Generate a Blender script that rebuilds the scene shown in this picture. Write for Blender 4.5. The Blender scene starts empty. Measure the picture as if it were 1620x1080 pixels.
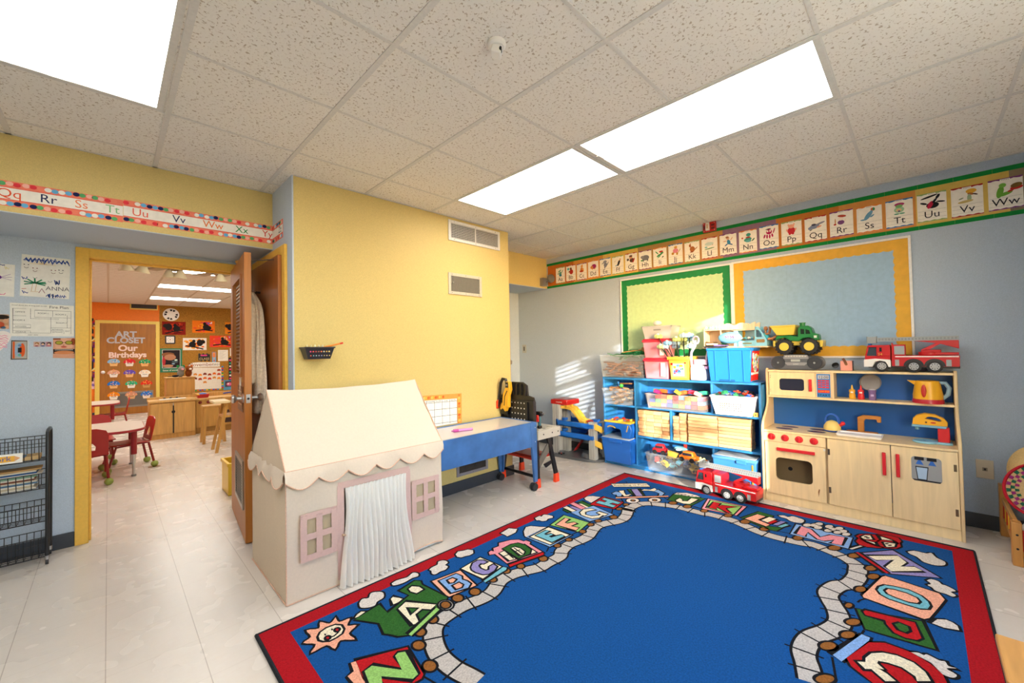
import bpy, bmesh, math, random
from mathutils import Vector as V, Matrix
PI=math.pi; RN=random.Random(11)
COL=bpy.context.scene.collection
MT={}; WM={}
def lin(h):
    h=h.lstrip('#'); o=[]
    for i in (0,2,4):
        c=int(h[i:i+2],16)/255; o.append(c/12.92 if c<=.04045 else ((c+.055)/1.055)**2.4)
    return (o[0],o[1],o[2],1)
# kind: roughness, metallic, noise scale, colour variation, bump strength, stretch
KD={'paint':(.55,0,60,.03,.05,None),'wallp':(.5,0,220,.05,.12,None),'plas':(.32,0,0,0,0,None),'gloss':(.15,0,0,0,0,None),
'matte':(.8,0,0,0,0,None),'paper':(.8,0,30,.03,0,None),'wood':(.42,0,9,.09,.02,(1,1,.08)),'woodh':(.42,0,9,.09,.02,(1,.08,1)),'woodx':(.42,0,9,.09,.02,(.08,1,1)),
'fab':(.9,0,140,.06,.25,None),'rug':(.97,0,130,.13,.5,None),'fuzz':(.98,0,70,.08,.7,None),'met':(.3,1,0,0,0,None),'rub':(.65,0,0,0,0,None),
'cork':(.9,0,110,.35,.3,None),'worn':(.4,0,7,.14,.03,None),'foil':(.6,0,20,.04,.05,None),'maple':(.4,0,6,.045,.01,(1,1,.10)),'cloth':(.9,0,90,.015,.06,None)}
def M(kind,hx,name=None):
    key=kind+hx
    if key in MT: return MT[key]
    m=bpy.data.materials.new(name or key); m.use_nodes=True; nt=m.node_tree; b=nt.nodes['Principled BSDF']
    if kind=='clear':
        b.inputs['Base Color'].default_value=lin(hx); b.inputs['Roughness'].default_value=.25
        b.inputs['Alpha'].default_value=.11; MT[key]=m; return m
    if kind=='sheer':
        b.inputs['Base Color'].default_value=lin(hx); b.inputs['Roughness'].default_value=.9
        b.inputs['Alpha'].default_value=.86; MT[key]=m; return m
    if kind=='emit':
        b.inputs['Base Color'].default_value=lin(hx); b.inputs['Emission Color'].default_value=lin(hx); b.inputs['Emission Strength'].default_value=4; MT[key]=m; return m
    r,me,sc,va,bu,st=KD[kind]
    b.inputs['Base Color'].default_value=lin(hx); b.inputs['Roughness'].default_value=r; b.inputs['Metallic'].default_value=me
    if kind in('fab','rug','fuzz','paper','cork','matte','wallp'): b.inputs['Specular IOR Level'].default_value=.2
    if sc:
        tc=nt.nodes.new('ShaderNodeTexCoord'); n=nt.nodes.new('ShaderNodeTexNoise'); n.inputs['Scale'].default_value=sc
        n.inputs['Detail'].default_value=5 if kind in('wood','woodh','woodx','worn','maple') else 2
        src=tc.outputs['Object']
        if st:
            mp=nt.nodes.new('ShaderNodeMapping'); mp.inputs['Scale'].default_value=st; nt.links.new(src,mp.inputs[0]); src=mp.outputs[0]
            n.inputs['Scale'].default_value=34; n.inputs['Distortion'].default_value=.6
        nt.links.new(src,n.inputs['Vector'])
        c=lin(hx); mx=nt.nodes.new('ShaderNodeMix'); mx.data_type='RGBA'
        lo=[max(0,x*(1-va*1.6)) for x in c[:3]]+[1]; hi=[min(1,x*(1+va*1.6)) for x in c[:3]]+[1]
        mx.inputs[6].default_value=lo; mx.inputs[7].default_value=hi
        cr=nt.nodes.new('ShaderNodeMapRange'); cr.inputs[1].default_value=.3; cr.inputs[2].default_value=.7
        nt.links.new(n.outputs['Fac'],cr.inputs[0]); nt.links.new(cr.outputs[0],mx.inputs[0]); nt.links.new(mx.outputs[2],b.inputs['Base Color'])
        if bu:
            bp=nt.nodes.new('ShaderNodeBump'); bp.inputs['Strength'].default_value=bu; bp.inputs['Distance'].default_value=.004
            nt.links.new(n.outputs['Fac'],bp.inputs['Height']); nt.links.new(bp.outputs[0],b.inputs['Normal'])
    MT[key]=m; return m
def FR(o,r,u):  # frame: origin, right, up, normal
    r=V(r);u=V(u); return (V(o),r,u,r.cross(u))
class B:
    def __init__(s): s.v=[];s.f=[];s.m=[];s.ml=[];s.T=None
    def mi(s,m):
        if m not in s.ml: s.ml.append(m)
        return s.ml.index(m)
    def add(s,vs,fs,m):
        k=len(s.v); s.v+=[(s.T@V(p) if s.T else V(p)) for p in vs]; i=s.mi(m)
        for f in fs: s.f.append([k+j for j in f]); s.m.append(i)
        return s
    def box(s,a,b,m,R=None):
        x0,y0,z0=a;x1,y1,z1=b
        vs=[(x0,y0,z0),(x1,y0,z0),(x1,y1,z0),(x0,y1,z0),(x0,y0,z1),(x1,y0,z1),(x1,y1,z1),(x0,y1,z1)]
        if R:
            c=(V(a)+V(b))/2; vs=[c+R@(V(p)-c) for p in vs]
        return s.add(vs,[(0,3,2,1),(4,5,6,7),(0,1,5,4),(1,2,6,5),(2,3,7,6),(3,0,4,7)],m)
    def hexa(s,vs,m): return s.add(vs,[(0,3,2,1),(4,5,6,7),(0,1,5,4),(1,2,6,5),(2,3,7,6),(3,0,4,7)],m)
    def taper(s,c,z0,z1,sx0,sy0,sx1,sy1,m,open=False,th=.003):
        x,y=c
        vs=[(x-sx0,y-sy0,z0),(x+sx0,y-sy0,z0),(x+sx0,y+sy0,z0),(x-sx0,y+sy0,z0),(x-sx1,y-sy1,z1),(x+sx1,y-sy1,z1),(x+sx1,y+sy1,z1),(x-sx1,y+sy1,z1)]
        if not open: return s.hexa(vs,m)
        t=th
        vs+=[(x-sx0+t,y-sy0+t,z0+t),(x+sx0-t,y-sy0+t,z0+t),(x+sx0-t,y+sy0-t,z0+t),(x-sx0+t,y+sy0-t,z0+t),(x-sx1+t,y-sy1+t,z1),(x+sx1-t,y-sy1+t,z1),(x+sx1-t,y+sy1-t,z1),(x-sx1+t,y+sy1-t,z1)]
        return s.add(vs,[(0,3,2,1),(0,1,5,4),(1,2,6,5),(2,3,7,6),(3,0,4,7),(8,9,10,11),(8,12,13,9),(9,13,14,10),(10,14,15,11),(11,15,12,8),(4,5,13,12),(5,6,14,13),(6,7,15,14),(7,4,12,15)],m)
    def cyl(s,p,q,r,m,r2=None,n=16):
        p=V(p);q=V(q);d=(q-p).normalized();r2=r if r2 is None else r2
        a=d.orthogonal().normalized();b=d.cross(a);vs=[]
        for c,rr in((p,r),(q,r2)):
            for i in range(n):
                t=2*PI*i/n; vs.append(c+(a*math.cos(t)+b*math.sin(t))*rr)
        fs=[(i,(i+1)%n,n+(i+1)%n,n+i) for i in range(n)]+[tuple(range(n-1,-1,-1)),tuple(range(n,2*n))]
        return s.add(vs,fs,m)
    def tube(s,pts,r,m,n=8,closed=False,rs=None):
        P=[V(p) for p in pts];L=len(P);vs=[];prev=None
        for i in range(L):
            a=P[i-1] if (i or closed) else P[i]; b=P[(i+1)%L] if (i<L-1 or closed) else P[i]
            d=(b-a).normalized()
            if prev is None: x=d.orthogonal().normalized()
            else:
                x=prev-d*prev.dot(d)
                x=x.normalized() if x.length>1e-6 else d.orthogonal().normalized()
            prev=x;y=d.cross(x);rr=rs[i] if rs else r
            for k in range(n):
                t=2*PI*k/n; vs.append(P[i]+(x*math.cos(t)+y*math.sin(t))*rr)
        fs=[]
        for i in range(L if closed else L-1):
            j=(i+1)%L
            for k in range(n): fs.append((i*n+k,i*n+(k+1)%n,j*n+(k+1)%n,j*n+k))
        if not closed: fs+=[tuple(range(n-1,-1,-1)),tuple((L-1)*n+k for k in range(n))]
        return s.add(vs,fs,m)
    def lathe(s,o,prof,m,n=24,ax=(0,0,1)):
        o=V(o);d=V(ax).normalized();a=d.orthogonal().normalized();b=d.cross(a);vs=[];L=len(prof)
        for r,h in prof:
            for k in range(n):
                t=2*PI*k/n; vs.append(o+d*h+(a*math.cos(t)+b*math.sin(t))*max(r,1e-4))
        fs=[(i*n+k,i*n+(k+1)%n,(i+1)*n+(k+1)%n,(i+1)*n+k) for i in range(L-1) for k in range(n)]
        fs+=[tuple(range(n-1,-1,-1)),tuple((L-1)*n+k for k in range(n))]
        return s.add(vs,fs,m)
    def ell(s,c,r,m,n=14,k=8,R=None):
        c=V(c);vs=[];fs=[]
        if not hasattr(r,'__len__'): r=(r,r,r)
        for i in range(k+1):
            ph=PI*i/k
            for j in range(n):
                t=2*PI*j/n; p=V((r[0]*math.sin(ph)*math.cos(t),r[1]*math.sin(ph)*math.sin(t),r[2]*math.cos(ph)))
                vs.append(c+(R@p if R else p))
        for i in range(k):
            for j in range(n): fs.append((i*n+j,(i+1)*n+j,(i+1)*n+(j+1)%n,i*n+(j+1)%n))
        return s.add(vs,fs,m)
    def P(s,F,x,y,h=0): return F[0]+F[1]*x+F[2]*y+F[3]*h
    def poly(s,F,pts,h,m): 
        a=sum(pts[i][0]*pts[(i+1)%len(pts)][1]-pts[(i+1)%len(pts)][0]*pts[i][1] for i in range(len(pts)))
        if a<0: pts=pts[::-1]
        return s.add([s.P(F,x,y,h) for x,y in pts],[tuple(range(len(pts)))],m)
    def rect(s,F,x0,y0,x1,y1,h,m): return s.poly(F,[(x0,y0),(x1,y0),(x1,y1),(x0,y1)],h,m)
    def disc(s,F,x,y,rx,ry,h,m,n=14,a=0):
        return s.poly(F,[(x+rx*math.cos(t)*math.cos(a)-ry*math.sin(t)*math.sin(a),y+rx*math.cos(t)*math.sin(a)+ry*math.sin(t)*math.cos(a)) for t in [2*PI*i/n for i in range(n)]],h,m)
    def prism(s,F,pts,h0,h1,m):
        a=sum(pts[i][0]*pts[(i+1)%len(pts)][1]-pts[(i+1)%len(pts)][0]*pts[i][1] for i in range(len(pts)))
        if a<0: pts=pts[::-1]
        n=len(pts);vs=[s.P(F,x,y,h0) for x,y in pts]+[s.P(F,x,y,h1) for x,y in pts]
        return s.add(vs,[tuple(range(n-1,-1,-1)),tuple(range(n,2*n))]+[(i,(i+1)%n,n+(i+1)%n,n+i) for i in range(n)],m)
    def stroke(s,F,pts,w,h,m,closed=False):
        P=[V((p[0],p[1],0)) for p in pts];n=len(P);l=[];r=[]
        for i in range(n):
            a=P[i-1] if (i or closed) else P[i];b=P[(i+1)%n] if (i<n-1 or closed) else P[i]
            d=b-a; d=d.normalized() if d.length>1e-9 else V((1,0,0)); q=V((-d.y,d.x,0))*w/2
            if (i and i<n-1) or closed:
                e=P[i]-P[i-1]; e=e.normalized() if e.length>1e-9 else d
                q=q/max(.5,abs(e.dot(d)))
            l.append(P[i]+q);r.append(P[i]-q)
        vs=[s.P(F,p.x,p.y,h) for p in l]+[s.P(F,p.x,p.y,h) for p in r]
        return s.add(vs,[(n+i,n+(i+1)%n,(i+1)%n,i) for i in range(n if closed else n-1)],m)
    def text(s,F,t,size,x,y,h,m,al='CENTER',dep=0,sx=1,off=0):
        cu=bpy.data.curves.new('t','FONT');cu.body=t;cu.size=size;cu.align_x=al;cu.extrude=dep;cu.offset=off;cu.resolution_u=3
        o=bpy.data.objects.new('t',cu);COL.objects.link(o);bpy.context.view_layer.update()
        me=o.evaluated_get(bpy.context.evaluated_depsgraph_get()).to_mesh()
        vs=[s.P(F,x+p.co.x*sx,y+p.co.y,h+p.co.z) for p in me.vertices];fs=[tuple(p.vertices) for p in me.polygons]
        bpy.data.objects.remove(o);bpy.data.curves.remove(cu)
        return s.add(vs,fs,m)
    def build(s,name,par=None,bev=0,smooth=True,seg=2,sub=0,origin=None):
        me=bpy.data.meshes.new(name);inv=None
        if par is not None: inv=WM[par.name].inverted()
        elif origin is None:
            xs=[p.x for p in s.v];ys=[p.y for p in s.v];zs=[p.z for p in s.v]
            origin=V(((min(xs)+max(xs))/2,(min(ys)+max(ys))/2,min(zs)))
        org=V(origin) if origin is not None else V((0,0,0))
        me.from_pydata([(inv@p if inv else p-org) for p in s.v],[],s.f)
        for m in s.ml: me.materials.append(m)
        me.polygons.foreach_set('material_index',s.m)
        if smooth:
            me.polygons.foreach_set('use_smooth',[True]*len(me.polygons)); me.set_sharp_from_angle(angle=math.radians(38))
        me.update()
        o=bpy.data.objects.new(name,me);COL.objects.link(o)
        if par is not None: o.parent=par; WM[o.name]=WM[par.name]
        else: o.location=org; WM[o.name]=Matrix.Translation(org)
        if bev:
            md=o.modifiers.new('Bevel','BEVEL');md.width=bev;md.segments=seg;md.limit_method='ANGLE';md.angle_limit=math.radians(40)
        if sub:
            md=o.modifiers.new('Sub','SUBSURF');md.levels=sub;md.render_levels=sub
        return o
def tag(o,label,cat,group=None,kind=None):
    o['label']=label;o['category']=cat
    if group:o['group']=group
    if kind:o['kind']=kind
    return o
def thing(name,label,cat,loc,group=None,rz=0):
    o=bpy.data.objects.new(name,None);COL.objects.link(o);o.location=loc;o.rotation_euler=(0,0,rz);o.empty_display_size=.05
    WM[o.name]=Matrix.Translation(V(loc))@Matrix.Rotation(rz,4,'Z')
    return tag(o,label,cat,group)
def struct(b,name,par=None,**k):
    o=b.build(name,par,**k);o['kind']='structure';return o
def dup(src,loc,rz=0,label=None,group=None):
    r=src.copy();COL.objects.link(r);r.location=loc;r.rotation_euler=(0,0,rz)
    WM[r.name]=Matrix.Translation(V(loc))@Matrix.Rotation(rz,4,'Z')
    if label:r['label']=label
    if group:r['group']=group
    for ch in list(src.children):
        c=ch.copy();COL.objects.link(c);c.parent=r;WM[c.name]=WM[r.name]
        for g in list(ch.children):
            d=g.copy();COL.objects.link(d);d.parent=c;WM[d.name]=WM[r.name]
    return r
def RX(a):return Matrix.Rotation(a,3,'X')
def RY(a):return Matrix.Rotation(a,3,'Y')
def RZ(a):return Matrix.Rotation(a,3,'Z')
def arc(cx,cy,r,a0,a1,n,ry=None):
    ry=r if ry is None else ry
    return [(cx+r*math.cos(a0+(a1-a0)*i/n),cy+ry*math.sin(a0+(a1-a0)*i/n)) for i in range(n+1)]
FW=FR((4.32,0,0),(0,-1,0),(0,0,1))      # blue side wall: right = -Y
def fy(y,x=0,z=0): return FR((x,y,z),(1,0,0),(0,0,1))   # walls facing the camera
WHT=M('plas','#efece6');BLK=M('plas','#141416')
H=2.553
PANEL=M('emit','#fffcf8')
def lit(name,label,x0,y0,x1,y1,z=H,lat=True,st=None):
    t=thing(name,label,'light',((x0+x1)/2,(y0+y1)/2,z),'fluorescent ceiling panels')
    b=B();w=.026;fm=M('paint','#dad7cf')
    for r in((x0,y0,x0+w,y1),(x1-w,y0,x1,y1),(x0+w,y0,x1-w,y0+w),(x0+w,y1-w,x1-w,y1)):b.box((r[0],r[1],z-.007),(r[2],r[3],z-.001),fm)
    b.build('frame',t,bev=.001)
    b=B();b.box((x0+w,y0+w,z-.004),(x1-w,y1-w,z-.002),st or PANEL);b.build('diffuser',t)
    if lat:
        b=B();xm=(x0+x1)/2-.05;b.box((xm-.03,y1-.035,z-.012),(xm+.03,y1-.012,z-.006),fm);b.build('latch',t)
    return t
def grid(b,f,nu,nv,m,th=0):
    vs=[f(i/nu,j/nv) for j in range(nv+1) for i in range(nu+1)];fs=[(j*(nu+1)+i,j*(nu+1)+i+1,(j+1)*(nu+1)+i+1,(j+1)*(nu+1)+i) for j in range(nv) for i in range(nu)]
    return b.add(vs,fs,m)
# ---------------------------------------------------------------- setting
H=2.553
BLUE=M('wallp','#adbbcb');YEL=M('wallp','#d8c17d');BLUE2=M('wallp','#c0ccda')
FRY=M('paint','#f2bf4e');BASE=M('plas','#3b4048')
def floor_mat():
    m=bpy.data.materials.new('vinyl_tile');m.use_nodes=True;nt=m.node_tree;b=nt.nodes['Principled BSDF'];N=nt.nodes.new;L=nt.links.new
    g=N('ShaderNodeNewGeometry');sp=N('ShaderNodeSeparateXYZ');L(g.outputs['Position'],sp.inputs[0])
    ls=[]
    for ax,off,wd in(('X',.0085+.3048*20,.0035),('Y',.06+.3048*20,.0022)):
        a=N('ShaderNodeMath');a.operation='ADD';a.inputs[1].default_value=off;L(sp.outputs[ax],a.inputs[0])
        c=N('ShaderNodeMath');c.operation='MODULO';c.inputs[1].default_value=.3048;L(a.outputs[0],c.inputs[0])
        d=N('ShaderNodeMath');d.operation='LESS_THAN';d.inputs[1].default_value=wd;L(c.outputs[0],d.inputs[0]);
        e=N('ShaderNodeMath');e.operation='MULTIPLY';e.inputs[1].default_value=.55 if ax=='X' else .22;L(d.outputs[0],e.inputs[0]);ls.append(e)
    mx=N('ShaderNodeMath');mx.operation='MAXIMUM';L(ls[0].outputs[0],mx.inputs[0]);L(ls[1].outputs[0],mx.inputs[1])
    n1=N('ShaderNodeTexNoise');n1.inputs['Scale'].default_value=30;n1.inputs['Detail'].default_value=6;mp=N('ShaderNodeMapping');mp.inputs['Scale'].default_value=(1,1.6,1)
    L(g.outputs['Position'],mp.inputs[0]);L(mp.outputs[0],n1.inputs['Vector'])
    r=N('ShaderNodeValToRGB');r.color_ramp.elements[0].position=.22;r.color_ramp.elements[0].color=lin('#d9d1c7');r.color_ramp.elements[1].position=.62;r.color_ramp.elements[1].color=lin('#dbd4cb')
    L(n1.outputs['Fac'],r.inputs[0])
    k=N('ShaderNodeMix');k.data_type='RGBA';k.inputs[7].default_value=lin('#86776a');L(mx.outputs[0],k.inputs[0]);L(r.outputs[0],k.inputs[6]);L(k.outputs[2],b.inputs['Base Color'])
    n2=N('ShaderNodeTexNoise');n2.inputs['Scale'].default_value=5;L(g.outputs['Position'],n2.inputs['Vector'])
    rr=N('ShaderNodeMapRange');rr.inputs[3].default_value=.24;rr.inputs[4].default_value=.30;L(n2.outputs['Fac'],rr.inputs[0]);L(rr.outputs[0],b.inputs['Roughness'])
    bp=N('ShaderNodeBump');bp.inputs['Strength'].default_value=.012;bp.inputs['Distance'].default_value=.01;n3=N('ShaderNodeTexNoise');n3.inputs['Scale'].default_value=14;L(g.outputs['Position'],n3.inputs['Vector']);L(n3.outputs['Fac'],bp.inputs['Height']);L(bp.outputs[0],b.inputs['Normal'])
    return m
def tile_mat(base,pit,scale,thr):
    m=bpy.data.materials.new('ceiling_tile'+pit);m.use_nodes=True;nt=m.node_tree;b=nt.nodes['Principled BSDF'];N=nt.nodes.new;L=nt.links.new
    g=N('ShaderNodeNewGeometry');n=N('ShaderNodeTexNoise');n.inputs['Scale'].default_value=scale;n.inputs['Detail'].default_value=3;n.inputs['Distortion'].default_value=.7
    L(g.outputs['Position'],n.inputs['Vector'])
    r=N('ShaderNodeValToRGB');r.color_ramp.elements[0].position=thr;r.color_ramp.elements[0].color=lin(pit);r.color_ramp.elements[1].position=thr+.05;r.color_ramp.elements[1].color=lin(base)
    L(n.outputs['Fac'],r.inputs[0]);L(r.outputs[0],b.inputs['Base Color']);b.inputs['Roughness'].default_value=.9;b.inputs['Specular IOR Level'].default_value=.15
    bp=N('ShaderNodeBump');bp.inputs['Strength'].default_value=.5;bp.inputs['Distance'].default_value=.004;L(n.outputs['Fac'],bp.inputs['Height']);L(bp.outputs[0],b.inputs['Normal'])
    return m
XL,YB=-1.9,-.75
b=B();b.box((XL-.15,YB-.15,-.1),(4.47,13.1,0),floor_mat());struct(b,'floor')
CT=tile_mat('#f1ece2','#c2b4a0',85,.36)
b=B();b.box((XL-.15,YB-.15,H),(4.47,4.2,H+.1),CT);ceil=struct(b,'ceiling')
GRID=M('paint','#dcd8d0')
# T-bar grid: long bars every 0.61 m along Y, cross bars along X
gb=B();X0=.825;Y0=1.478
for i in range(-4,6):
    x=X0-.0+.6096*i
    if XL<x<4.3:
        y1=3.53 if x<.9 else 3.06 if x<3.0 else 3.64
        gb.box((x-.0125,YB,H-.004),(x+.0125,y1,H+.002),GRID)
for j in range(-3,5):
    y=Y0+.6096*j
    if y<YB:continue
    x1=4.32;x0=XL
    if y>3.06:x1=.91
    gb.box((x0,y-.008,H-.003),(x1,y+.008,H+.002),GRID)
gb.box((3.01,Y0+.6096*3-.008,H-.003),(4.32,Y0+.6096*3+.008,H+.002),GRID)
gb.box((XL,3.51,H-.004),(.91,3.53,H+.001),GRID);gb.box((.92,3.04,H-.004),(3.01,3.06,H+.001),GRID);gb.box((4.3,YB,H-.004),(4.32,3.64,H+.001),GRID)
struct(gb,'trim_1')
# blue side wall
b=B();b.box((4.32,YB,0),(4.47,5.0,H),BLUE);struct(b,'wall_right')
# yellow centre block (chase) with grey-blue left return
b=B();b.box((.915,3.062,0),(3.01,4.36,H),YEL);b.box((.905,3.06,0),(.915,4.36,H),BLUE2);struct(b,'wall_centre')
# left soffit over the recess (yellow face, blue underside)
b=B();b.box((XL,3.53,2.12),(.905,4.2,H),YEL);b.box((XL,3.532,2.115),(.905,4.2,2.121),BLUE2);struct(b,'wall_soffit')
# recess wall with doorway X -.10 .. .83
b=B()
b.box((XL,4.2,0),(-.10,4.32,2.12),BLUE2);b.box((-3.2,4.2,0),(XL-.15,4.34,H),BLUE2);b.box((XL-.15,4.3,0),(XL,4.34,H),BLUE2);b.box((-.10,4.2,2.03),(.83,4.32,2.12),BLUE2);b.box((.83,4.2,0),(.915,4.32,2.12),BLUE2);struct(b,'wall_left')
# far soffit + recess
b=B();b.box((3.01,3.64,2.145),(4.32,4.2,H),YEL);b.box((3.01,3.642,2.138),(4.32,4.2,2.146),BLUE2);struct(b,'wall_back_soffit')
b=B();b.box((3.01,4.2,0),(4.32,4.36,2.145),BLUE2);struct(b,'wall_back')
# walls behind and beside the camera (window toward the sun)
b=B();WX0,WX1,WZ0,WZ1=.12,2.33,.6,2.42;WALL=M('wallp','#c9cdc9')
b.box((XL,YB-.15,0),(WX0,YB,H),WALL);b.box((WX1,YB-.15,0),(4.47,YB,H),WALL);b.box((WX0,YB-.15,0),(WX1,YB,WZ0),WALL);b.box((WX0,YB-.15,WZ1),(WX1,YB,H),WALL);struct(b,'wall_front')
b=B();b.box((XL-.15,YB-.15,0),(XL,4.3,H),WALL);struct(b,'wall_side')
# baseboards
b=B();b.box((4.305,YB,0),(4.32,4.2,.1),BASE);struct(b,'baseboard_right',bev=.003)
b=B();b.box((1.6,3.047,0),(3.022,3.06,.1),BASE);b.box((3.01,3.047,0),(3.023,4.2,.1),BASE);struct(b,'baseboard_centre',bev=.003)
b=B();b.box((XL,4.187,0),(-.167,4.2,.1),BASE);struct(b,'baseboard_left',bev=.003)
# doorway frame
def frame(name,x0,x1,z1,y,w=.068,mm=FRY,dep=.02,back=.14):
    b=B();
    b.box((x0-w,y-dep,0),(x0,y,z1+w),mm);b.box((x1,y-dep,0),(x1+w,y,z1+w),mm);b.box((x0,y-dep,z1),(x1,y,z1+w),mm)
    b.box((x0-.012,y-.001,0),(x0,y+back,z1),mm);b.box((x1,y-.001,0),(x1+.012,y+back,z1),mm);b.box((x0,y-.001,z1),(x1,y+back,z1+.012),mm)
    b.box((x0,y+.03,0),(x0+.012,y+.055,z1),mm);b.box((x0,y+.03,z1-.012),(x1,y+.055,z1),mm)
    return struct(b,name,bev=.003)
frame('trim_2',-.098,.835,2.022,4.2)
# open classroom door, hinged at the right jamb
WDK=M('wood','#a05e22');WDK2=M('wood','#b06c28')
def open_door():
    h=V((.745,4.165,0));e=V((.668,3.30,0));d=(e-h);L=d.length;d.normalize();n=V((-d.y,d.x,0))
    if n.x<0:n=-n
    F=FR(h,d,(0,0,1))   # along leaf, up
    t=.042;sg=1 if F[3].x<0 else -1
    b=B();T=lambda x0,x1,z0,z1,h0,h1,m:b.prism(F,[(x0,z0),(x1,z0),(x1,z1),(x0,z1)],h0,h1,m)
    lo,hi=(-t,0) if sg>0 else (0,t)
    z0,z1=.012,2.02
    # leaf with window opening
    wx0,wx1,wz0,wz1=.26,.72,1.17,1.86
    for r in((0,wx0,z0,z1),(wx1,L,z0,z1),(wx0,wx1,z0,wz0),(wx0,wx1,wz1,z1)):T(*r,lo,hi,WDK2)
    b2=struct(b,'door_1',bev=0.0015)
    b=B();f=hi if sg>0 else lo;s1=sg
    def slab(x0,x1,z0,z1,dd,m):
        a,c=sorted((f-.001*s1,f+dd*s1));b.prism(F,[(x0,z0),(x1,z0),(x1,z1),(x0,z1)],a,c,m)
    for r in((wx0-.025,wx0,wz0-.025,wz1+.025),(wx1,wx1+.025,wz0-.025,wz1+.025),(wx0,wx1,wz0-.025,wz0),(wx0,wx1,wz1,wz1+.025)):slab(*r,.012,WDK)
    o=b.build('window_stop',b2);
    b=B();mid=(lo+hi)/2
    b.prism(F,[(wx0,wz0),(wx1,wz0),(wx1,wz1),(wx0,wz1)],mid-.002,mid+.002,M('clear','#cfd6d8'))
    b.build('glass_pane',b2)
    b=B()
    for i in range(23):
        z=wz0+.015+i*.0295; b.prism(F,[(wx0+.01,z),(wx1-.01,z),(wx1-.01,z+.012),(wx0+.01,z+.012)],mid+.006,mid+.010,M('met','#b8b4aa'))
    b.build('louvre_blind',b2)
    # vent grille
    b=B();gx0,gx1,gz0,gz1=.36,.80,.22,.56
    for r in((gx0,gx0+.03,gz0,gz1),(gx1-.03,gx1,gz0,gz1),(gx0+.03,gx1-.03,gz0,gz0+.03),(gx0+.03,gx1-.03,gz1-.03,gz1)):slab(*r,.010,M('met','#9b968c'))
    for i in range(14):
        z=gz0+.03+i*.02;slab(gx0+.03,gx1-.03,z,z+.009,.006,M('plas','#3a3630'))
    slab(gx0+.02,gx1-.02,gz0+.02,gz1-.02,.002,M('plas','#4a443c'));b.build('vent_grille',b2)
    b=B();slab(.50,.80,.90,1.08,.004,M('plas','#5a3a1a'));slab(.52,.78,.92,1.06,.006,M('plas','#6d4a26'))
    for i in range(4):slab(.55,.75,.945+i*.03,.955+i*.03,.0065,M('plas','#c9b48a'))
    slab(.56,.74,1.11,1.15,.002,M('plas','#b98a3a'));b.build('door_plate',b2)
    # knobs and latch
    b=B();kx=L-.065;kz=1.0;mm=M('met','#c9c9c9')
    for s2 in(1,-1):
        ff=hi if s2>0 else lo
        o=b.P(F,kx,kz,ff);ax=F[3]*s2
        b.lathe(o,[(.032,-.001),(.032,.006),(.012,.012),(.012,.04),(.022,.045),(.03,.058),(.026,.07),(.008,.075)],mm,ax=ax)
    b.build('door_knob',b2)
    b=B();Fe=(b.P(F,L,0,0),F[3],F[2],F[1])
    c=(lo+hi)/2
    b.prism(Fe,[(c-.013,.97),(c+.013,.97),(c+.013,1.03),(c-.013,1.03)],-.001,.0015,mm);b.disc(Fe,c,1.0,.008,.008,.002,BLK);b.build('latch_plate',b2)
open_door()
# closet door in the grey-blue return (leaf almost closed), yellow frame
b=B();m=FRY
for y0,y1,z0,z1 in((3.17,3.235,0,2.09),(4.02,4.085,0,2.09),(3.235,4.02,2.025,2.09)):b.box((.885,y0,z0),(.905,y1,z1),m)
struct(b,'trim_3',bev=.003)
b=B();b.box((.862,3.24,.012),(.905,4.015,2.02),WDK);d2=struct(b,'door_2',bev=.002)
b=B()
for z in(1.75,1.55,.3):b.box((.855,3.99,z),(.866,4.02,z+.1),M('met','#5a4a38'))
b.build('hinge',d2)
b=B();b.cyl((.862,3.34,2.0),(.835,3.40,2.005),.004,M('met','#8a8a8a'));b.cyl((.835,3.40,2.005),(.72,3.66,2.02),.004,M('met','#a8a8a8'));b.cyl((.725,3.65,2.02),(.70,3.70,2.022),.012,M('plas','#c98b3a'))
b.build('door_holder',d2)
# brown door edge just behind the yellow block
b=B();b.box((3.012,3.10,.012),(3.052,3.95,2.05),WDK2);d3=struct(b,'door_3',bev=.002)
b=B();b.lathe((3.052,3.14,1.17),[(.02,0),(.02,.006),(.008,.01),(.008,.03),(.02,.035),(.024,.045),(.015,.055)],M('met','#c0c0c0'),ax=(1,0,0),n=12);b.build('door_knob',d3)
# ---------------------------------------------------------------- things on the walls
PAP=M('paper','#f2ede2');INK=M('matte','#26262c')
# -- blue wall: backing paper, green border strips, alphabet cards
bk=[(3.62,3.18,'#bd6a2b','dark orange'),(3.18,2.731,'#d08f45','light orange'),(2.731,2.269,'#d9b45c','yellow'),(2.269,1.824,'#a8834f','tan'),(1.824,1.358,'#b9854f','copper brown'),
(1.358,.904,'#8a6a80','purple'),(.904,.455,'#c07332','dark orange'),(.455,.002,'#cf8d4a','light orange'),(.002,-.448,'#d6b65e','yellow'),(-.448,-.72,'#8d7b62','grey brown')]
wh=['between the emergency lamp and card A','behind cards C and D','behind cards E and F','behind cards H and I','behind cards K and L','behind cards N and O','behind cards Q and P','behind cards S and T','behind cards V and W','at the right edge of the view']
for i,(a,c,h,nm) in enumerate(bk):
    b=B();b.prism(FW,[(-a,2.155),(-c,2.155),(-c,2.475),(-a,2.475)],-.0005,.0012,M('paper',h));tag(b.build('backing_paper'),nm+' backing paper sheet '+wh[i],'paper','backing sheets of the alphabet frieze')
GB=M('paper','#128038')
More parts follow.
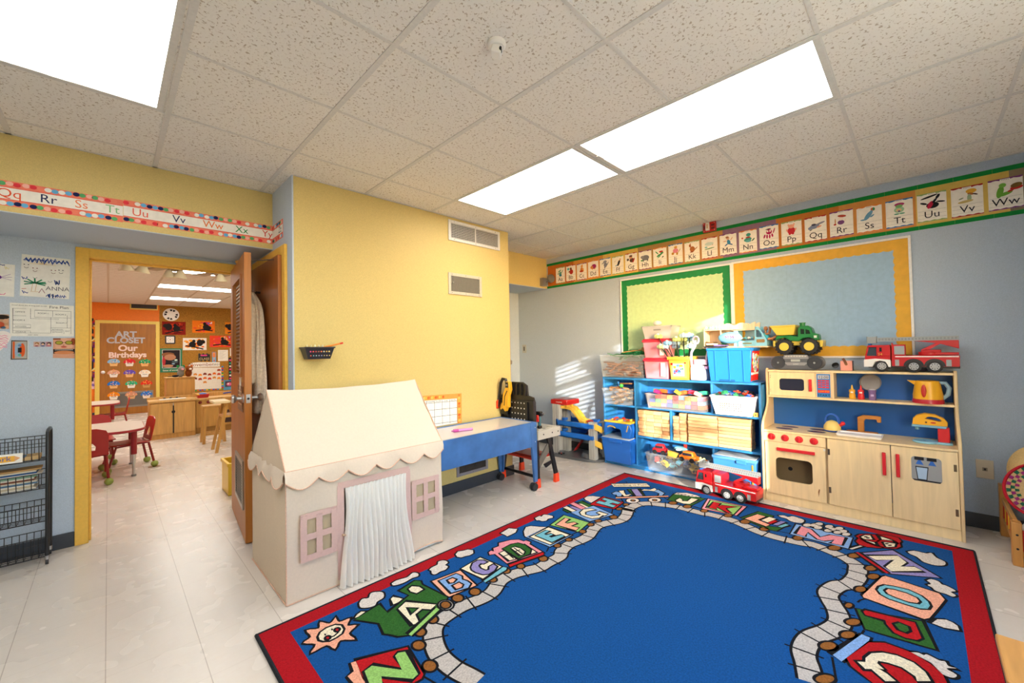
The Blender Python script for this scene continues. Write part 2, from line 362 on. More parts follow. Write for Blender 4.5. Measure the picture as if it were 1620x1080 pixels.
for z0,z1,w in((2.449,2.482,'upper'),(2.142,2.172,'lower')):
    b=B();n=24
    for i in range(n):
        x0=-3.635+i*(3.635+.74)/n;b.prism(FW,[(x0,z0),(x0+.1818,z0),(x0+.1818,z1),(x0,z1)],.001,.0022,GB)
    tag(b.build('border_strip'),w+' green paper border strip of the alphabet frieze','border','green border strips')
CC={'g':'#8fae6c','r':'#a82c2c','p':'#7a3f78','o':'#dc8038','b':'#2f72b0'}
PIC={'A':['5d9a8a 0 112 17 28 0','6aa884 -10 148 28 8 .5','5d9a8a 28 138 5 22 -.5','2f7f9a 2 96 20 13 0','5d9a8a -26 118 16 6 0'],
'B':['b8322a 8 112 26 28 0','7a4a2a 2 148 15 16 0','5cb5bd -34 150 15 15 0','7a4a2a -20 118 14 6 .5'],
'C':['c9803a 0 118 18 26 0','d9964a 4 158 14 15 0','a8442e 0 102 28 12 0','e0a05a 20 120 9 20 .3','d9964a 12 176 4 8 0'],
'D':['a8326a 10 126 30 26 0','d88a4a -16 118 18 17 0','d88a4a -6 100 6 9 0','d88a4a 22 100 6 9 0'],
'E':['7f8494 4 120 20 26 0','8d92a2 0 154 22 15 0','7f8494 -24 142 18 5 .4','7f8494 32 130 5 22 -.5','7f8494 -4 92 7 14 0'],
'F':['26262a 12 118 12 34 -.4','d9b080 28 152 9 12 0','26262a -6 96 18 6 .5','c9b4a0 -32 142 12 3 .6','8fb4c8 -18 92 12 5 0'],
'G':['5a3a2e 8 116 24 22 0','c99070 -2 146 17 17 0','5a3a2e -2 160 18 9 0','5a5048 -34 126 13 13 0','a8302a 28 112 8 26 -.4'],
'H':['7d7a7e 4 118 38 26 0','8a878b -28 128 18 14 0','6f6c70 -18 94 8 12 0','6f6c70 26 94 8 12 0','3f8a4a -34 94 12 7 0'],
'I':['3f8f5a -4 118 30 9 .4','c83028 14 150 20 9 0','3f8f5a 22 136 15 9 0','3f8f5a -28 144 22 5 -.8','26262a 30 96 10 5 .6','3f8f5a -8 100 18 4 .5'],
'J':['e08a9a 2 128 25 22 0','d9a050 4 160 15 12 0','c08a3a -24 104 13 12 .5','c08a3a 16 98 9 13 0','b08a5a 36 122 3 24 -.6'],
'K':['b06a3a 4 118 22 26 .3','b06a3a -16 152 9 14 .2','b06a3a 34 118 22 4 .7','8a4a28 -2 92 16 5 0','b06a3a -12 168 3 8 0'],
'L':['4a8a4a 0 92 42 4 .1','8ac0c0 -28 106 12 8 0','b03a3a 26 124 4 5 0','c8d8d0 -2 134 36 16 0'],
'M':['3f8ab0 6 116 13 22 .3','d9a88a 0 150 12 14 0','a87048 -6 160 12 8 0','3f6a9a -12 96 16 5 .6','d9a88a 28 142 16 4 .9','d9a88a -24 128 14 4 0','3f6a9a 24 94 14 5 -.4'],
'N':['4a9a8a 0 112 28 16 .2','4a9a8a 6 152 17 14 0','b8342e 2 130 18 6 0','6ab0b0 4 98 22 10 0','3a7a5a 40 104 15 5 .8','d0605a -40 130 7 7 0'],
'O':['b8285a 2 138 20 20 0','26262a -2 162 20 4 .1','b8285a 36 142 4 22 -.3','b8285a -30 106 6 16 -.3','b8285a -12 102 6 17 0','b8285a 6 100 6 17 0','b8285a 24 106 6 15 .2','f2ede2 -8 144 6 7 0','f2ede2 10 144 6 7 0'],
'P':['c83038 0 116 25 27 0','f0a88a 0 150 20 15 0','f0a88a -18 164 6 6 0','f0a88a 18 164 6 6 0','f0a88a -28 122 5 11 .3','f0a88a 28 122 5 11 -.3','c83038 -10 92 8 9 0','c83038 10 92 8 9 0'],
'Q':['7f88a2 -6 116 30 17 .2','4a4a5a -10 130 14 8 0','8a8a9a 30 134 28 7 .3','e09a7a 22 110 15 6 .3','7f88a2 -34 106 11 11 0','26262a -28 92 10 3 .4'],
'R':['7a4a7a -2 106 19 16 0','f0e4d4 -2 136 15 16 0','b04a3a 4 152 24 9 -.2','c88a4a -34 118 3 22 0','b8302a -36 96 8 6 0','f0e4d4 22 118 6 8 0'],
'S':['6a9ab8 -4 122 13 36 -.6','6a9ab8 -32 96 15 5 0','6a9ab8 16 116 13 5 .7','d05a3a 20 162 11 11 0','3a8a5a 25 162 6 11 0','6a9ab8 12 146 8 10 -.3'],
'T':['9ac4a0 0 122 24 20 0','a83a68 2 158 24 11 0','7ab06a 0 146 18 10 0','e0c090 -2 120 14 11 0','6a4a8a 0 112 6 5 0','6aa88a -12 94 13 5 0','6aa88a 14 94 13 5 0'],
'U':['202024 4 108 28 20 0','c02a48 -6 112 11 25 -.4','202024 -10 166 40 6 .25','202024 28 160 7 17 -.5','202024 14 136 6 17 -.6','202024 -36 126 17 6 -.4','202024 40 124 20 5 -.2'],
'V':['e0a838 18 158 22 14 0','b06a3a 16 140 14 7 -.3','9ab08a 10 116 9 24 0','c8b070 -6 96 32 8 .1','8a9a7a -24 118 11 4 .4','4a3a32 34 134 12 4 -.5'],
'W':['6aa840 -20 112 13 36 -.2','6aa840 -2 96 30 10 .3','7ab850 -10 150 14 13 0','c8302a 42 124 24 11 .1','7a5a2a 42 138 22 14 .2','b83a2a 20 110 13 6 .4']}
order='AgBrCpDoEbFgGrHpIoJbKgLrMpNoObPgQrRpSoTbUgVrWp'
for i in range(23):
    L=order[2*i];c=M('paper','#'+CC[order[2*i+1]][1:]);y=3.399-i*.1740
    F=FR((4.32,y,2.19),(0,-1,0),(0,0,1));b=B();dz=.003*math.sin(i*2.3)
    b.prism(F,[(-.076,dz),(.076,dz),(.076,.212+dz),(-.076,.212+dz)],.001,.0036,PAP)
    for s in(0,1):
        pts=[]
        for k in range(13):
            x=-.076+.152*k/12;w=.0028*math.sin(k*1.9+i)
            pts.append((x,(.008+w if s==0 else .202+w)+dz))
        edge=[(.076,(0 if s==0 else .212)+dz),(-.076,(0 if s==0 else .212)+dz)]
        b.poly(F,pts+edge,.0038,c)
    for z in(.026,.054,.082):b.stroke(F,[(-.072,z+dz),(.072,z+dz)],.0012,.0039,M('matte','#8a8a8a'))
    b.text(F,L+L.lower(),.070,0,.029+dz,.0043,INK,sx=1.0)
    b.rect(F,-.022,.196+dz,.022,.207+dz,.0041,PAP)
    for k in range(5):b.rect(F,-.016+k*.007,.199+dz,-.012+k*.007,.203+dz,.0043,M('matte','#8a8a8a'))
    for k,sx in enumerate(PIC[L]):
        hx,cx,cy,rx,ry,a=sx.split();b.disc(F,float(cx)*1.15/1000,.140+(float(cy)-128)*1.12/1000+dz,float(rx)*1.18/1000,float(ry)*1.15/1000,.0044+k*.0002,M('paper','#'+hx),n=16,a=float(a))
    animal={'A':'green','B':'red-robed','C':'orange','D':'magenta','E':'grey','F':'black','G':'brown','H':'grey','I':'green','J':'pink','K':'brown','L':'pale','M':'blue','N':'teal','O':'magenta','P':'red','Q':'grey','R':'purple','S':'blue','T':'teal','U':'black','V':'yellow','W':'green'}[L]
    tag(b.build('alphabet_card',smooth=False),'white alphabet card reading %s%s with a %s cartoon animal'%(L,L.lower(),animal),'card','alphabet cards on the frieze')
# -- bulletin boards
def board(name,label,y0,y1,z0,z1,bc,pc,bw,ph):
    F=FR((4.32,0,0),(0,-1,0),(0,0,1));x0,x1=-y0,-y1
    t=thing(name,label,'bulletin board',(4.31,(y0+y1)/2,z0),'bulletin boards')
    fr=.016;b=B();FM=M('paint','#e9e7e6')
    for r in((x0,x0+fr,z0,z1),(x1-fr,x1,z0,z1),(x0+fr,x1-fr,z0,z0+fr),(x0+fr,x1-fr,z1-fr,z1)):b.prism(F,[(r[0],r[2]),(r[1],r[2]),(r[1],r[3]),(r[0],r[3])],.0,.018,FM)
    b.build('board_frame',t,bev=.002)
    b=B();x0+=fr;x1-=fr;z0+=fr;z1-=fr;b.prism(F,[(x0,z0),(x1,z0),(x1,z1),(x0,z1)],.0,.008,M('foil',bc));b.build('scalloped_border',t)
    pts=[];am=.008
    def edge(ax,ay,bx,by,nx,ny):
        L=math.hypot(bx-ax,by-ay);n=max(2,int(L/.056));
        for k in range(n*6):
            f=k/(n*6);w=-am*abs(math.sin(PI*f*n))+am*.5;pts.append((ax+(bx-ax)*f+nx*w,ay+(by-ay)*f+ny*w))
    a,c,d,e=x0+bw,x1-bw,z0+bw,z1-bw
    edge(a,d,c,d,0,-1);edge(c,d,c,e,1,0);edge(c,e,a,e,0,1);edge(a,e,a,d,-1,0)
    b=B();b.poly(F,pts,.0092,M('paper',pc))
    for i in range(1,ph):
        x=a+(c-a)*i/ph;b.rect(F,x-.0007,d+.01,x+.0007,e-.01,.0096,M('paper',pc[:1]+'%02x%02x%02x'%tuple(int(int(pc[j:j+2],16)*.93) for j in(1,3,5))))
    b.build('backing_sheet',t,smooth=False);return t
board('bulletin_board','bulletin board with light green paper and a scalloped dark green border',2.50,1.283,1.19,2.108,'#11803f','#bfd8a2',.068,3)
board('bulletin_board','larger bulletin board with light blue paper and a scalloped golden border',1.283,.036,1.183,2.112,'#e0a92c','#9dbad2',.082,3)
# fire alarm strobe
t=thing('fire_alarm','red fire alarm strobe with a clear lens at the ceiling line above the frieze','alarm',(4.30,1.474,2.455));F=FR((4.32,1.474,2.455),(0,-1,0),(0,0,1));RED=M('plas','#b3201c')
b=B();b.prism(F,[(-.062,0),(.062,0),(.062,.096),(-.062,.096)],0,.028,RED)
for x in(-.05,.05):
    for z in(.012,.084):b.disc(F,x,z,.005,.005,.0285,M('met','#ccaaaa'),8)
b.rect(F,.018,.02,.05,.04,.0286,M('plas','#5a0e0c'));b.rect(F,.018,.052,.05,.072,.0286,M('plas','#5a0e0c'));b.rect(F,-.056,.03,-.036,.066,.0286,M('plas','#5a0e0c'))
b.build('housing',t,bev=.004);b=B();b.prism(F,[(-.03,.012),(.006,.012),(.004,.09),(-.028,.09)],.028,.048,M('plas','#e6e2da'));b.prism(F,[(-.018,.03),(-.006,.03),(-.006,.075),(-.018,.075)],.048,.050,M('plas','#c8a878'));b.build('strobe_lens',t,bev=.006)
# switch and outlet plates
def plate(name,label,cat,y,z,w,h,m):
    t=thing(name,label,cat,(4.315,y,z-h/2));F=FR((4.32,y,z),(0,-1,0),(0,0,1));b=B();b.prism(F,[(-w/2,-h/2),(w/2,-h/2),(w/2,h/2),(-w/2,h/2)],0,.006,m);b.build('cover_plate',t,bev=.002);return t,F
t,F=plate('light_switch','stainless light switch plate on the blue wall beside the recess','switch',4.095,1.318,.075,.118,M('met','#b5b2ab'))
b=B();b.prism(F,[(-.010,-.03),(.010,-.03),(.010,.03),(-.010,.03)],.006,.009,M('plas','#4a4038'));b.build('rocker',t)
t,F=plate('wall_outlet','beige wall jack plate between play kitchen and doll bed','outlet',-.283,.412,.082,.128,M('plas','#cfc0a5'))
b=B();b.prism(F,[(-.012,-.012),(.012,-.012),(.012,.012),(-.012,.012)],.006,.0085,M('plas','#8f836c'));b.rect(F,-.005,-.007,.005,.007,.009,BLK)

b.build('jack',t)
# emergency lamp on the far soffit
t=thing('emergency_light','grey emergency lamp with one round head beside alphabet card A','lamp',(4.23,3.62,2.20));b=B();b.box((4.17,3.575,2.165),(4.25,3.642,2.275),M('plas','#85817c'));b.build('housing',t,bev=.006)
b=B();b.cyl((4.235,3.58,2.215),(4.262,3.53,2.25),.010,M('met','#8d8d8d'));b.build('arm',t)
b=B();ax=V((-.25,-.9,.0)).normalized();o=V((4.262,3.53,2.262));b.lathe(o-ax*.02,[(.015,-.01),(.045,.004),(.058,.03),(.056,.045)],M('met','#8d8d8d'),ax=ax);b.lathe(o-ax*.02,[(.053,.040),(.05,.049),(.02,.054)],M('met','#9c9c9a'),ax=ax);b.build('lamp_head',t)
# -- vents on the yellow wall
def vent(label,x0,x1,z0,z1,fm,slat,vert,n,fw=.028,split=False):
    t=thing('wall_vent',label,'vent',((x0+x1)/2,3.055,z0),'vents on the yellow wall');F=fy(3.06)
    b=B()
    for r in((x0,x0+fw,z0,z1),(x1-fw,x1,z0,z1),(x0+fw,x1-fw,z0,z0+fw),(x0+fw,x1-fw,z1-fw,z1)):b.prism(F,[(r[0],r[2]),(r[1],r[2]),(r[1],r[3]),(r[0],r[3])],0,.009,fm)
    if split:xm=(x0+x1)/2;b.prism(F,[(xm-.006,z0+fw),(xm+.006,z0+fw),(xm+.006,z1-fw),(xm-.006,z1-fw)],0,.008,fm)
    for x in(x0+.1*(x1-x0),(x0+x1)/2,x1-.1*(x1-x0)):
        for z in(z0+fw/2,z1-fw/2):b.disc(F,x,z,.004,.004,.0095,M('met','#77736c'),8)
    b.build('frame',t,bev=.002)
    b=B();b.rect(F,x0+fw,z0+fw,x1-fw,z1-fw,.001,M('matte','#1d1b18'));b.build('duct_backing',t)
    b=B()
    for i in range(n):
        if vert:
            x=x0+fw+(x1-x0-2*fw)*(i+.5)/n;w=(x1-x0-2*fw)/n*.3;b.prism(F,[(x-w,z0+fw),(x+w,z0+fw),(x+w,z1-fw),(x-w,z1-fw)],.002,.0065,slat)
        else:
            z=z0+fw+(z1-z0-2*fw)*(i+.5)/n;w=(z1-z0-2*fw)/n*.25;b.prism(F,[(x0+fw,z-w),(x1-fw,z-w),(x1-fw,z+w),(x0+fw,z+w)],.003,.007,slat)
    if split:
        for i in range(30):
            x=x0+fw+(x1-x0-2*fw)*(i+.5)/30;b.prism(F,[(x-.0016,z0+fw),(x+.0016,z0+fw),(x+.0016,z1-fw),(x-.0016,z1-fw)],.001,.003,slat)
    b.build('grille_slats',t);return t
vent('white rectangular supply vent with two grid panels high on the yellow wall',2.232,2.882,2.333,2.526,M('paint','#e4e0d6'),M('paint','#b9b5aa'),False,9,split=True)
t=vent('smaller beige vent with upright slats midway up the yellow wall',2.223,2.625,1.831,2.031,M('paint','#c9bfa8'),M('paint','#8a8374'),True,22)
b=B();b.cyl((2.265,3.05,1.94),(2.265,3.035,1.94),.006,M('met','#dcd8cf'));b.build('lever',t)
vent('grey vent with upright slats low on the yellow wall under the blue table',2.282,2.665,.137,.345,M('paint','#8f8a92'),M('paint','#4a443f'),True,20)
# marker basket
t=thing('wall_basket','black plastic basket of crayons mounted on the yellow wall','basket',(1.045,3.0,1.262));DK=M('plas','#24222b')
b=B();b.taper((1.045,3.003),1.265,1.345,.075,.040,.098,.056,DK,open=True,th=.004);b.tube([(.944,2.945,1.345),(1.146,2.945,1.345),(1.146,3.058,1.345),(.944,3.058,1.345)],.005,DK,closed=True);b.build('basket_body',t)
b=B();FB=FR((1.045,2.954,1.265),(1,0,0),(0,0,1))
for i,h in enumerate(['#d8307a','#c82a2a','#b02a2a','#8a3a2a','#d8682a','#c8c0a0','#d9a030','#e0c060']):
    x=-.062+i*.0178;b.disc(FB,x,.052,.0055,.0055,.004,M('plas',h),8);b.disc(FB,x,.024,.0045,.0045,.009,M('plas',['#c8502a','#6aa0b0','#8ab0b0','#a0a0a8','#8a8ab0','#b0a060','#c0a890','#c0a040'][i]),8)
b.build('basket_holes',t)
cols=['#e7d9a0','#d8c890','#e8dcb0','#d9cfa8','#e2d8b4']
for i in range(5):
    b=B();x=.985+i*.026;b.cyl((x,3.03,1.29),(x+.004,3.035,1.357),.006,M('plas',cols[i]));b.cyl((x+.004,3.035,1.357),(x+.0045,3.036,1.368),.006,M('plas',cols[i]),r2=.002);tag(b.build('crayon'),'pale yellow crayon standing in the black wall basket','crayon','pale crayons in the wall basket')
b=B();b.cyl((1.075,2.975,1.345),(1.185,2.955,1.372),.006,M('plas','#f08a28'));b.cyl((1.185,2.955,1.372),(1.205,2.951,1.377),.0065,M('plas','#e03a20'));tag(b.build('marker_pen'),'orange pen with a red end poking out of the wall basket','pen')
b=B();b.box((1.0,2.96,1.33),(1.06,2.985,1.346),M('plas','#e8a8c0'));tag(b.build('eraser'),'pale pink block lying in the wall basket','eraser')
# wipe-off calendar sheet
t=thing('wall_calendar','blank calendar sheet with an orange floral border on the yellow wall','calendar',(2.05,3.058,.63));F=fy(3.06);b=B()
b.prism(F,[(1.68,.655),(2.352,.63),(2.356,.905),(1.68,.93)],0,.0016,M('paper','#f0a050'))
for i in range(34):
    s=i/34;x=1.70+.66*s if i<24 else 2.325;z=.905-.02*s if i<24 else .89-.026*(i-24);b.disc(F,min(x,2.335),z+.0,.012+.006*RN.random(),.012,.0018+i*1e-5,M('paper',['#e8823a','#f4c060','#f0b048','#e86a30'][i%4]),10)
b.build('border_sheet',t,smooth=False)
b=B();b.prism(F,[(1.72,.64),(2.30,.634),(2.302,.862),(1.72,.885)],.0018,.0024,M('paper','#f3f0ea'))
for i in range(8):
    x=1.72+i*.0829;b.stroke(F,[(x,.645),(x,.88-.003*i)],.003,.0026,INK)
for k in range(4):z=.66+k*.062;b.stroke(F,[(1.72,z+.012),(2.30,z-.006)],.003,.0026,INK)
for i,d in enumerate(['Sunday','Monday','Tuesday','Wednesday','Thursday','Friday','Saturday']):b.text(F,d,.017,1.761+i*.0829,.866-.003*i,.0027,INK)
b.build('day_grid',t,smooth=False)
# -- left soffit alphabet strip
DOT=['#20295a','#f3efe6','#e8404a','#62b070','#6ab4e0','#f58a70','#f6b8a8']
def strip(label,F,x0,x1,z0,z1,letters,slope=0):
    t=thing('alphabet_strip',label,'alphabet strip',tuple(F[0]+F[1]*(x0+x1)/2+F[2]*z0),'dotted alphabet strips')
    b=B();sl=lambda x:slope*(x-x1)
    q=lambda xa,xb,za,zb:[(xa,za+sl(xa)),(xb,za+sl(xb)),(xb,zb+sl(xb)),(xa,zb+sl(xa))]
    b.prism(F,q(x0,x1,z0,z1),-.0006,.002,M('paper','#f2836a'))
    rn=random.Random(int(x0*100));n=int((x1-x0)/.0275)
    for i in range(n):
        x=x0+.012+i*.0275
        for zc in(z0+.016,z1-.016):
            k=(i*3+(2 if zc>z0+.1 else 0)+i//5)%7;b.disc(F,x+rn.uniform(-.003,.003),zc+sl(x)+rn.uniform(-.003,.003),.0145,.0125,.0022,M('paper',DOT[k]),12)
    b.build('dotted_band',t,smooth=False)
    b=B();b.prism(F,q(x0,x1,z0+.036,z1-.036),.0024,.0028,M('paper','#e04038'));b.prism(F,q(x0,x1,z0+.0385,z1-.0385),.0026,.003,M('paper','#f4f0e6'))
    b.build('writing_band',t,smooth=False)
    for s,x,c in letters:
        b=B();b.text(F,s,.068,x,(z0+z1)/2-.021+sl(x),.0034,M('matte',c));b.build('lettering',t,smooth=False)
F=fy(3.53)
strip('dotted alphabet strip on the left soffit showing Qq Rr Ss Tt',F,-.62,.064,2.155,2.295,[('Qq',-.39,'#e8603a'),('Rr',-.247,'#2a2f5a'),('Ss',-.116,'#f08a60'),('Tt',.017,'#8ac08a')],.012)
strip('dotted alphabet strip on the left soffit showing Uu Vv Ww Xx Yy',F,.066,.902,2.16,2.30,[('Uu',.145,'#f0705a'),('Vv',.339,'#2a2f5a'),('Ww',.528,'#f0803a'),('Xx',.701,'#3a8a4a'),('Yy',.868,'#d84a3a')])
strip('short end of the dotted alphabet strip showing Zz folded around the corner',FR((.905,3.53,0),(0,-1,0),(0,0,1)),.004,.265,2.16,2.296,[('Zz',.20,'#3a3a44')])
# -- drawings on the recess wall
F=fy(4.2)
def sheet(name,label,cat,pts,hx='#efece4',h=.0014,group=None):
    t=thing(name,label,cat,(sum(p[0] for p in pts)/len(pts),4.198,min(p[1] for p in pts)),group);b=B();b.prism(F,pts,-.0006,h,M('paper',hx));b.build('sheet',t,smooth=False);return t
def scr(b,x0,z0,x1,z1,n,w,m,h=.002,seed=1):
    r=random.Random(seed);b.stroke(F,[(x0+(x1-x0)*i/n+r.uniform(-.004,.004),(z0 if i%2 else z1)+r.uniform(-.006,.006)) for i in range(n+1)],w,h,m)
t=sheet('child_drawing','child drawing of a palm tree and faces signed ANNA above the fire plan','drawing',[(-.418,1.725),(-.197,1.718),(-.190,1.998),(-.41,2.004)],group='children drawings on the left wall')
b=B();bl=M('matte','#2a4a9a');gr=M('matte','#2a8a62')
for k in range(3):scr(b,-.40,1.985-k*.003,-.198,1.966-k*.006,22,.004,bl,.002+k*.0002,k)
scr(b,-.30,1.745,-.215,1.725,20,.005,bl);scr(b,-.407,1.90-.06,-.385,1.88-.03,8,.004,bl);scr(b,-.262,1.815,-.24,1.84,8,.005,bl);scr(b,-.405,1.745,-.385,1.757,6,.004,bl)
for x,z,c in((-.39,1.93,'#303038'),(-.352,1.91,'#7a2a30'),(-.27,1.905,'#7a2a30'),(-.235,1.91,'#303038'),(-.352,1.865,'#8a8a8a'),(-.285,1.845,'#8a8a8a')):
    b.stroke(F,arc(x,z-.008,.009,PI*1.05,PI*1.95,6),.0022,.002,M('matte',c))
    if c!='#8a8a8a':
        for s in(-.009,.009):b.disc(F,x+s,z+.006,.0035,.003,.0021,M('matte',c),8)
for a in range(8):b.stroke(F,[(-.318+.02*math.cos(a*.45-.1),1.945+.004*math.sin(a*.45)),(-.318+.06*math.cos(a*.45+PI),1.945+.03*abs(math.sin(a*.45)))],.0018,.0019,M('matte','#e8c87a'))
for a in(.3,.9,1.6,2.3,2.9,3.5,-.4,.0):b.stroke(F,[(-.352,1.815),(-.352+.05*math.cos(a),1.815+.032*math.sin(a))],.007,.002,gr)
for x in(-.362,-.345):b.stroke(F,[(x,1.812),(x-.006,1.76)],.002,.0022,M('matte','#c8a060'))
b.stroke(F,[(-.372,1.757),(-.335,1.757)],.002,.0022,M('matte','#c8a060'))
b.stroke(F,[(-.335,1.75),(-.322,1.78),(-.308,1.75)],.003,.0022,M('matte','#8a3a5a'));b.stroke(F,[(-.41,1.772),(-.39,1.775)],.003,.0022,M('matte','#c0302a'))
b.text(F,'ANNA',.038,-.250,1.772,.0022,M('matte','#6a6a70'),sx=1.0);b.build('crayon_lines',t,smooth=False)
t=sheet('child_drawing','child drawing with purple scribbles cut by the left edge of the photo','drawing',[(-.64,1.722),(-.442,1.714),(-.438,1.926),(-.64,1.930)],group='children drawings on the left wall');b=B()
scr(b,-.53,1.922,-.48,1.917,12,.004,bl);b.disc(F,-.505,1.838,.012,.012,.0018,M('matte','#7a3a9a'));
for a in(-.3,.1,.5):b.stroke(F,[(-.5,1.838),(-.5+.05*math.cos(a),1.838+.05*math.sin(a))],.002,.0018,M('matte','#9a6ab0'))
scr(b,-.52,1.728,-.475,1.732,8,.004,M('matte','#e890b0'));scr(b,-.48,1.895,-.465,1.91,6,.002,M('matte','#e0d07a'));b.build('crayon_lines',t,smooth=False)
t=sheet('fire_plan','white sheet with a hand drawn fire plan of rooms','plan',[(-.457,1.456),(-.172,1.456),(-.173,1.672),(-.459,1.676)]);b=B();kk=M('matte','#3a3a40')
def box2(x0,z0,x1,z1):b.stroke(F,[(x0,z0),(x1,z0),(x1,z1),(x0,z1)],.0016,.0018,kk,True)
box2(-.446,1.60,-.39,1.645) if 0 else None
for p in([(-.39,1.640),(-.446,1.640),(-.446,1.478),(-.282,1.478)],[(-.446,1.592),(-.39,1.592)],[(-.278,1.585),(-.353,1.585),(-.353,1.632),(-.187,1.632),(-.187,1.475)],[(-.272,1.632),(-.272,1.592)],[(-.28,1.585),(-.187,1.585)],[(-.28,1.585),(-.28,1.478)],[(-.446,1.535),(-.37,1.535),(-.37,1.512),(-.446,1.512)],[(-.446,1.492),(-.37,1.492),(-.37,1.478)],[(-.28,1.515),(-.187,1.515)],[(-.28,1.495),(-.22,1.495),(-.22,1.475)]):b.stroke(F,p,.0014,.0018,kk)
for i in range(12):b.rect(F,-.372,1.575+i*.0056,-.3695,1.5785+i*.0056,.0018,kk)
for i in range(20):b.rect(F,-.37+i*.0064,1.574,-.3665+i*.0064,1.5765,.0018,kk)
for i in range(16):b.rect(F,-.206,1.515+i*.0056,-.2035,1.5185+i*.0056,.0018,kk)
for s,x,z,q in(('Fire Plan',-.243,1.648,.026),('Crawl down the driving path to exit',-.375,1.658,.0105),('OFFICE',-.415,1.613,.013),('ROOM 1',-.315,1.608,.013),('ROOM 2',-.235,1.603,.013),('ROOM 4',-.42,1.558,.013),('ROOM 3',-.232,1.545,.013),('KITCHEN',-.412,1.518,.011),('STORAGE',-.412,1.481,.010),('BATHROOM',-.25,1.500,.009),('ENTRANCE',-.25,1.482,.009),('EXIT',-.202,1.49,.011),('MEET HERE',-.36,1.462,.009)):b.text(F,s,q,x,z,.0019,kk)
b.build('plan_lines',t,smooth=False)
t=sheet('photo_cutout','cut out photo of children cut by the left edge above the paper heart','photo',[(-.60,1.50),(-.462,1.503),(-.462,1.597),(-.60,1.597)],'#c89a78');b=B()
for x,z,rx,rz,c in((-.49,1.58,.03,.015,'#2a2220'),(-.475,1.555,.012,.014,'#d8a888'),(-.50,1.53,.02,.02,'#c0563a'),(-.47,1.515,.009,.012,'#e0b090'),(-.485,1.512,.012,.008,'#4a6a8a')):b.disc(F,x,z,rx,rz,.0018,M('paper',c))
b.build('printed_image',t,smooth=False)
pts=[(-.56,1.47)]+arc(-.487,1.455,.035,PI*.75,-.1,8)+[(-.462,1.42),(-.50,1.355),(-.58,1.30)]
t=sheet('paper_heart','white paper heart with pink brush marks cut by the left edge','paper heart',pts,'#f3e9e6');b=B();pk=M('matte','#ee9ab8')
for k in range(7):scr(b,-.53,1.38+k*.012,-.472+.001*k,1.386+k*.012,5,.004,pk,.0018+k*.0001,k)
b.build('brush_marks',t,smooth=False)
t=sheet('photo_cutout','small framed picture of an orange and blue shape under the fire plan','photo',[(-.454,1.302),(-.379,1.302),(-.378,1.427),(-.452,1.429)],'#4a4240');b=B()
b.rect(F,-.448,1.308,-.386,1.422,.0017,M('paper','#b8b0a4'));b.rect(F,-.4455,1.31,-.437,1.42,.002,M('paper','#e0602a'));b.disc(F,-.416,1.365,.024,.05,.0019,M('paper','#9ab4cc'));b.disc(F,-.405,1.365,.012,.045,.0021,M('paper','#e0602a'));b.rect(F,-.424,1.348,-.408,1.38,.0023,M('paper','#2a2a2e'));b.disc(F,-.416,1.395,.008,.008,.0023,M('paper','#6a8ab0'));b.disc(F,-.416,1.332,.008,.008,.0023,M('paper','#6ab0a0'))
b.rect(F,-.384,1.302,-.378,1.427,.0018,M('paper','#cfd4d2'));b.build('printed_image',t,smooth=False)
t=sheet('photo_cutout','narrow strip of three small portraits below the fire plan','photo',[(-.357,1.386),(-.278,1.386),(-.278,1.42),(-.357,1.42)],'#c8a8a8');b=B()
for i in range(3):
    x=-.343+i*.027;b.rect(F,x-.0125,1.3875,x+.0125,1.4185,.0016,M('paper',['#d8b0a0','#a8a0b0','#b08090'][i]));b.disc(F,x+.001,1.407,.009,.009,.0018,M('paper',['#9a6a3a','#2a2228','#3a2a28'][i]));b.disc(F,x,1.402,.006,.007,.002,M('paper','#e0b8a0'));b.disc(F,x,1.391,.009,.004,.002,M('paper',['#a04a5a','#4a5a8a','#c86a7a'][i]))
b.build('printed_image',t,smooth=False)
t=sheet('photo_cutout','magazine cutout of a freckled face with round yellow glasses beside the door frame','photo',[(-.270,1.309),(-.168,1.303),(-.167,1.447),(-.270,1.443)],'#dba184');b=B()
b.disc(F,-.22,1.395,.042,.05,.0017,M('paper','#e2ad90'));b.rect(F,-.27,1.434,-.235,1.443,.0019,M('paper','#8a4a2a'));b.disc(F,-.176,1.42,.011,.024,.0019,M('paper','#9a4a2a'))
for x in(-.242,-.196):b.disc(F,x,1.413,.0185,.014,.002,M('paper','#3a3420'));b.disc(F,x,1.413,.015,.011,.0022,M('paper','#a8a03a'))
b.stroke(F,[(-.226,1.415),(-.214,1.415)],.002,.0022,M('paper','#3a3420'));b.disc(F,-.22,1.384,.014,.006,.002,M('paper','#c85a4a'));b.disc(F,-.221,1.395,.004,.006,.002,M('paper','#c98a70'))
b.rect(F,-.269,1.357,-.168,1.369,.0021,M('paper','#241c1a'));b.rect(F,-.269,1.338,-.168,1.357,.0021,M('paper','#2a2220'));b.disc(F,-.218,1.345,.048,.012,.0023,M('paper','#d98a5a'));b.text(F,'THE COOL KID CLUB',.0085,-.218,1.36,.0024,PAP) if 0 else b.rect(F,-.262,1.361,-.176,1.365,.0024,M('paper','#cfc8c0'))
b.build('printed_image',t,smooth=False)
# occupancy sensor on the ceiling
t=thing('ceiling_sensor','small white motion sensor on the ceiling','sensor',(1.122,1.185,H));b=B();b.lathe((1.122,1.185,H),[(.038,0),(.038,-.012),(.03,-.02)],WHT);b.build('base_ring',t,bev=.001)
b=B();R=RZ(.75)@RX(.3);b.box((1.10,1.165,H-.052),(1.144,1.205,H-.018),WHT,R=R);b.box((1.106,1.158,H-.046),(1.138,1.168,H-.034),M('gloss','#1a1a1c'),R=R);b.build('sensor_head',t,bev=.004)
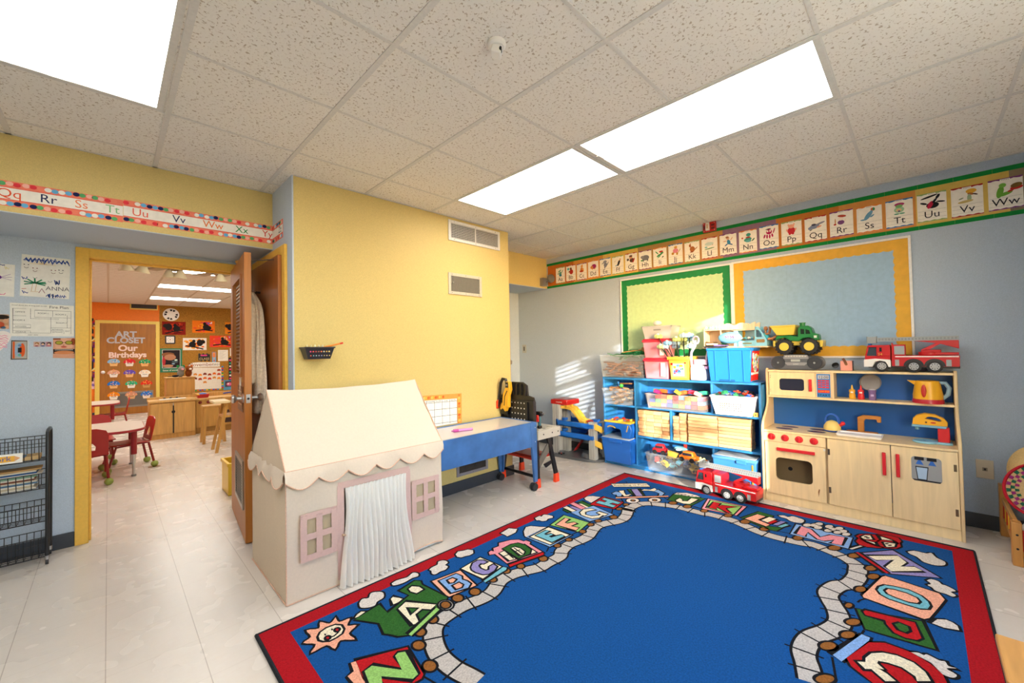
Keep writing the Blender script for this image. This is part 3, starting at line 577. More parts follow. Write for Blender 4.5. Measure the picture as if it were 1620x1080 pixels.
# ---------------------------------------------------------------- canvas playhouse
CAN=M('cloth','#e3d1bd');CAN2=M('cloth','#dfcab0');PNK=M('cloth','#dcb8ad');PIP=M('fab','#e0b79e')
x0,x1,y0,y1=.655,1.622,2.345,3.045;ez=.69;rz=1.098;ym=2.68
t=thing('play_tent','cream canvas playhouse tent with scalloped eaves and pink trimmed windows','play tent',((x0+x1)/2,(y0+y1)/2,0))
wv=lambda u,v:.004*math.sin(u*9+v*3)+.003*math.sin(u*23+1+v*7)
def wob(u,k):return .006*math.sin(u*7+k)*math.sin(PI*min(1,u))
# front panel with door and two windows left open
dx0,dx1,dz=.945,1.345,.545;wl=(.735,.895,.215,.435);wr=(1.40,1.575,.235,.455)
b=B();FT=fy(y0)
def fr(a,c,d,e):
    n=max(1,int((c-a)/.05));k=max(1,int((e-d)/.05))
    def f(u,v):
        x=a+(c-a)*u;z=d+(e-d)*v;q=0.006*math.sin(x*11)*math.sin(z*6);return (x+.0,y0+q+.004*math.sin(z*13+x*5)*(1 if z>.03 else 0),z+ (.018*math.sin(PI*(x-1.36)/.26) if (z<.01 and x>1.36 and x<1.62) else 0))
    grid(b,f,n,k,CAN)
xs=[x0,wl[0],wl[1],dx0,dx1,wr[0],wr[1],x1]
fr(xs[0],xs[1],.0,ez);fr(xs[1],xs[2],.0,wl[2]);fr(xs[1],xs[2],wl[3],ez);fr(xs[2],xs[3],0,ez);fr(xs[3],xs[4],dz,ez);fr(xs[4],xs[5],0.004,ez);fr(xs[5],xs[6],.004,wr[2]);fr(xs[5],xs[6],wr[3],ez);fr(xs[6],xs[7],.004,ez)
b.build('front_panel',t)
# side panels with gable
for nm,x in(('left',x0),('right',x1)):
    b=B()
    def f(u,v,x=x):
        y=y0+(y1-y0)*u;top=ez+(rz-ez)*(1-abs(y-ym)/((y1-ym) if y>ym else (ym-y0)));return (x+(-1 if x==x0 else 1)*.010*math.sin(PI*u)*math.sin(PI*v)+.003*math.sin(u*40),y,top*v)
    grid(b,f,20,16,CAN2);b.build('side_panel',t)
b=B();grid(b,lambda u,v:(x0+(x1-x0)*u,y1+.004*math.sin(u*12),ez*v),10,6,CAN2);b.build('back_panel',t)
# roof: two slopes sagging slightly
b=B()
for ya in(y0,y1):
    def f(u,v,ya=ya):
        z=ez+(rz-ez)*v-.020*math.sin(PI*u)*v-.012*math.sin(PI*v);return (x0-.004+(x1-x0+.008)*u,ya+(ym-ya)*v+(-.004 if ya==y0 else .004),z+wv(u,v)*.4)
    grid(b,f,24,10,CAN)
b.build('roof',t)
# scalloped eaves with piping
def valance(b,b2,P,Q,nrm,n,drop):
    P=V(P);Q=V(Q);N=V(nrm);S=n*10;top=[];bot=[]
    for i in range(S+1):
        u=i/S;c=P+(Q-P)*u;d=drop*(.55+.45*abs(math.sin(PI*u*n)));top.append(c+N*.006);bot.append(c+N*(.022+.008*math.sin(u*17))+V((0,0,-d)))
    mid=[(a+c)/2+N*.006 for a,c in zip(top,bot)]
    b.add(top+mid+bot,[(i,i+1,S+2+i,S+1+i) for i in range(S)]+[(S+1+i,S+2+i,2*S+3+i,2*S+2+i) for i in range(S)],CAN)
    b2.tube(bot,.0035,PIP,n=6)
b=B();b2=B();valance(b,b2,(x0-.01,y0,ez),(x1+.01,y0,ez),(0,-1,0),6,.10);valance(b,b2,(x0,y1,ez),(x0,y0,ez),(-1,0,0),4,.10)
va=b.build('scalloped_eave',t);b2.tube([(x0-.006,y0-.004,ez),(x1+.006,y0-.004,ez)],.003,PIP,n=6)
b2.build('piping',t);b2=B();b2.tube([(x0-.004,y0-.002,ez),(x0-.004,ym,rz)],.0035,PIP,n=6)
b2.build('piping',t);b2=B();b2.tube([(x1+.004,y0-.002,ez),(x1+.004,ym,rz-.002)],.0035,PIP,n=6)
b2.build('piping',t);b2=B();b2.tube([(x0-.002,y0-.002,0.005),(x0-.002,y0-.002,ez)],.003,PIP,n=6)
b2.build('piping',t);b2=B();b2.tube([(x0,y0-.004,.006),(dx0,y0-.004,.006)],.003,PIP,n=6)
b2.build('piping',t);b2=B();b2.tube([(1.36,y0-.004,.01),(1.45,y0-.004,.026),(1.56,y0-.004,.026),(x1,y0-.004,.012)],.003,PIP,n=6)
b2.build('piping',t);b2=B();b2.tube([(x0-.003,y0,.006),(x0-.003,y1,.006)],.003,PIP,n=6)
b2.build('piping',t)
# windows: ruffled pink frames and sheer panes
for (a,c,d,e),sk in((wl,-.02),(wr,.02)):
    b=B();w=.033;FZ=fy(y0-.013)
    sh=lambda x,z:(x,z+ sk*0)
    def ruf(xa,za,xb,zb):
        L=math.hypot(xb-xa,zb-za);n=max(3,int(L/.016));tx,tz=(xb-xa)/L,(zb-za)/L;vs=[]
        for i in range(n+1):
            q=.0018*(1 if i%2 else -1);
            for s in(-w/2,w/2):vs.append(b.P(FZ,xa+(xb-xa)*i/n-tz*s,za+(zb-za)*i/n+tx*s,q))
        b.add(vs,[(2*i,2*i+1,2*i+3,2*i+2) for i in range(n)],PNK)
    ruf(a-.015,d,c+.015,d);ruf(a-.015,e,c+.015,e);ruf(a,d-.01,a,e+.01);ruf(c,d-.01,c,e+.01);ruf((a+c)/2,d,(a+c)/2,e);ruf(a,(d+e)/2,c,(d+e)/2)
    wf=b.build('window_frame',t);b=B();b.rect(fy(y0-.004),a,d,c,e,0,M('sheer','#cdb795'));b.build('window_pane',wf)
# door frame and curtain
b=B();FZ=fy(y0-.007)
for pts in([(dx0-.012,.03),(dx0-.012,dz+.008)],[(dx0-.026,dz+.008),(dx1+.026,dz+.008)],[(dx1+.012,dz+.008),(dx1+.02,.2),(dx1+.012,.08)]):
    n=18;vs=[];Pq=[]
    for i in range(n+1):
        f=i/n*(len(pts)-1);k=min(int(f),len(pts)-2);g=f-k;Pq.append((pts[k][0]+(pts[k+1][0]-pts[k][0])*g,pts[k][1]+(pts[k+1][1]-pts[k][1])*g))
    horiz=abs(pts[0][1]-pts[-1][1])<.01
    for i,(x,z) in enumerate(Pq):
        q=.0016*(1 if i%2 else -1)
        for s in(-.019,.019):vs.append(b.P(FZ,x+(0 if horiz else s),z+(s if horiz else 0),q))
    b.add(vs,[(2*i,2*i+1,2*i+3,2*i+2) for i in range(n)],PNK)
b.build('door_trim',t)
b=B();SH=M('sheer','#fbf6ee')
def cf(u,v):
    x=dx0+.012+(dx1-dx0-.02)*u;z=dz-.008-(dz-.004)*v;am=.010+.026*v
    q=am*math.sin(u*46)+.008*math.sin(u*17+v*2)*v;
    return (x-.045*v*(1-u)*v+.03*v*v*u+.006*math.sin(v*6+u*9),y0-.012-abs(q)-.045*v*v*(.4+.6*abs(math.sin(u*3))),max(.004,z+ .012*math.sin(u*30)*v*v))
grid(b,cf,90,22,SH);b.build('curtain',t)
b=B();b.tube([(dx0-.01,y0-.02,.28),(dx0+.012,y0-.026,.275),(dx0+.01,y0-.03,.25)],.007,M('fab','#cfae90'));b.build('curtain_tie',t)
b=B()
for p,q in(((x0+.015,y0+.02),(x1-.015,y0+.02)),((x0+.015,y1-.02),(x1-.015,y1-.02)),((x0+.015,y0+.02),(x0+.015,y1-.02)),((x1-.015,y0+.02),(x1-.015,y1-.02))):b.cyl((*p,.011),(*q,.011),.010,M('plas','#f4f3f0'))
for p in((x0+.015,y0+.02),(x1-.015,y0+.02),(x0+.015,y1-.02),(x1-.015,y1-.02)):b.cyl((*p,.0),(*p,ez-.02),.010,M('plas','#f4f3f0'))
b.build('pole_frame',t)
# ---------------------------------------------------------------- blue table
BT=M('worn','#3f6fae');t=thing('activity_table','blue stained wooden table with a white top on black casters','table',(2.2,2.79,0))
tx0,tx1,ty0,ty1,tz=1.66,2.83,2.55,3.035,.625
b=B();b.box((tx0+.02,ty0+.02,tz-.02),(tx1-.02,ty1-.02,tz),M('gloss','#dcd8d4'));b.build('table_top',t)
for nm,a,c in(('front_rail',(tx0,ty0,.405),(tx1,ty0+.022,tz+.004)),('back_rail',(tx0,ty1-.022,.405),(tx1,ty1,tz+.004)),('end_rail',(tx0,ty0+.022,.405),(tx0+.022,ty1-.022,tz+.004)),('end_rail',(tx1-.022,ty0+.022,.405),(tx1,ty1-.022,tz+.004))):b=B();b.box(a,c,BT);b.build(nm,t,bev=.003)
for x,sx in((tx1+.0015,-1),(tx0-.0015,1)):
    for y,sy in((ty0,1),(ty1,-1)):
        b=B();e=.011;w0,w1=.085,.038
        b.hexa([(x,y-sy*.004,.08),(x+sx*w1,y-sy*.004,.08),(x+sx*w1,y+sy*.02,.08),(x,y+sy*.02,.08),(x,y-sy*.004,tz),(x+sx*w0,y-sy*.004,tz),(x+sx*w0,y+sy*.02,tz),(x,y+sy*.02,tz)],BT)
        b.hexa([(x,y,.08),(x+sx*.018,y,.08),(x+sx*.018,y+sy*w1,.08),(x,y+sy*w1,.08),(x,y,tz-.002),(x+sx*.018,y,tz-.002),(x+sx*.018,y+sy*w0,tz-.002),(x,y+sy*w0,tz-.002)],BT)
        lg=b.build('leg',t,bev=.002)
        b=B();cx,cy=x+sx*.022,y+sy*.018;b.cyl((cx,cy,.045),(cx,cy,.085),.009,M('met','#8a8a8a'));
        for s in(-1,1):b.cyl((cx-.012,cy+s*.006,.034),(cx-.012,cy+s*.024,.034),.034,M('rub','#2a2c30'),n=20)
        b.box((cx-.03,cy-.006,.03),(cx+.01,cy+.006,.06),M('plas','#1e2024'));b.build('caster',lg)
        if sx<0 and sy==1:
            b=B()
            for z in(.58,.45):
                for xx in(-.03,):b.disc(fy(y-.0045),x+xx+.006,z,.006,.006,.001,M('met','#b8bcc4'),10)
            b.build('bolt',lg)
b=B();b.cyl((2.085,2.76,tz+.012),(2.205,2.72,tz+.012),.0115,M('plas','#d78ac8'));b.cyl((2.045,2.773,tz+.012),(2.085,2.76,tz+.012),.0125,M('plas','#c43a9a'));b.cyl((2.03,2.778,tz+.012),(2.045,2.773,tz+.012),.006,M('plas','#d04aa6'))
tag(b.build('marker_pen'),'fat pink marker lying on the white table top','marker')
# ---------------------------------------------------------------- toy workbench seen from behind
BK=M('plas','#17171a');OR=M('plas','#f0481e');GY=M('plas','#b9b6ae')
t=thing('toy_workbench','black and orange toy workbench with a tall pegboard back','toy workbench',(3.02,2.84,0))
bx=2.875;F=FR((bx,0,0),(0,-1,0),(0,0,1))
b=B();out=[(-3.05,.50),(-3.05,.84),(-3.03,.86),(-2.99,.86),(-2.985,.95)]+[(-2.95,.985),(-2.76,.985),(-2.70,.955),(-2.69,.86),(-2.62,.845),(-2.60,.80),(-2.60,.50)]
b.prism(F,out,-.012,.012,BK)
for z in(.60,.80):b.box((bx-.028,2.60,z),(bx-.012,3.05,z+.012),BK)
for y in(2.6,2.68,2.94,3.035):b.box((bx-.028,y,.5),(bx-.012,y+.012,.80),BK)
for k in range(5):b.box((bx-.03,2.70+k*.055,.86),(bx-.012,2.707+k*.055,.97),BK)
b.prism(F,[(-3.03,.66),(-2.94,.66),(-2.94,.80),(-3.03,.80)],.012,.05,BK)
for i in range(6):
    for k in range(5):b.disc(FR((bx-.0121,0,0),(0,-1,0),(0,0,1)),-2.90+i*.042,.575+k*.052,.0075,.0075,.001,M('plas','#d8d8d4'),8)  # pale discs paint the light showing through the peg holes
pb=b.build('pegboard',t)
b=B();b.box((2.89,2.60,.485),(3.235,3.05,.525),GY);b.box((2.89,2.585,.44),(3.225,2.60,.525),GY);b.box((2.89,3.05,.44),(3.225,3.065,.525),GY)
for x in(2.97,3.10,3.19):b.cyl((x,2.5845,.485),(x,2.583,.485),.008,BK)
for k in range(3):b.box((2.93+k*.1,2.61,.525),(2.99+k*.1,2.68,.533),GY)
b.build('work_surface',t,bev=.004)
for (fx,fy_),(tx_,ty_) in(((2.872,2.585),(2.905,2.62)),((3.135,2.575),(3.06,2.61)),((2.872,3.06),(2.905,3.02)),((3.19,3.10),(3.12,3.04))):
    b=B();b.hexa([(fx-.024,fy_-.012,.07),(fx+.024,fy_-.012,.07),(fx+.024,fy_+.012,.07),(fx-.024,fy_+.012,.07),(tx_-.022,ty_-.012,.46),(tx_+.022,ty_-.012,.46),(tx_+.022,ty_+.012,.46),(tx_-.022,ty_+.012,.46)],BK)
    lg=b.build('leg',t,bev=.003);b=B();b.hexa([(fx-.03,fy_-.017,0),(fx+.03,fy_-.017,0),(fx+.03,fy_+.017,0),(fx-.03,fy_+.017,0),(fx-.026,fy_-.016,.085),(fx+.026,fy_-.016,.085),(fx+.026,fy_+.016,.085),(fx-.026,fy_+.016,.085)],OR);b.build('foot',lg,bev=.003)
b=B();b.box((2.86,2.62,.25),(3.13,3.03,.27),M('plas','#d83a26'));b.box((2.88,2.66,.27),(3.05,2.95,.285),M('plas','#a82a1c'));b.build('shelf_tray',t,bev=.004)
b=B();b.cyl((2.872,2.60,.10),(2.872,3.05,.10),.015,BK)
b.hexa([(2.86,2.60,.19),(2.90,2.60,.14),(2.90,2.62,.14),(2.86,2.62,.19),(3.07,2.60,.40),(3.11,2.60,.35),(3.11,2.62,.35),(3.07,2.62,.40)],M('plas','#6a665e'))
b.hexa([(3.10,2.585,.22),(3.14,2.585,.20),(3.14,2.6,.20),(3.10,2.6,.22),(2.97,2.585,.20),(3.0,2.585,.16),(3.0,2.6,.16),(2.97,2.6,.20)],BK);b.build('brace',t,bev=.003)
# toy drill on the bench
t=thing('toy_drill','small black and red toy drill standing on the workbench','toy tool',(2.985,2.62,.533))
b=B();b.box((2.965,2.63,.533),(3.005,2.665,.56),BK);b.box((2.972,2.635,.56),(2.998,2.66,.66),M('plas','#3a6a7a'));b.box((2.965,2.615,.655),(3.005,2.68,.70),BK);b.cyl((2.985,2.61,.678),(2.985,2.585,.678),.016,M('plas','#4a4a50'),r2=.008);b.build('body',t,bev=.006)
b=B();b.box((2.957,2.64,.60),(2.972,2.68,.665),M('plas','#e02a20'));b.cyl((2.96,2.66,.62),(2.96,2.69,.58),.013,M('plas','#e02a20'));b.build('trigger_grip',t,bev=.005)
# toy chainsaw hung on the pegboard
t=thing('toy_chainsaw','yellow and black toy chainsaw with an orange tip hung over the pegboard','toy tool',(2.83,2.98,.75));YW=M('plas','#e0a828')
FC=FR((2.846,3.0,.75),(0,-1,0),(0,0,1))
b=B();b.prism(FC,[(.02,-.02),(.06,-.06),(.085,.0),(.10,-.02),(.105,.10),(.13,.16),(.12,.24),(.07,.24),(.065,.17),(.03,.12)],.0,.045,YW);b.prism(FC,[(-.02,-.05),(.02,-.03),(.01,.03),(-.01,-.005)],.01,.04,YW);bd=b.build('saw_body',t,bev=.006)
b=B();b.stroke(FC,[(.05,.0),(.06,.09),(.095,.15)],.012,.0455,BK);b.prism(FC,[(.075,.18),(.112,.18),(.112,.235),(.075,.235)],.045,.048,BK);b.text(FC,'DC',.018,.094,.2,.0485,M('plas','#e8e8e4'));b.build('black_trim',bd)
b=B();b.tube([b.P(FC,-.06,-.02,.03),b.P(FC,-.03,.10,.03),b.P(FC,-.01,.22,.03),b.P(FC,.02,.265,.03),b.P(FC,.065,.26,.03),b.P(FC,.075,.215,.03)],.015,BK);b.build('handle',t)
b=B();b.prism(FC,[(-.10,-.06),(-.05,-.035),(-.035,.055),(-.08,.03)],.01,.05,OR);b.build('orange_tip',t,bev=.006)
# ---------------------------------------------------------------- toy parking garage
t=thing('toy_garage','toy parking garage with grey towers, blue decks and a yellow slide','toy garage',(4.0,2.95,0))
GR=M('plas','#aeb0ae');GD=M('plas','#55585c');BL=M('plas','#1f66c0');YL=M('plas','#e2b84a')
b=B();pts=[(3.84,3.22),(3.86,3.0),(3.885,2.78),(3.93,2.66),(4.02,2.60),(4.20,2.60),(4.28,2.70),(4.28,3.2),(4.15,3.30),(3.92,3.30)];FZ=FR((0,0,0),(1,0,0),(0,1,0));b.prism(FZ,pts,0,.03,GD)
b.lathe((4.05,2.78,.03),[(.12,0),(.12,.02),(.10,.05),(.02,.055)],GD,n=28);b.build('base',t,bev=.004)
def tower(cx,cy,z0,z1,w,d):
    b=B();b.box((cx-w/2,cy-d/2,z0),(cx+w/2,cy+d/2,z1),GR)
    for y in(-.25,.1):b.box((cx-w/2-.002,cy+d*y,z0+.01),(cx-w/2+.001,cy+d*y+d*.12,z1-.01),M('plas','#989a98'))
    return b
for c in((3.94,3.20,.03,.64,.06,.10),(4.10,3.19,.03,.62,.06,.11),(3.955,2.69,.03,.455,.06,.085),(4.13,2.66,.03,.44,.06,.09)):
    b=tower(*c);b.build('tower',t,bev=.004)
b=B();b.box((3.905,3.02,.625),(4.16,3.275,.685),RED);b.box((3.925,3.04,.67),(4.14,3.255,.69),M('plas','#7a1210'));b.text(FR((3.904,3.14,.64),(0,-1,0),(0,0,1)),'PARKING',.022,0,.008,.001,M('plas','#e8d8d0'));b.build('roof_tray',t,bev=.014)
for z,nm in((.375,'deck'),(.245,'deck')):
    b=B();b.box((3.90,2.72,z),(4.20,3.19,z+.012),BL);b.box((3.90,2.72,z),(3.925,3.19,z+.062),BL);b.box((4.18,2.72,z),(4.2,3.19,z+.06),BL);b.box((3.90,3.165,z),(4.2,3.19,z+.075),BL);b.box((3.93,3.08,z+.06),(4.0,3.11,z+.09),BL);b.box((3.90,2.66,z+.012),(4.2,2.73,z+.055),BL);b.lathe((4.06,2.96,z+.012),[(.08,0),(.08,.006)],M('plas','#2a5a8a'));b.build(nm,t,bev=.006)
b=B()
sl=[(3.15,.585),(3.09,.59),(3.0,.575),(2.93,.51),(2.87,.445),(2.80,.435)]
for k in range(5):
    (ya,za),(yb,zb)=sl[k],sl[k+1]
    b.hexa([(3.95,yb,zb-.012),(4.08,yb,zb-.012),(4.08,ya,za-.012),(3.95,ya,za-.012),(3.95,yb,zb),(4.08,yb,zb),(4.08,ya,za),(3.95,ya,za)],YL)
    for x in(3.945,4.01,4.075):b.hexa([(x,yb,zb),(x+.012,yb,zb),(x+.012,ya,za),(x,ya,za),(x,yb,zb+.022),(x+.012,yb,zb+.022),(x+.012,ya,za+.022),(x,ya,za+.022)],YL)
b.box((3.945,3.06,.58),(3.965,3.085,.635),YL);b.box((4.06,3.06,.58),(4.08,3.085,.635),YL);b.build('slide',t)
for z in(.40,.215):
    b=B()
    P=[(3.955+.02*math.sin(a),2.645-.08*(a/1.4),z-.03*(a/1.4)) for a in[0,.35,.7,1.05,1.4]]
    for k in range(4):
        (xa,ya,za),(xb,yb,zb)=P[k],P[k+1]
        b.hexa([(xa-.03,ya,za-.014),(xa+.03,ya,za-.014),(xb+.03,yb,zb-.014),(xb-.03,yb,zb-.014),(xa-.03,ya,za),(xa+.03,ya,za),(xb+.03,yb,zb),(xb-.03,yb,zb)],YL)
        b.hexa([(xa-.035,ya,za-.02),(xa-.025,ya,za-.02),(xb-.025,yb,zb-.02),(xb-.035,yb,zb-.02),(xa-.035,ya,za+.045),(xa-.025,ya,za+.045),(xb-.025,yb,zb+.045),(xb-.035,yb,zb+.045)],YL)
    b.build('curved_ramp',t)
b=B();b.hexa([(4.05,2.80,.36),(4.12,2.80,.36),(4.12,3.05,.05),(4.05,3.05,.05),(4.05,2.78,.375),(4.12,2.78,.375),(4.12,3.03,.07),(4.05,3.03,.07)],RED);b.build('red_ramp',t)
b=B();b.cyl((4.05,2.80,.43),(4.05,2.80,.455),.045,RED);b.box((4.10,2.72,.43),(4.16,2.80,.46),BL);b.build('helipad',t,bev=.003)
# toy car at the garage
t=thing('toy_car','tiny dark toy car on the grey garage base','toy car',(3.90,3.115,.03));b=B();b.box((3.875,3.085,.042),(3.925,3.145,.06),M('plas','#4a4c52'));b.box((3.88,3.10,.058),(3.92,3.13,.078),M('plas','#6a6c72'));b.build('car_body',t,bev=.005)
b=B()
for x in(3.873,3.92):
    for y in(3.098,3.132):b.cyl((x,y,.042),(x+.008,y,.042),.012,M('rub','#202022'),n=10)
b.build('wheels',t);b=B();b.box((3.871,3.09,.046),(3.8755,3.10,.056),M('plas','#d83a2a'));b.build('tail_light',t)
# ---------------------------------------------------------------- wire cart
t=thing('wire_cart','black wire basket cart on casters against the left wall','cart',(-.40,4.06,0));WR=M('met','#1b1b1d');WR=M('plas','#1c1c1f')
for x,y in((-.275,3.95),(-.72,3.95)):
    b=B();b.tube([(x,3.955,.05),(x,3.955,.80),(x,3.965,.832),(x,4.0,.845),(x,4.10,.845),(x,4.135,.832),(x,4.145,.80),(x,4.145,.05)],.0095,WR,n=10);up=b.build('side_frame',t)
    for yy in(3.955,4.145):b=B();b.cyl((x,yy,.055),(x,yy,.03),.0105,M('met','#b8b8b8'));b.cyl((x-.007,yy,.015),(x+.007,yy,.015),.015,WR);b.build('caster',up)
for z0,z1 in((.655,.795),(.475,.575),(.265,.375),(.04,.17)):
    b=B();r=.0022;xa,xb,ya,yb=-.715,-.282,3.965,4.135;d=.02
    for zz,k in((z1,0),((z0+z1)/2+.02,.4),(z0,1)):b.tube([(xa+d*k,ya+d*k,zz),(xb-d*k*.2,ya+d*k,zz),(xb-d*k*.2,yb-d*k,zz),(xa+d*k,yb-d*k,zz)],r*1.3 if k==0 else r,WR,n=5,closed=True)
    n=14
    for i in range(n+1):
        x=xa+(xb-xa)*i/n;b.tube([(x,ya,z1),(x,ya+d,z0),(x,yb-d,z0),(x,yb,z1)],r,WR,n=5)
    for i in range(1,5):
        y=ya+(yb-ya)*i/5;b.tube([(xa,y,z1),(xa+d,y,z0),(xb-d*.2,y,z0),(xb,y,z1)],r,WR,n=5)
    b.build('wire_basket',t)
t=thing('basket_sign','white pencil sign lettered Work on the top cart basket','sign',(-.44,3.955,.66));F=fy(3.958)
b=B();b.prism(F,[(-.62,.668),(-.378,.664),(-.377,.722),(-.62,.73)],0,.003,M('plas','#f2eee6'));b.build('sign_board',t);b=B();b.prism(F,[(-.61,.678),(-.41,.676),(-.388,.692),(-.41,.71),(-.61,.716)],.003,.0036,M('plas','#f0b440'));b.prism(F,[(-.41,.676),(-.386,.693),(-.41,.71)],.0036,.004,M('plas','#e0a878'));b.text(F,'Work',.042,-.475,.683,.0042,M('plas','#3a5aa8'));b.build('sign_lettering',t,smooth=False)
# papers in the basket
PC=['#d8d2c4','#c8b89a','#e4ded2','#5a7a98','#d5cdbd','#b05a30','#dcd6c8','#7aa088','#e8e2d6','#3a5a88','#cfc4b0','#b08a5a']
for i,h in enumerate(PC):
    z=.483+i*.0105;b=B();x=-.315-.022*RN.random();R=RZ(RN.uniform(-.02,.02));b.box((-.68,3.995,z),(x+(.012 if i>6 else 0),4.105,z+.009),M('paper',h),R=R)
    nm=['white','tan','cream','slate blue','beige','rust','pale grey','sage','ivory','navy','sand','brown'][i]
    tag(b.build('booklet'),nm+' booklet, '+('lowest' if i==0 else 'number %d up'%(i+1) if i<11 else 'topmost')+' in the pile on the second cart basket','booklet','booklets piled on the wire cart')
for i,(xx,h,nm) in enumerate([(-.56,'#2a2c34','dark grey'),(-.40,'#c8a878','tan and blue')]):
    b=B();b.box((xx-.10,3.99,.662+i*.003),(xx+.09,4.11,.685+i*.003),M('paper',h));
    if i:b.box((xx-.04,3.985,.686),(xx+.03,4.08,.690),M('paper','#6a8aa8'))
    tag(b.build('booklet'),nm+' folder lying in the top wire basket of the cart','booklet')
# ---------------------------------------------------------------- robe on the closet door
t=thing('bath_robe','fuzzy beige robe hanging on the closet door behind the open door','robe',(.82,3.68,.84));RB=M('fuzz','#e2d2be')
hk=B();hk.cyl((.862,3.72,1.80),(.83,3.72,1.80),.008,M('met','#3a2a20'));hk.tube([(.83,3.72,1.80),(.825,3.72,1.77),(.82,3.72,1.79)],.006,M('met','#3a2a20'));tag(hk.build('coat_hook'),'dark metal coat hook on the closet door holding the robe','hook')
b=B();rows=[(1.80,.025,.03,3.72),(1.76,.05,.045,3.70),(1.70,.13,.055,3.66),(1.60,.16,.06,3.65),(1.45,.18,.06,3.64),(1.30,.19,.062,3.63),(1.15,.20,.066,3.62),(1.0,.215,.07,3.62),(.90,.225,.07,3.62),(.86,.22,.066,3.62)];n=40;vs=[]
for z,rx,ry,cy in rows:
    for k in range(n):
        a=2*PI*k/n;w=1+.17*math.sin(a*6+z*4)+.06*math.sin(a*13-z*7);vs.append((min(.858,.80+ry*w*math.sin(a)*.85),cy+rx*w*math.cos(a),z+.008*math.sin(a*5)))
fs=[(i*n+k,i*n+(k+1)%n,(i+1)*n+(k+1)%n,(i+1)*n+k) for i in range(len(rows)-1) for k in range(n)]+[tuple(range(n-1,-1,-1)),tuple((len(rows)-1)*n+k for k in range(n))]
b.add(vs,fs,RB);b.build('robe_body',t,sub=1)
b=B();b.tube([(.765,3.56,1.70),(.735,3.49,1.58),(.72,3.455,1.42),(.715,3.46,1.24),(.73,3.47,1.06)],.05,RB,n=12,rs=[.035,.05,.048,.052,.055]);b.build('sleeve',t,sub=1)
b=B();b.tube([(.755,3.66,1.76),(.735,3.60,1.6),(.735,3.57,1.40),(.74,3.60,1.25)],.03,RB,n=10,rs=[.02,.034,.03,.02]);b.build('collar',t,sub=1)
b=B();b.tube([(.725,3.62,1.26),(.70,3.55,1.24),(.69,3.47,1.21),(.70,3.42,1.17)],.024,RB);b.tube([(.70,3.53,1.24),(.695,3.51,1.1),(.70,3.50,.93)],.022,RB);b.build('belt',t,sub=1)
# yellow crate beyond the open door
t=thing('yellow_crate','yellow plastic crate on the floor behind the open door','crate',(.94,4.72,0));CY=M('plas','#e8c23a')
b=B();b.box((.79,4.56,0),(1.10,4.86,.012),CY)
for r in((.79,4.56,1.10,4.57),(.79,4.85,1.10,4.86),(.79,4.57,.80,4.85),(1.09,4.57,1.10,4.85)):b.box((r[0],r[1],0),(r[2],r[3],.27),CY)
b.build('crate_body',t,bev=.003);b=B()
for r in((.78,4.55,1.11,4.575),(.78,4.845,1.11,4.87),(.78,4.575,.805,4.845),(1.085,4.575,1.11,4.845)):b.box((r[0],r[1],.27),(r[2],r[3],.30),CY)
b.build('crate_rim',t,bev=.004)
# ---------------------------------------------------------------- doll bed with hats
WB=M('woodx','#c8914e');WBZ=M('wood','#c48a46');t=thing('doll_bed','honey wooden doll bed with red and yellow slats and a red board','doll bed',(3.98,-.50,0))
for x in(3.715,4.225):
    for y in(-.335,-.70):
        b=B();b.prism(FR((x,y,0),(0,-1,0),(0,0,1)),[(-.018,0),(.018,0),(.018,.235 if x<4 else .36),(-.018,.235 if x<4 else .36)],-.042,.0,WBZ) if 0 else b.box((x-.0,y-.04,0),(x+.06,y+.0,.25 if x<4 else .34),WBZ);b.build('bed_post',t,bev=.004)
b=B()
for z in(.10,.22):b.box((3.76,-.365,z),(4.24,-.345,z+.035),WB)
b.build('side_rail',t,bev=.004)
for i in range(6):
    b=B();b.cyl((3.83+i*.07,-.355,.13),(3.83+i*.07,-.355,.225),.010,M('plas','#c8261e') if i%2 else M('plas','#e8b83a'));b.build('slat',t)
b=B();b.box((3.725,-.695,.085),(3.75,-.375,.205),M('plas','#c4201c'));b.build('end_board',t,bev=.004)
b=B();b.box((3.715,-.70,.055),(3.755,-.375,.085),WBZ);b.box((3.76,-.70,.06),(4.24,-.365,.08),WB);b.build('bed_base',t,bev=.003)
b=B()
for z in(.10,.18):b.cyl((3.7145,-.355,z),(3.7135,-.355,z),.006,BLK,n=8)
b.build('screw',t)
# doll dress, round hats
t=thing('doll_dress','white doll dress with a pale floral hem lying in the doll bed','doll clothes',(3.9,-.47,.09));WD=M('fab','#ece8e6');b=B()
def df(u,v):
    a=-.3+u*(PI+.3);r=.05+.13*v;return (3.89+.10*math.cos(a)*(.5+v)-.05*v,-.50+r*1.1*math.sin(a*1.0)-.05,.335-.19*v+.015*math.sin(u*26)*v)
grid(b,df,40,10,WD)
b.build('skirt',t,sub=1);b=B()
b.tube([df(u/40,.86) for u in range(41)],.006,M('fab','#c9cfae'),n=6);b.tube([df(u/40,.98) for u in range(41)],.007,M('fab','#cfc0dc'),n=6);b.build('hem',t)
t=thing('woven_hat','woven straw hat with a checked purple and green band and a red rim','hat',(3.87,-.44,.28))
ax=V((-.75,.42,.35)).normalized();o=V((3.86,-.475,.42));b=B();SW=M('fab','#c9a878')
b.lathe(o,[(.165,.0),(.15,.006),(.13,.004),(.09,.012),(.085,.06),(.06,.085),(.0,.09)][::-1],SW,ax=-ax,n=48);b.build('straw_body',t)
b=B();a1=ax.orthogonal().normalized();b1=ax.cross(a1);FH=(o+ax*.002,a1,b1,ax)
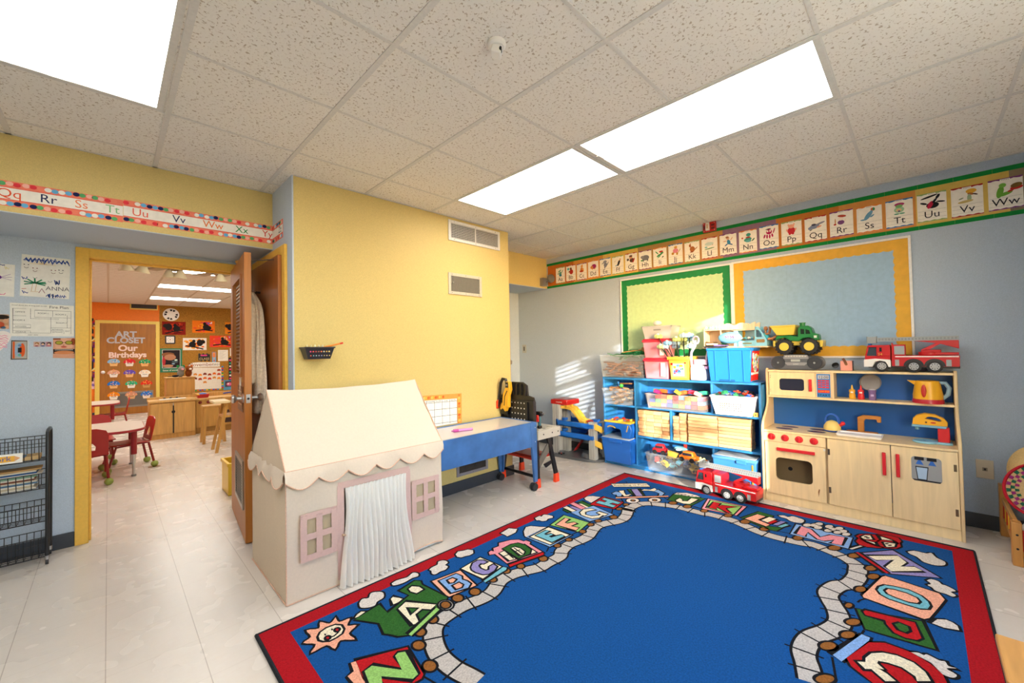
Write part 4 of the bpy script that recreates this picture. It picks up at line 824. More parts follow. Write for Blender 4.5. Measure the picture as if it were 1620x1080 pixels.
for j,(r0_,r1_) in enumerate(((.095,.113),(.113,.131),(.131,.150))):
    for k in range(44):
        if (k+j)%2==0:
            q=[(r*math.cos(th),r*math.sin(th)) for r,th in((r0_,2*PI*k/44),(r1_,2*PI*k/44),(r1_,2*PI*(k+1)/44),(r0_,2*PI*(k+1)/44))];b.poly(FH,q,.003,M('fab',['#8a2a6a','#1f5a42'][(k//4+j)%2]))
b.build('checked_band',t,smooth=False);b=B();b.tube([b.P(FH,.160*math.cos(a),.160*math.sin(a),0) for a in[2*PI*i/48 for i in range(48)]],.008,M('fab','#b01f2e'),closed=True);b.build('red_rim',t)
t=thing('straw_hat','plain straw hat with a yellow cord behind the woven hat','hat',(4.03,-.44,.34))
ax=V((-.55,.62,.25)).normalized();o=V((4.06,-.47,.50));b=B();b.lathe(o,[(.0,.085),(.05,.082),(.08,.06),(.09,.012),(.12,.004),(.15,0)],M('fab','#d8b87e'),ax=ax,n=40);b.build('straw_body',t)
b=B();b.tube([o+ax*.02+(ax.orthogonal().normalized()*math.cos(a)+ax.cross(ax.orthogonal().normalized())*math.sin(a))*.093 for a in[2*PI*i/40 for i in range(40)]],.004,M('fab','#e0c23a'),closed=True);b.build('cord',t)
# corner of a small stool at the lower right edge of the view
t=thing('wooden_stool','honey wooden stool whose corner shows at the lower right edge','stool',(2.02,-.30,0));b=B();b.box((1.88,-.45,.275),(2.16,-.148,.30),WB);b.build('seat',t,bev=.005)
for x in(1.90,2.11):
    for y in(-.43,-.24):b=B();b.box((x,y,0),(x+.03,y+.03,.275),WBZ);b.build('leg',t,bev=.003)
# ---------------------------------------------------------------- blue shelf unit
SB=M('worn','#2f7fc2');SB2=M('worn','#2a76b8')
t=thing('toy_shelf','blue painted wooden cubby shelf against the blue wall','shelf',(4.165,1.79,0))
SX0,SX1,SY0,SY1,SZ=4.02,4.303,.995,2.585,.975
for y in(SY0,SY1-.02):b=B();b.box((SX0,y,0),(SX1,y+.02,SZ),SB);b.build('side_panel',t,bev=.003)
for nm,a,c in(('top_board',(SX0-.005,SY0,SZ-.022),(SX1,SY1,SZ)),('shelf_board',(SX0,SY0+.02,.655),(SX1,SY1-.02,.675)),('shelf_board',(SX0,SY0+.02,.345),(SX1,2.195,.365)),('bottom_board',(SX0,SY0+.02,.03),(SX1,SY1-.02,.05)),('toe_kick',(SX0+.012,SY0+.02,0),(SX0+.03,SY1-.02,.03))):
    b=B();b.box(a,c,SB);b.build(nm,t,bev=.002)
for y,z0,z1 in((2.18,.675,.953),(1.395,.675,.953),(2.175,.05,.655),(1.795,.365,.655),(1.395,.05,.345)):b=B();b.box((SX0+.002,y,z0),(SX1-.01,y+.018,z1),SB);b.build('divider',t,bev=.002)
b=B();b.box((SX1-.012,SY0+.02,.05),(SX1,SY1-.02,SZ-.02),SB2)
FB=FR((SX1-.0125,0,0),(0,-1,0),(0,0,1))
for z in[.90-.03*i for i in range(8)]:
    for i in range(50):b.rect(FB,-2.55+i*.03,z,-2.546+i*.03,z+.004,.0006,M('matte','#1d4f86'))
b.build('pegboard_back',t)
def rot(o,rx,ry,rz):o.rotation_euler=(rx,ry,rz);return o
def bin_(name,label,cat,y0,y1,x0,x1,z0,h,m,tp=.025,lip=.012,group=None,th=.003):
    cx,cy=(x0+x1)/2,(y0+y1)/2;t=thing(name,label,cat,(cx,cy,z0),group)
    b=B();sx,sy=(x1-x0)/2,(y1-y0)/2;b.taper((cx,cy),z0,z0+h,sx-tp,sy-tp,sx-lip*.4,sy-lip*.4,m,open=True,th=th);b.build('tub',t)
    b=B();rr=lip
    for r in((-sx,-sy,sx,-sy+rr),(-sx,sy-rr,sx,sy),(-sx,-sy+rr,-sx+rr,sy-rr),(sx-rr,-sy+rr,sx,sy-rr)):b.box((cx+r[0],cy+r[1],z0+h-.006),(cx+r[2],cy+r[3],z0+h+.004),m)
    b.build('rim',t);return t
CL=M('clear','#dfe6ea');CLW=M('clear','#eceaec')
def mono(name,label,cat,grp,fn,bev=0):
    b=B();fn(b);o=b.build(name,None,bev=bev);tag(o,label,cat,grp);return o
def spread(src,spots,label=None):
    for k,(p,r) in enumerate(spots):
        o=src if k==0 else dup(src,p,0,label);o.location=p;o.rotation_euler=r
rn=random.Random(5)
# clear bin of log toys on top
bin_('storage_bin','large clear bin of brown toy logs at the left end of the shelf top','bin',2.07,2.615,4.0,4.27,SZ+.002,.245,CL)
lg=mono('toy_log','brown notched toy log piled in the large clear bin on the shelf top','toy log','toy logs in the large clear bin',lambda b:b.tube([(0,-.07,0),(0,.07,0)],.0085,M('wood','#6e3e22'),n=8))
ls=mono('toy_log','short tan toy log piled in the large clear bin on the shelf top','toy log','short tan logs in the large clear bin',lambda b:b.tube([(0,-.035,0),(0,.035,0)],.009,M('wood','#a0643a'),n=8))
sp=[]
for i in range(72):
    k=i//12;z=SZ+.022+k*.027;x=4.036+.018*(i%12)+rn.uniform(-.005,.005);sp.append(((x if i%12<11 else 4.03,2.17+.35*rn.random(),z),(rn.uniform(-.10,.10),0,rn.uniform(-.35,.35) if i%12 else rn.uniform(-.06,.06))))
spread(lg,sp)
spread(ls,[((4.032+rn.random()*.01,2.13+.40*rn.random(),SZ+.03+.022*(i%6)),(rn.uniform(-.7,.7),0,rn.uniform(-.1,.1))) for i in range(24)])
gs=mono('roof_slat','green toy roof slat heaped over the brown logs on the shelf top','toy slat','green roof slats on the large clear bin',lambda b:b.box((-.014,-.075,-.003),(.014,.075,.003),M('plas','#157a45')))
spread(gs,[((4.05+.16*rn.random(),2.14+.34*rn.random(),SZ+.205+.05*rn.random()+.0015*i),(rn.uniform(-.35,.35),rn.uniform(-.4,.4),rn.uniform(-1.6,1.6))) for i in range(26)])
def fig(b):b.ell((0,0,.015),(.02,.028,.016),M('wood','#b8854a'));b.ell((0,.02,.04),.015,M('wood','#c08a50'));b.ell((0,-.018,.034),.012,M('wood','#a87a44'))
o=mono('wooden_figure','small wooden figure on top of the green slats beside the grey box','toy figure',None,fig);o.location=(4.18,2.15,SZ+.275)
o=mono('wooden_stick','thin wooden stick lying over the green slats','toy stick',None,lambda b:b.cyl((0,-.12,0),(0,.12,0),.006,M('wood','#b88a52')));o.location=(4.14,2.26,SZ+.285);o.rotation_euler=(-.12,0,.3)
# pink boxes and grey box
PKB=M('plas','#e98a9c');RDL=M('plas','#cf2f4a')
def lidbox(label,y0,y1,x0,x1,z0,h,m,lm):
    t=thing('storage_box',label,'box',((x0+x1)/2,(y0+y1)/2,z0),'pink boxes with red lids');cx,cy=(x0+x1)/2,(y0+y1)/2;sx,sy=(x1-x0)/2,(y1-y0)/2
    b=B();b.taper((cx,cy),z0,z0+h-.03,sx-.022,sy-.022,sx-.008,sy-.008,m);b.build('tub',t,bev=.008)
    b=B();b.box((x0,y0,z0+h-.034),(x1,y1,z0+h-.012),lm);b.box((x0+.008,y0+.008,z0+h-.012),(x1-.008,y1-.008,z0+h),lm);b.build('lid',t,bev=.005)
    b=B();b.rect(FR((x0+.004,0,0),(0,-1,0),(0,0,1)),-y0-.085,z0+.03,-y0-.04,z0+h-.045,.012,M('paper','#efe6e6'));b.build('label_sticker',t);return t
lidbox('pink plastic box with a red lid, lower of the stack, standing on the shelf top',1.79,2.075,3.99,4.22,SZ+.002,.212,PKB,RDL)
lidbox('pink plastic box with a red lid, upper of the stack under the grey box',1.80,2.085,4.0,4.22,SZ+.215,.20,PKB,RDL)
t=thing('storage_box','grey translucent box on top of the two pink boxes','box',(4.12,1.92,SZ+.416));b=B();b.taper((4.12,1.925),SZ+.416,SZ+.54,.085,.135,.105,.162,M('plas','#b7b4b2'),open=True);b.build('tub',t,bev=.004)
b=B();b.box((4.01,1.76,SZ+.535),(4.03,2.09,SZ+.549),M('plas','#c4c1bd'));b.box((4.21,1.76,SZ+.535),(4.23,2.09,SZ+.549),M('plas','#c4c1bd'));b.box((4.01,1.76,SZ+.535),(4.23,1.78,SZ+.549),M('plas','#c4c1bd'));b.box((4.01,2.07,SZ+.535),(4.23,2.09,SZ+.549),M('plas','#c4c1bd'));b.build('rim',t,bev=.003)
b=B();b.box((4.019,1.88,SZ+.50),(4.024,1.96,SZ+.515),M('plas','#8a8784'));b.build('hand_slot',t)
o=mono('paper_ball','white crumpled paper sticking out of the grey box','paper',None,lambda b:b.ell((0,0,0),(.035,.045,.03),PAP,n=10,k=6));o.location=(4.14,1.97,SZ+.55)
# yellow brick bucket with flowers
t=thing('toy_bucket','yellow bucket with a colourful building brick picture holding toy flowers','bucket',(4.08,1.69,SZ+.002));YB2=M('plas','#f0c04a');cy=1.69;z0=SZ+.002
b=B();b.taper((4.08,cy),z0,z0+.20,.085,.085,.10,.10,YB2,open=True);b.build('pail',t,bev=.006);b=B()
for r in((-.112,-.112,.112,-.096),(-.112,.096,.112,.112),(-.112,-.096,-.096,.096),(.096,-.096,.112,.096)):b.box((4.08+r[0],cy+r[1],z0+.195),(4.08+r[2],cy+r[3],z0+.228),YB2)
b.build('rim',t,bev=.005)
FL=FR((3.985,cy,z0+.02),(0,-1,0),V((-.072,0,1)).normalized());b=B()
b.rect(FL,-.078,0,.078,.155,.0035,M('paper','#f4cf66'));b.rect(FL,-.055,.02,.055,.14,.0045,M('paper','#e9eef2'))
for i in range(34):b.rect(FL,*(lambda x,y,s:(x-s,y-s,x+s,y+s))(rn.uniform(-.045,.045),.035+rn.random()*.09,.007+.007*rn.random()),.005+i*.00004,M('paper',['#2f6ad0','#e03a30','#f2c830','#3a9a4a','#e890b8','#d8d8d8','#6ab0e8','#2f6ad0'][i%8]))
b.rect(FL,-.075,.125,-.055,.148,.005,M('paper','#d8281e'));b.rect(FL,.058,.14,.076,.155,.005,M('paper','#d8281e'));b.build('picture_label',t,smooth=False)
for i in range(13):
    hx=['#a8d0f0','#bcd8ea','#d8e088','#8ac0ee','#c8d8a0','#9ac8f0','#d8e48a'][i%7];nm=['pale blue','powder blue','lime','sky blue','sage','light blue','yellow green'][i%7]
    a=i*2.4;k5=i%5;k3=i//5;bx_,by=4.045+.035*k3,cy-.05+.025*k5;txx,tyy,tz_=(3.955+.012*k3 if k5>2 else 4.01+.06*k3+.012*(k5%2)),cy-.11+.068*k5+.03*k3,z0+.325+.035*((i*3)%4)
    f=thing('toy_flower','%s toy flower on a dark stem in the yellow bucket, %s'%(nm,'leaning left' if tyy>cy+.05 else 'leaning right' if tyy<cy-.05 else 'near the middle'),'toy flower',(bx_,by,z0+.05),'toy flowers in the yellow bucket')
    b=B();b.tube([(bx_,by,z0+.05),((bx_+txx)/2,(by+tyy)/2,z0+.21),(txx,tyy,tz_)],.005,M('plas','#24382c'),n=6);b.build('stem',f)
    b=B();m=M('plas',hx)
    for k in range(6):b.ell((txx+.020*math.cos(k*1.05),tyy+.024*math.sin(k*1.05),tz_+.004),(.019,.019,.022),m,n=8,k=5)
    b.ell((txx-.012,tyy,tz_+.020),(.018,.018,.016),M('plas','#f2f4ee'),n=8,k=5);b.build('bloom',f)
# white and lilac looped toy
t=thing('toy_stroller','white and lilac toy seat with tall looped handles','toy',(4.08,1.50,SZ+.002));LI=M('plas','#c9bfd8');z0=SZ+.002
b=B();b.prism(FR((3.99,0,z0),(0,-1,0),(0,0,1)),[(-1.585,0),(-1.455,0),(-1.455,.09),(-1.47,.13),(-1.50,.15),(-1.57,.15),(-1.585,.12)],-.18,0,M('plas','#f0eef2'));b.build('seat_shell',t,bev=.012)
b=B();b.tube([(4.0,1.57,z0+.14),(4.0,1.575,z0+.22),(4.0,1.57,z0+.27),(4.0,1.535,z0+.33),(4.0,1.53,z0+.385)],.012,LI,n=10);b.tube([(4.0,1.525+.026*math.cos(a),z0+.385+.035*math.sin(a)) for a in[2*PI*i/16 for i in range(16)]],.009,LI,n=8,closed=True);b.tube([(4.12,1.47,z0+.14),(4.12,1.475,z0+.22),(4.12,1.46,z0+.28),(4.12,1.475,z0+.32)],.010,LI,n=10);b.build('looped_handle',t)
b=B();b.box((4.03,1.44,z0+.15),(4.16,1.57,z0+.20),M('plas','#e0b8d0'));b.box((4.0,1.52,z0+.15),(4.03,1.55,z0+.20),M('plas','#f0a8b8'));b.box((4.02,1.43,z0+.11),(4.12,1.455,z0+.135),M('plas','#c88ab8'));b.build('pink_insert',t,bev=.004)
# big blue bin with a printed end
t=thing('storage_bin','big bright blue bin with a red printed brick label on its end','bin',(4.11,1.235,SZ+.002));BB=M('plas','#2580d8');z0=SZ+.002
b=B();b.taper((4.11,1.235),z0,z0+.29,.115,.165,.135,.185,BB,open=True,th=.006);b.box((3.968,1.045,z0+.282),(4.252,1.055,z0+.305),BB);b.box((3.968,1.415,z0+.282),(4.252,1.425,z0+.305),BB);b.box((3.968,1.045,z0+.282),(3.98,1.425,z0+.305),BB);b.box((4.24,1.045,z0+.282),(4.252,1.425,z0+.305),BB);b.build('tub',t,bev=.005)
b=B()
for y in(1.345,1.225,1.11):b.hexa([(3.987,y,z0+.01),(4.0,y,z0+.01),(4.0,y+.008,z0+.01),(3.987,y+.008,z0+.01),(3.968,y,z0+.285),(3.98,y,z0+.285),(3.98,y+.008,z0+.285),(3.968,y+.008,z0+.285)],BB)
b.box((3.99,1.19,z0),(4.0,1.32,z0+.02),M('plas','#1a5a9a'));b.build('ribs',t)
FE=FR((4.11,1.0685,z0+.01),(1,0,0),V((0,-.069,1)).normalized());b=B();b.rect(FE,-.11,.0,.115,.265,.003,M('paper','#d8281e'));b.rect(FE,-.11,.055,.115,.075,.0035,M('paper','#e8e4e0'));b.disc(FE,.01,.16,.085,.085,.0036,M('paper','#e4eef6'))
for i in range(30):b.rect(FE,*(lambda x,y,s:(x-s,y-s,x+s,y+s))(.01+rn.uniform(-.09,.09),.14+rn.uniform(-.05,.09),.008+.006*rn.random()),.004+i*.00003,M('paper',['#2f6ad0','#f2d040','#3a9a4a','#e03a30','#f2d040','#6ab0e8'][i%6]))
b.rect(FE,-.10,.20,-.055,.25,.0055,M('paper','#f2c8c0'));b.build('printed_label',t,smooth=False)
o=mono('party_bag','light blue rounded bag with pink printing lying over the blue bin front','bag',None,lambda b:(b.ell((0,0,0),(.045,.10,.052),M('plas','#7cc4ec'),n=20,k=12),[b.tube([(-.045,.03-k*.02,.01-.008*(k%2)),(-.047,.02-k*.02,.018),(-.045,.012-k*.02,-.006)],.004,M('plas','#e87a9a'),n=6) for k in range(4)]));o.location=(3.985,1.22,z0+.345)
for i,(x,y,w,hx,lb) in enumerate([(4.03,1.36,.10,'#2a2c34','dark grey plank toy'),(4.05,1.315,.06,'#7a6ab0','purple flat toy'),(4.03,1.39,.05,'#d8cfa8','cream strip toy')]):
    o=mono('flat_toy',lb+' on top of the blue bin behind the light blue bag','toy','odd toys on the blue bin',lambda b:b.box((-.02,-w,-.006),(.02,w,.006),M('plas',hx)));o.location=(x,y,z0+.312+.013*i);o.rotation_euler=(0,0,.2*i)
o=mono('toy_ring','dark green half ring toy standing behind the light blue bag','toy',None,lambda b:b.lathe((0,0,0),[(.0,0),(.034,.0),(.036,.02),(.0,.02)],M('plas','#1f8a5a'),ax=(-1,0,0)));o.location=(4.06,1.285,z0+.335)
# wooden camper
CB=M('plas','#8ecbe0');CW=M('wood','#e0c6a2');z0=SZ+.311
t=thing('toy_camper','wooden toy camper van painted light blue with a wavy cream roof','toy camper',(4.21,1.22,z0))
Fc=FR((4.14,0,z0),(0,-1,0),(0,0,1))
b=B();b.box((4.13,.955,z0-.004),(4.30,1.51,z0+.008),CW);b.build('base',t,bev=.003)
b=B();wpts=[(-1.34+.29*i/24,.20+.028*abs(math.sin(i/24*PI*2.5))) for i in range(25)];b.prism(Fc,[(-1.34,.155),(-1.055,.165)]+wpts[::-1],-.012,.0,CW);b.box((4.14,1.055,z0+.155),(4.29,1.345,z0+.165),CW);b.prism(FR((4.28,0,z0),(0,-1,0),(0,0,1)),[(-1.34,.155),(-1.055,.165)]+wpts[::-1],-.012,.0,CW);b.build('wavy_roof',t)
b=B();cab=[(-1.06,.01),(-.965,.01),(-.965,.06),(-1.0,.13),(-1.03,.185),(-1.06,.185)];win=[(-1.05,.09),(-1.0,.09),(-1.0,.10),(-1.02,.145),(-1.035,.155),(-1.05,.155)]
def ring(b,F,o,i,h0,h1,m):
    n=len(o);vs=[b.P(F,x,y,h1) for x,y in o]+[b.P(F,x,y,h1) for x,y in i]+[b.P(F,x,y,h0) for x,y in o]+[b.P(F,x,y,h0) for x,y in i];fs=[]
    for k in range(n):
        j=(k+1)%n;fs+=[(k,j,n+j,n+k),(2*n+j,2*n+k,3*n+k,3*n+j),(n+k,n+j,3*n+j,3*n+k),(j,k,2*n+k,2*n+j)]
    return b.add(vs,fs,m)
for X_ in(4.14,4.29):ring(b,FR((X_,0,z0),(0,-1,0),(0,0,1)),cab,win,-.01,0,CB)
b.box((4.15,.965,z0+.01),(4.28,.975,z0+.06),CB);b.build('cab',t)
b=B();b.prism(Fc,[(-1.043,.04),(-.985,.04),(-.98,.055),(-.985,.07),(-1.043,.07),(-1.048,.055)],0,.003,M('wood','#9a7a4a'));b.build('name_plate',t)
b=B();b.box((4.14,1.06,z0+.008),(4.15,1.20,z0+.06),CB);b.box((4.135,1.085,z0+.03),(4.14,1.16,z0+.04),M('wood','#8a7a4a'));b.build('drawer',t,bev=.002)
b=B();b.box((4.15,1.20,z0+.008),(4.29,1.235,z0+.155),CB);b.box((4.145,1.235,z0+.008),(4.29,1.345,z0+.014),CW);b.box((4.28,1.235,z0+.008),(4.29,1.52,z0+.17),CW);b.build('camper_wall',t)
b=B();b.box((4.14,1.345,z0+.008),(4.29,1.353,z0+.17),CW);b.box((4.14,1.495,z0+.008),(4.29,1.503,z0+.19),CW);b.box((4.14,1.345,z0+.165),(4.29,1.503,z0+.173),CW);b.box((4.18,1.42,z0+.02),(4.27,1.49,z0+.055),M('wood','#c8a27a'));b.build('side_cabinet',t,bev=.002)
b=B()
for i in range(5):b.ell((4.15,1.36+i*.03,z0+.195),(.006,.012,.016),M('plas',['#e8eef0','#8ab0b8'][i%2]),n=8,k=5)
b.build('painted_trim',t)
for i,(y,hx,nm) in enumerate([(1.18,'#f0e8e0','white'),(1.15,'#6ab8c0','teal'),(1.12,'#f4f0ea','cream'),(1.09,'#8ac8d8','blue'),(1.07,'#d08a4a','tan')]):
    o=mono('tiny_cushion','%s tiny toy cushion on the counter of the toy camper'%nm,'toy cushion',None,lambda b:b.ell((0,0,0),(.02,.016,.012),M('plas',hx),n=8,k=6));o.location=(4.19,y,z0+.072)
t=thing('wooden_doll','jointed wooden doll in a teal shirt leaning on the front of the toy camper','doll',(4.20,.95,z0));WDo=M('wood','#b5794a')
b=B();b.tube([(4.20,1.0,z0+.12),(4.20,.97,z0+.075)],.02,M('fab','#3aa0b4'),n=10);b.build('shirt',t);b=B();b.ell((4.20,.985,z0+.165),(.018,.018,.02),WDo);b.tube([(4.2,.99,z0+.12),(4.2,.985,z0+.16)],.008,WDo)
for q in([(4.18,.965,z0+.07),(4.18,.93,z0+.075),(4.18,.905,z0+.09)],[(4.22,.965,z0+.07),(4.22,.935,z0+.06),(4.22,.915,z0+.04)],[(4.19,.985,z0+.115),(4.18,.955,z0+.12),(4.18,.945,z0+.17)]):b.tube(q,.010,WDo,n=8);b.ell(q[-1],.014,WDo,n=8,k=6)
b.build('wooden_body',t)
# ---- cubbies: top row
bin_('storage_bin','small clear bin of wood scraps in the top left cubby','bin',2.21,2.56,3.95,4.24,.677,.175,CL)
ws=mono('wood_scrap','brown wood scrap heaped in the small clear bin of the top left cubby','wood scrap','wood scraps in the small clear bin',lambda b:b.box((-.018,-.035,-.006),(.018,.035,.006),M('wood','#9a7048')),)
spread(ws,[((3.99+.2*rn.random(),2.27+.23*rn.random(),.692+.0045*i),(rn.uniform(-.4,.4),rn.uniform(-.5,.5),rn.uniform(-1.5,1.5))) for i in range(38)])
o=mono('clothes_peg','blue peg standing up in the bin of wood scraps','peg',None,lambda b:b.cyl((0,0,0),(0,.01,.06),.009,M('plas','#2f8ae0')));o.location=(4.1,2.43,.86)
o=mono('green_toy','bright green toy piece on the wood scraps','toy',None,lambda b:b.ell((0,0,0),(.02,.022,.02),M('plas','#4ad04a'),n=10,k=6));o.location=(3.99,2.33,.868)
st=mono('wooden_peg','long dark wooden peg sticking up out of the wood scraps','peg','long pegs in the wood scraps',lambda b:b.cyl((0,-.05,-.02),(0,.05,.02),.008,M('wood','#7a5230')))
spread(st,[((4.02+.02*i,2.30-.02*i,.885),(-.4,0,.3*i)) for i in range(4)])
bin_('storage_bin','wide clear bin of coloured foam blocks in the top middle cubby','bin',1.425,2.03,3.93,4.25,.677,.15,CLW)
FBK=['#e05a2a','#b03040','#5a5aa0','#e0c84a','#3aa06a','#2f5ac0','#d87ab0','#8ac83a','#e08a3a','#6ab0e0','#b8305a','#c8b85a']
FN=['orange','dark red','violet','yellow','green','blue','pink','lime','amber','sky blue','crimson','olive']
for i in range(26):
    k=i%12;row=i//9;y=1.49+.06*(i%9);z=.70+.04*row;w=.027
    o=mono('foam_block','%s foam block in the wide clear bin, %s'%(FN[k],('bottom layer','middle layer','top layer')[row]),'foam block','foam blocks in the wide clear bin',lambda b:b.box((-.10,-w,-.018),(.10,w,.018),M('matte',FBK[k])));o.location=(4.075,y,z)
for i,(y,hx,a,nm) in enumerate([(1.93,'#c0307a',.3,'magenta'),(1.87,'#e06a30',.1,'orange'),(1.80,'#2f5ac8',0,'royal blue'),(1.73,'#c0a848',.6,'olive yellow'),(1.67,'#e07a40',-.3,'orange wedge'),(1.60,'#d83a5a',.2,'red'),(1.53,'#e89a9a',.4,'salmon'),(1.49,'#3ab08a',-.2,'teal'),(1.96,'#8ac84a',.2,'lime')]):
    o=mono('foam_block','%s foam block lying on top of the wide clear bin'%nm,'foam block','foam blocks on top of the wide clear bin',lambda b:b.box((-.05,-.032,-.017),(.05,.032,.017),M('matte',hx)));o.location=(4.02+.03*(i%3),y,.828+.006*(i%2));o.rotation_euler=(a,.1,a*.5)
# white perforated basket
t=thing('white_basket','white plastic basket with rows of holes in the top right cubby','basket',(4.08,1.215,.677));WHB=M('plas','#ecebf0');z0=.677
b=B();b.taper((4.08,1.21),z0,z0+.165,.11,.145,.145,.178,WHB,open=True);b.build('tub',t,bev=.006);b=B()
for r in((3.93,1.024,4.23,1.036),(3.93,1.381,4.23,1.392),(3.93,1.036,3.944,1.381),(4.216,1.036,4.23,1.381)):b.box((r[0],r[1],z0+.16),(r[2],r[3],z0+.178),WHB)
b.build('rim',t,bev=.003);FH=FR((3.952,1.21,z0+.01),(0,-1,0),V((-.21,0,1)).normalized());b=B()
for i in range(10):
    for k in range(4):b.disc(FH,-.085+i*.0185,.045+k*.020,.0045,.0055,.0195-.0001,M('plas',['#c04a30','#e07a3a','#c86a30','#4a4a52','#3a3a42','#52525a','#3a3a42','#4a4a42','#2f2f37','#26262e'][i]),8)
b.build('hole_rows',t,smooth=False)
for i in range(30):
    hx,nm=[('#2f6ad0','blue'),('#3a4a5a','slate'),('#e04a2a','orange red'),('#5a6a78','grey'),('#d0302a','red'),('#3a9a6a','green')][i%6]
    x,y=3.985+.20*rn.random(),1.07+.28*rn.random()
    if i<6:s6=[];protos=globals().setdefault('PR',[]);protos.append(mono('toy_piece','%s small toy piece heaped in the white perforated basket'%nm,'toy piece',nm+' pieces in the white basket',lambda b:(b.box((-.02,-.028,-.007),(.02,.028,.007),M('plas',hx)),b.cyl((0,0,.007),(0,0,.016),.011,M('plas',hx),n=10))));o=protos[-1]
    else:o=dup(PR[i%6],(0,0,0))
    o.location=(x,y,z0+.135+.002*i);o.rotation_euler=(rn.uniform(-.5,.5),rn.uniform(-.5,.5),rn.uniform(-2,2))
o=mono('wooden_cube','small wooden cube with a dark dot beside the white basket','wooden block',None,lambda b:(b.box((-.016,-.016,0),(.016,.016,.034),M('wood','#d0964a')),b.disc(FR((-.0161,0,.017),(0,-1,0),(0,0,1)),0,0,.006,.006,.0005,BLK)));o.location=(4.03,1.04,.676)
# ---- unit blocks, middle row
UW=[M('woodh','#d3ab80'),M('woodh','#c79c72'),M('woodh','#dcb68c')]
pro={}
def ublock(w,h,y,z,k,lab,grp,dx=0):
    key=(w,h,k)
    if key not in pro:
        b=B();b.box((-.065,-w/2+.0006,0),(.065,w/2-.0006,h-.001),UW[k]);o=b.build('unit_block',None,bev=.0035,origin=(0,0,0));tag(o,lab,'wooden block',grp);pro[key]=o
    else:o=dup(pro[key],(0,0,0),0,lab,grp)
    o.location=(4.09+dx,y,z);return o
L1='natural wooden unit block seen end on in the left stack of the block cubby';G1='unit blocks in the left stack'
for c in range(4):
    for r in range([7,7,7,7][c]):
        ublock(.085,.0385,2.125-c*.0875,.366+r*.0388,(c+r)%3,L1,G1,dx=.012*((c*3+r*5)%3))
L2='long natural wooden unit block in the right stack of the block cubby';G2='long unit blocks in the right stack'
for c in range(2):
    for r in range(9):ublock(.275,.0305,1.50-c*.278 -.0,.366+r*.0308,(c*2+r)%3,L2,G2,dx=.006*((c+r)%3))
L3='short natural wooden unit block at the left side of the right stack';G3='short unit blocks beside the long ones'
for c in range(2):
    for r in range(8 if c else 7):ublock(.062,.0345,1.755-c*.066,.366+r*.0348,(c+r*2)%3,L3,G3,dx=.01*((c+r)%2))
# ---- left column: lidded blue bin and upside down blue toy box
t=thing('storage_bin','blue bin with a clear lid on the floor of the left cubby','bin',(4.08,2.375,.051));DB=M('plas','#1f66c8')
b=B();b.taper((4.07,2.375),.051,.305,.125,.155,.155,.178,DB);b.build('tub',t,bev=.006);b=B();b.box((3.905,2.203,.30),(4.235,2.56,.316),DB);b.box((3.90,2.30,.275),(3.912,2.45,.302),DB);b.build('rim',t,bev=.004);b=B();b.box((3.915,2.212,.316),(4.225,2.55,.324),M('plas','#b8c4cc'));b.build('lid',t,bev=.004)
t=thing('toy_tunnel','blue and yellow plastic toy bridge standing on the lid of the blue bin','toy',(4.08,2.385,.325));z0=.325
Fb=FR((3.96,0,z0),(0,-1,0),(0,0,1));b=B();b.prism(Fb,[(-2.555,.03),(-2.515,.03),(-2.50,.085),(-2.44,.10),(-2.34,.085),(-2.325,.0),(-2.225,.0),(-2.21,.10),(-2.23,.155),(-2.53,.155)],-.20,0,DB);b.build('bridge_body',t,bev=.006)
b=B();b.box((3.955,2.215,z0+.155),(4.17,2.54,z0+.175),M('plas','#e8bc3a'))
b.build('yellow_deck',t,bev=.004)
b=B()
for i in range(12):b=B();b.box((3.97+.15*rn.random(),2.24+.024*i,z0+.175),(3.99+.16*rn.random()+.02,2.26+.024*i,z0+.182+.014*rn.random()),M('plas',['#d83a2a','#e8c84a','#c8302a','#3a5ab0'][i%4]));b.build('deck_piece',t)
b=B();b.stroke(FR((3.9595,0,z0),(0,-1,0),(0,0,1)),[(-2.50,.10),(-2.47,.115),(-2.43,.112),(-2.40,.098)],.012,.0008,M('plas','#e8bc3a'));b.stroke(FR((3.9595,0,z0),(0,-1,0),(0,0,1)),[(-2.265,.07),(-2.245,.14)],.012,.0008,M('plas','#e8bc3a'));b.build('yellow_marking',t)
# ---- lower row: clear bin of toy vehicles, blue lidded box
bin_('storage_bin','clear bin full of toy vehicles in the lower middle cubby','bin',1.43,2.03,3.90,4.22,.052,.175,CL)
def car(b,c):
    m=M('plas',c);b.box((-.022,-.045,.012),(.022,.045,.034),m);b.box((-.019,-.026,.034),(.019,.022,.054),m);b.box((-.0195,-.02,.037),(.0195,.016,.05),M('gloss','#2a3440'))
    for y in(-.028,.028):
        for x in(-.022,.022):b.cyl((x-.004,y,.012),(x+.004,y,.012),.012,M('rub','#1c1c1e'),n=10)
VC=[('#d83030','red'),('#e8862a','orange'),('#e8c83a','yellow'),('#dfe3e6','white'),('#4aa8c8','aqua'),('#3a3f4a','charcoal'),('#2f62c0','blue'),('#a02838','maroon'),('#c8b040','mustard'),('#8a8f98','grey')]
vp=[]
for i in range(34):
    hx,nm=VC[i%10]
    if i<10:
        o=mono('toy_car','%s small toy vehicle heaped in the clear bin of the lower cubby'%nm,'toy car',nm+' toy vehicles in the lower clear bin',lambda b:car(b,hx),bev=.003);vp.append(o)
    else:o=dup(vp[i%10],(0,0,0))
    k=i%7;o.location=(3.99+.055*(i%4)+.01*rn.random(),1.50+.072*k,.075+.026*(i//7)+.02*rn.random());o.rotation_euler=(rn.uniform(-.5,.5),rn.uniform(-.5,.5),rn.uniform(-3,3))
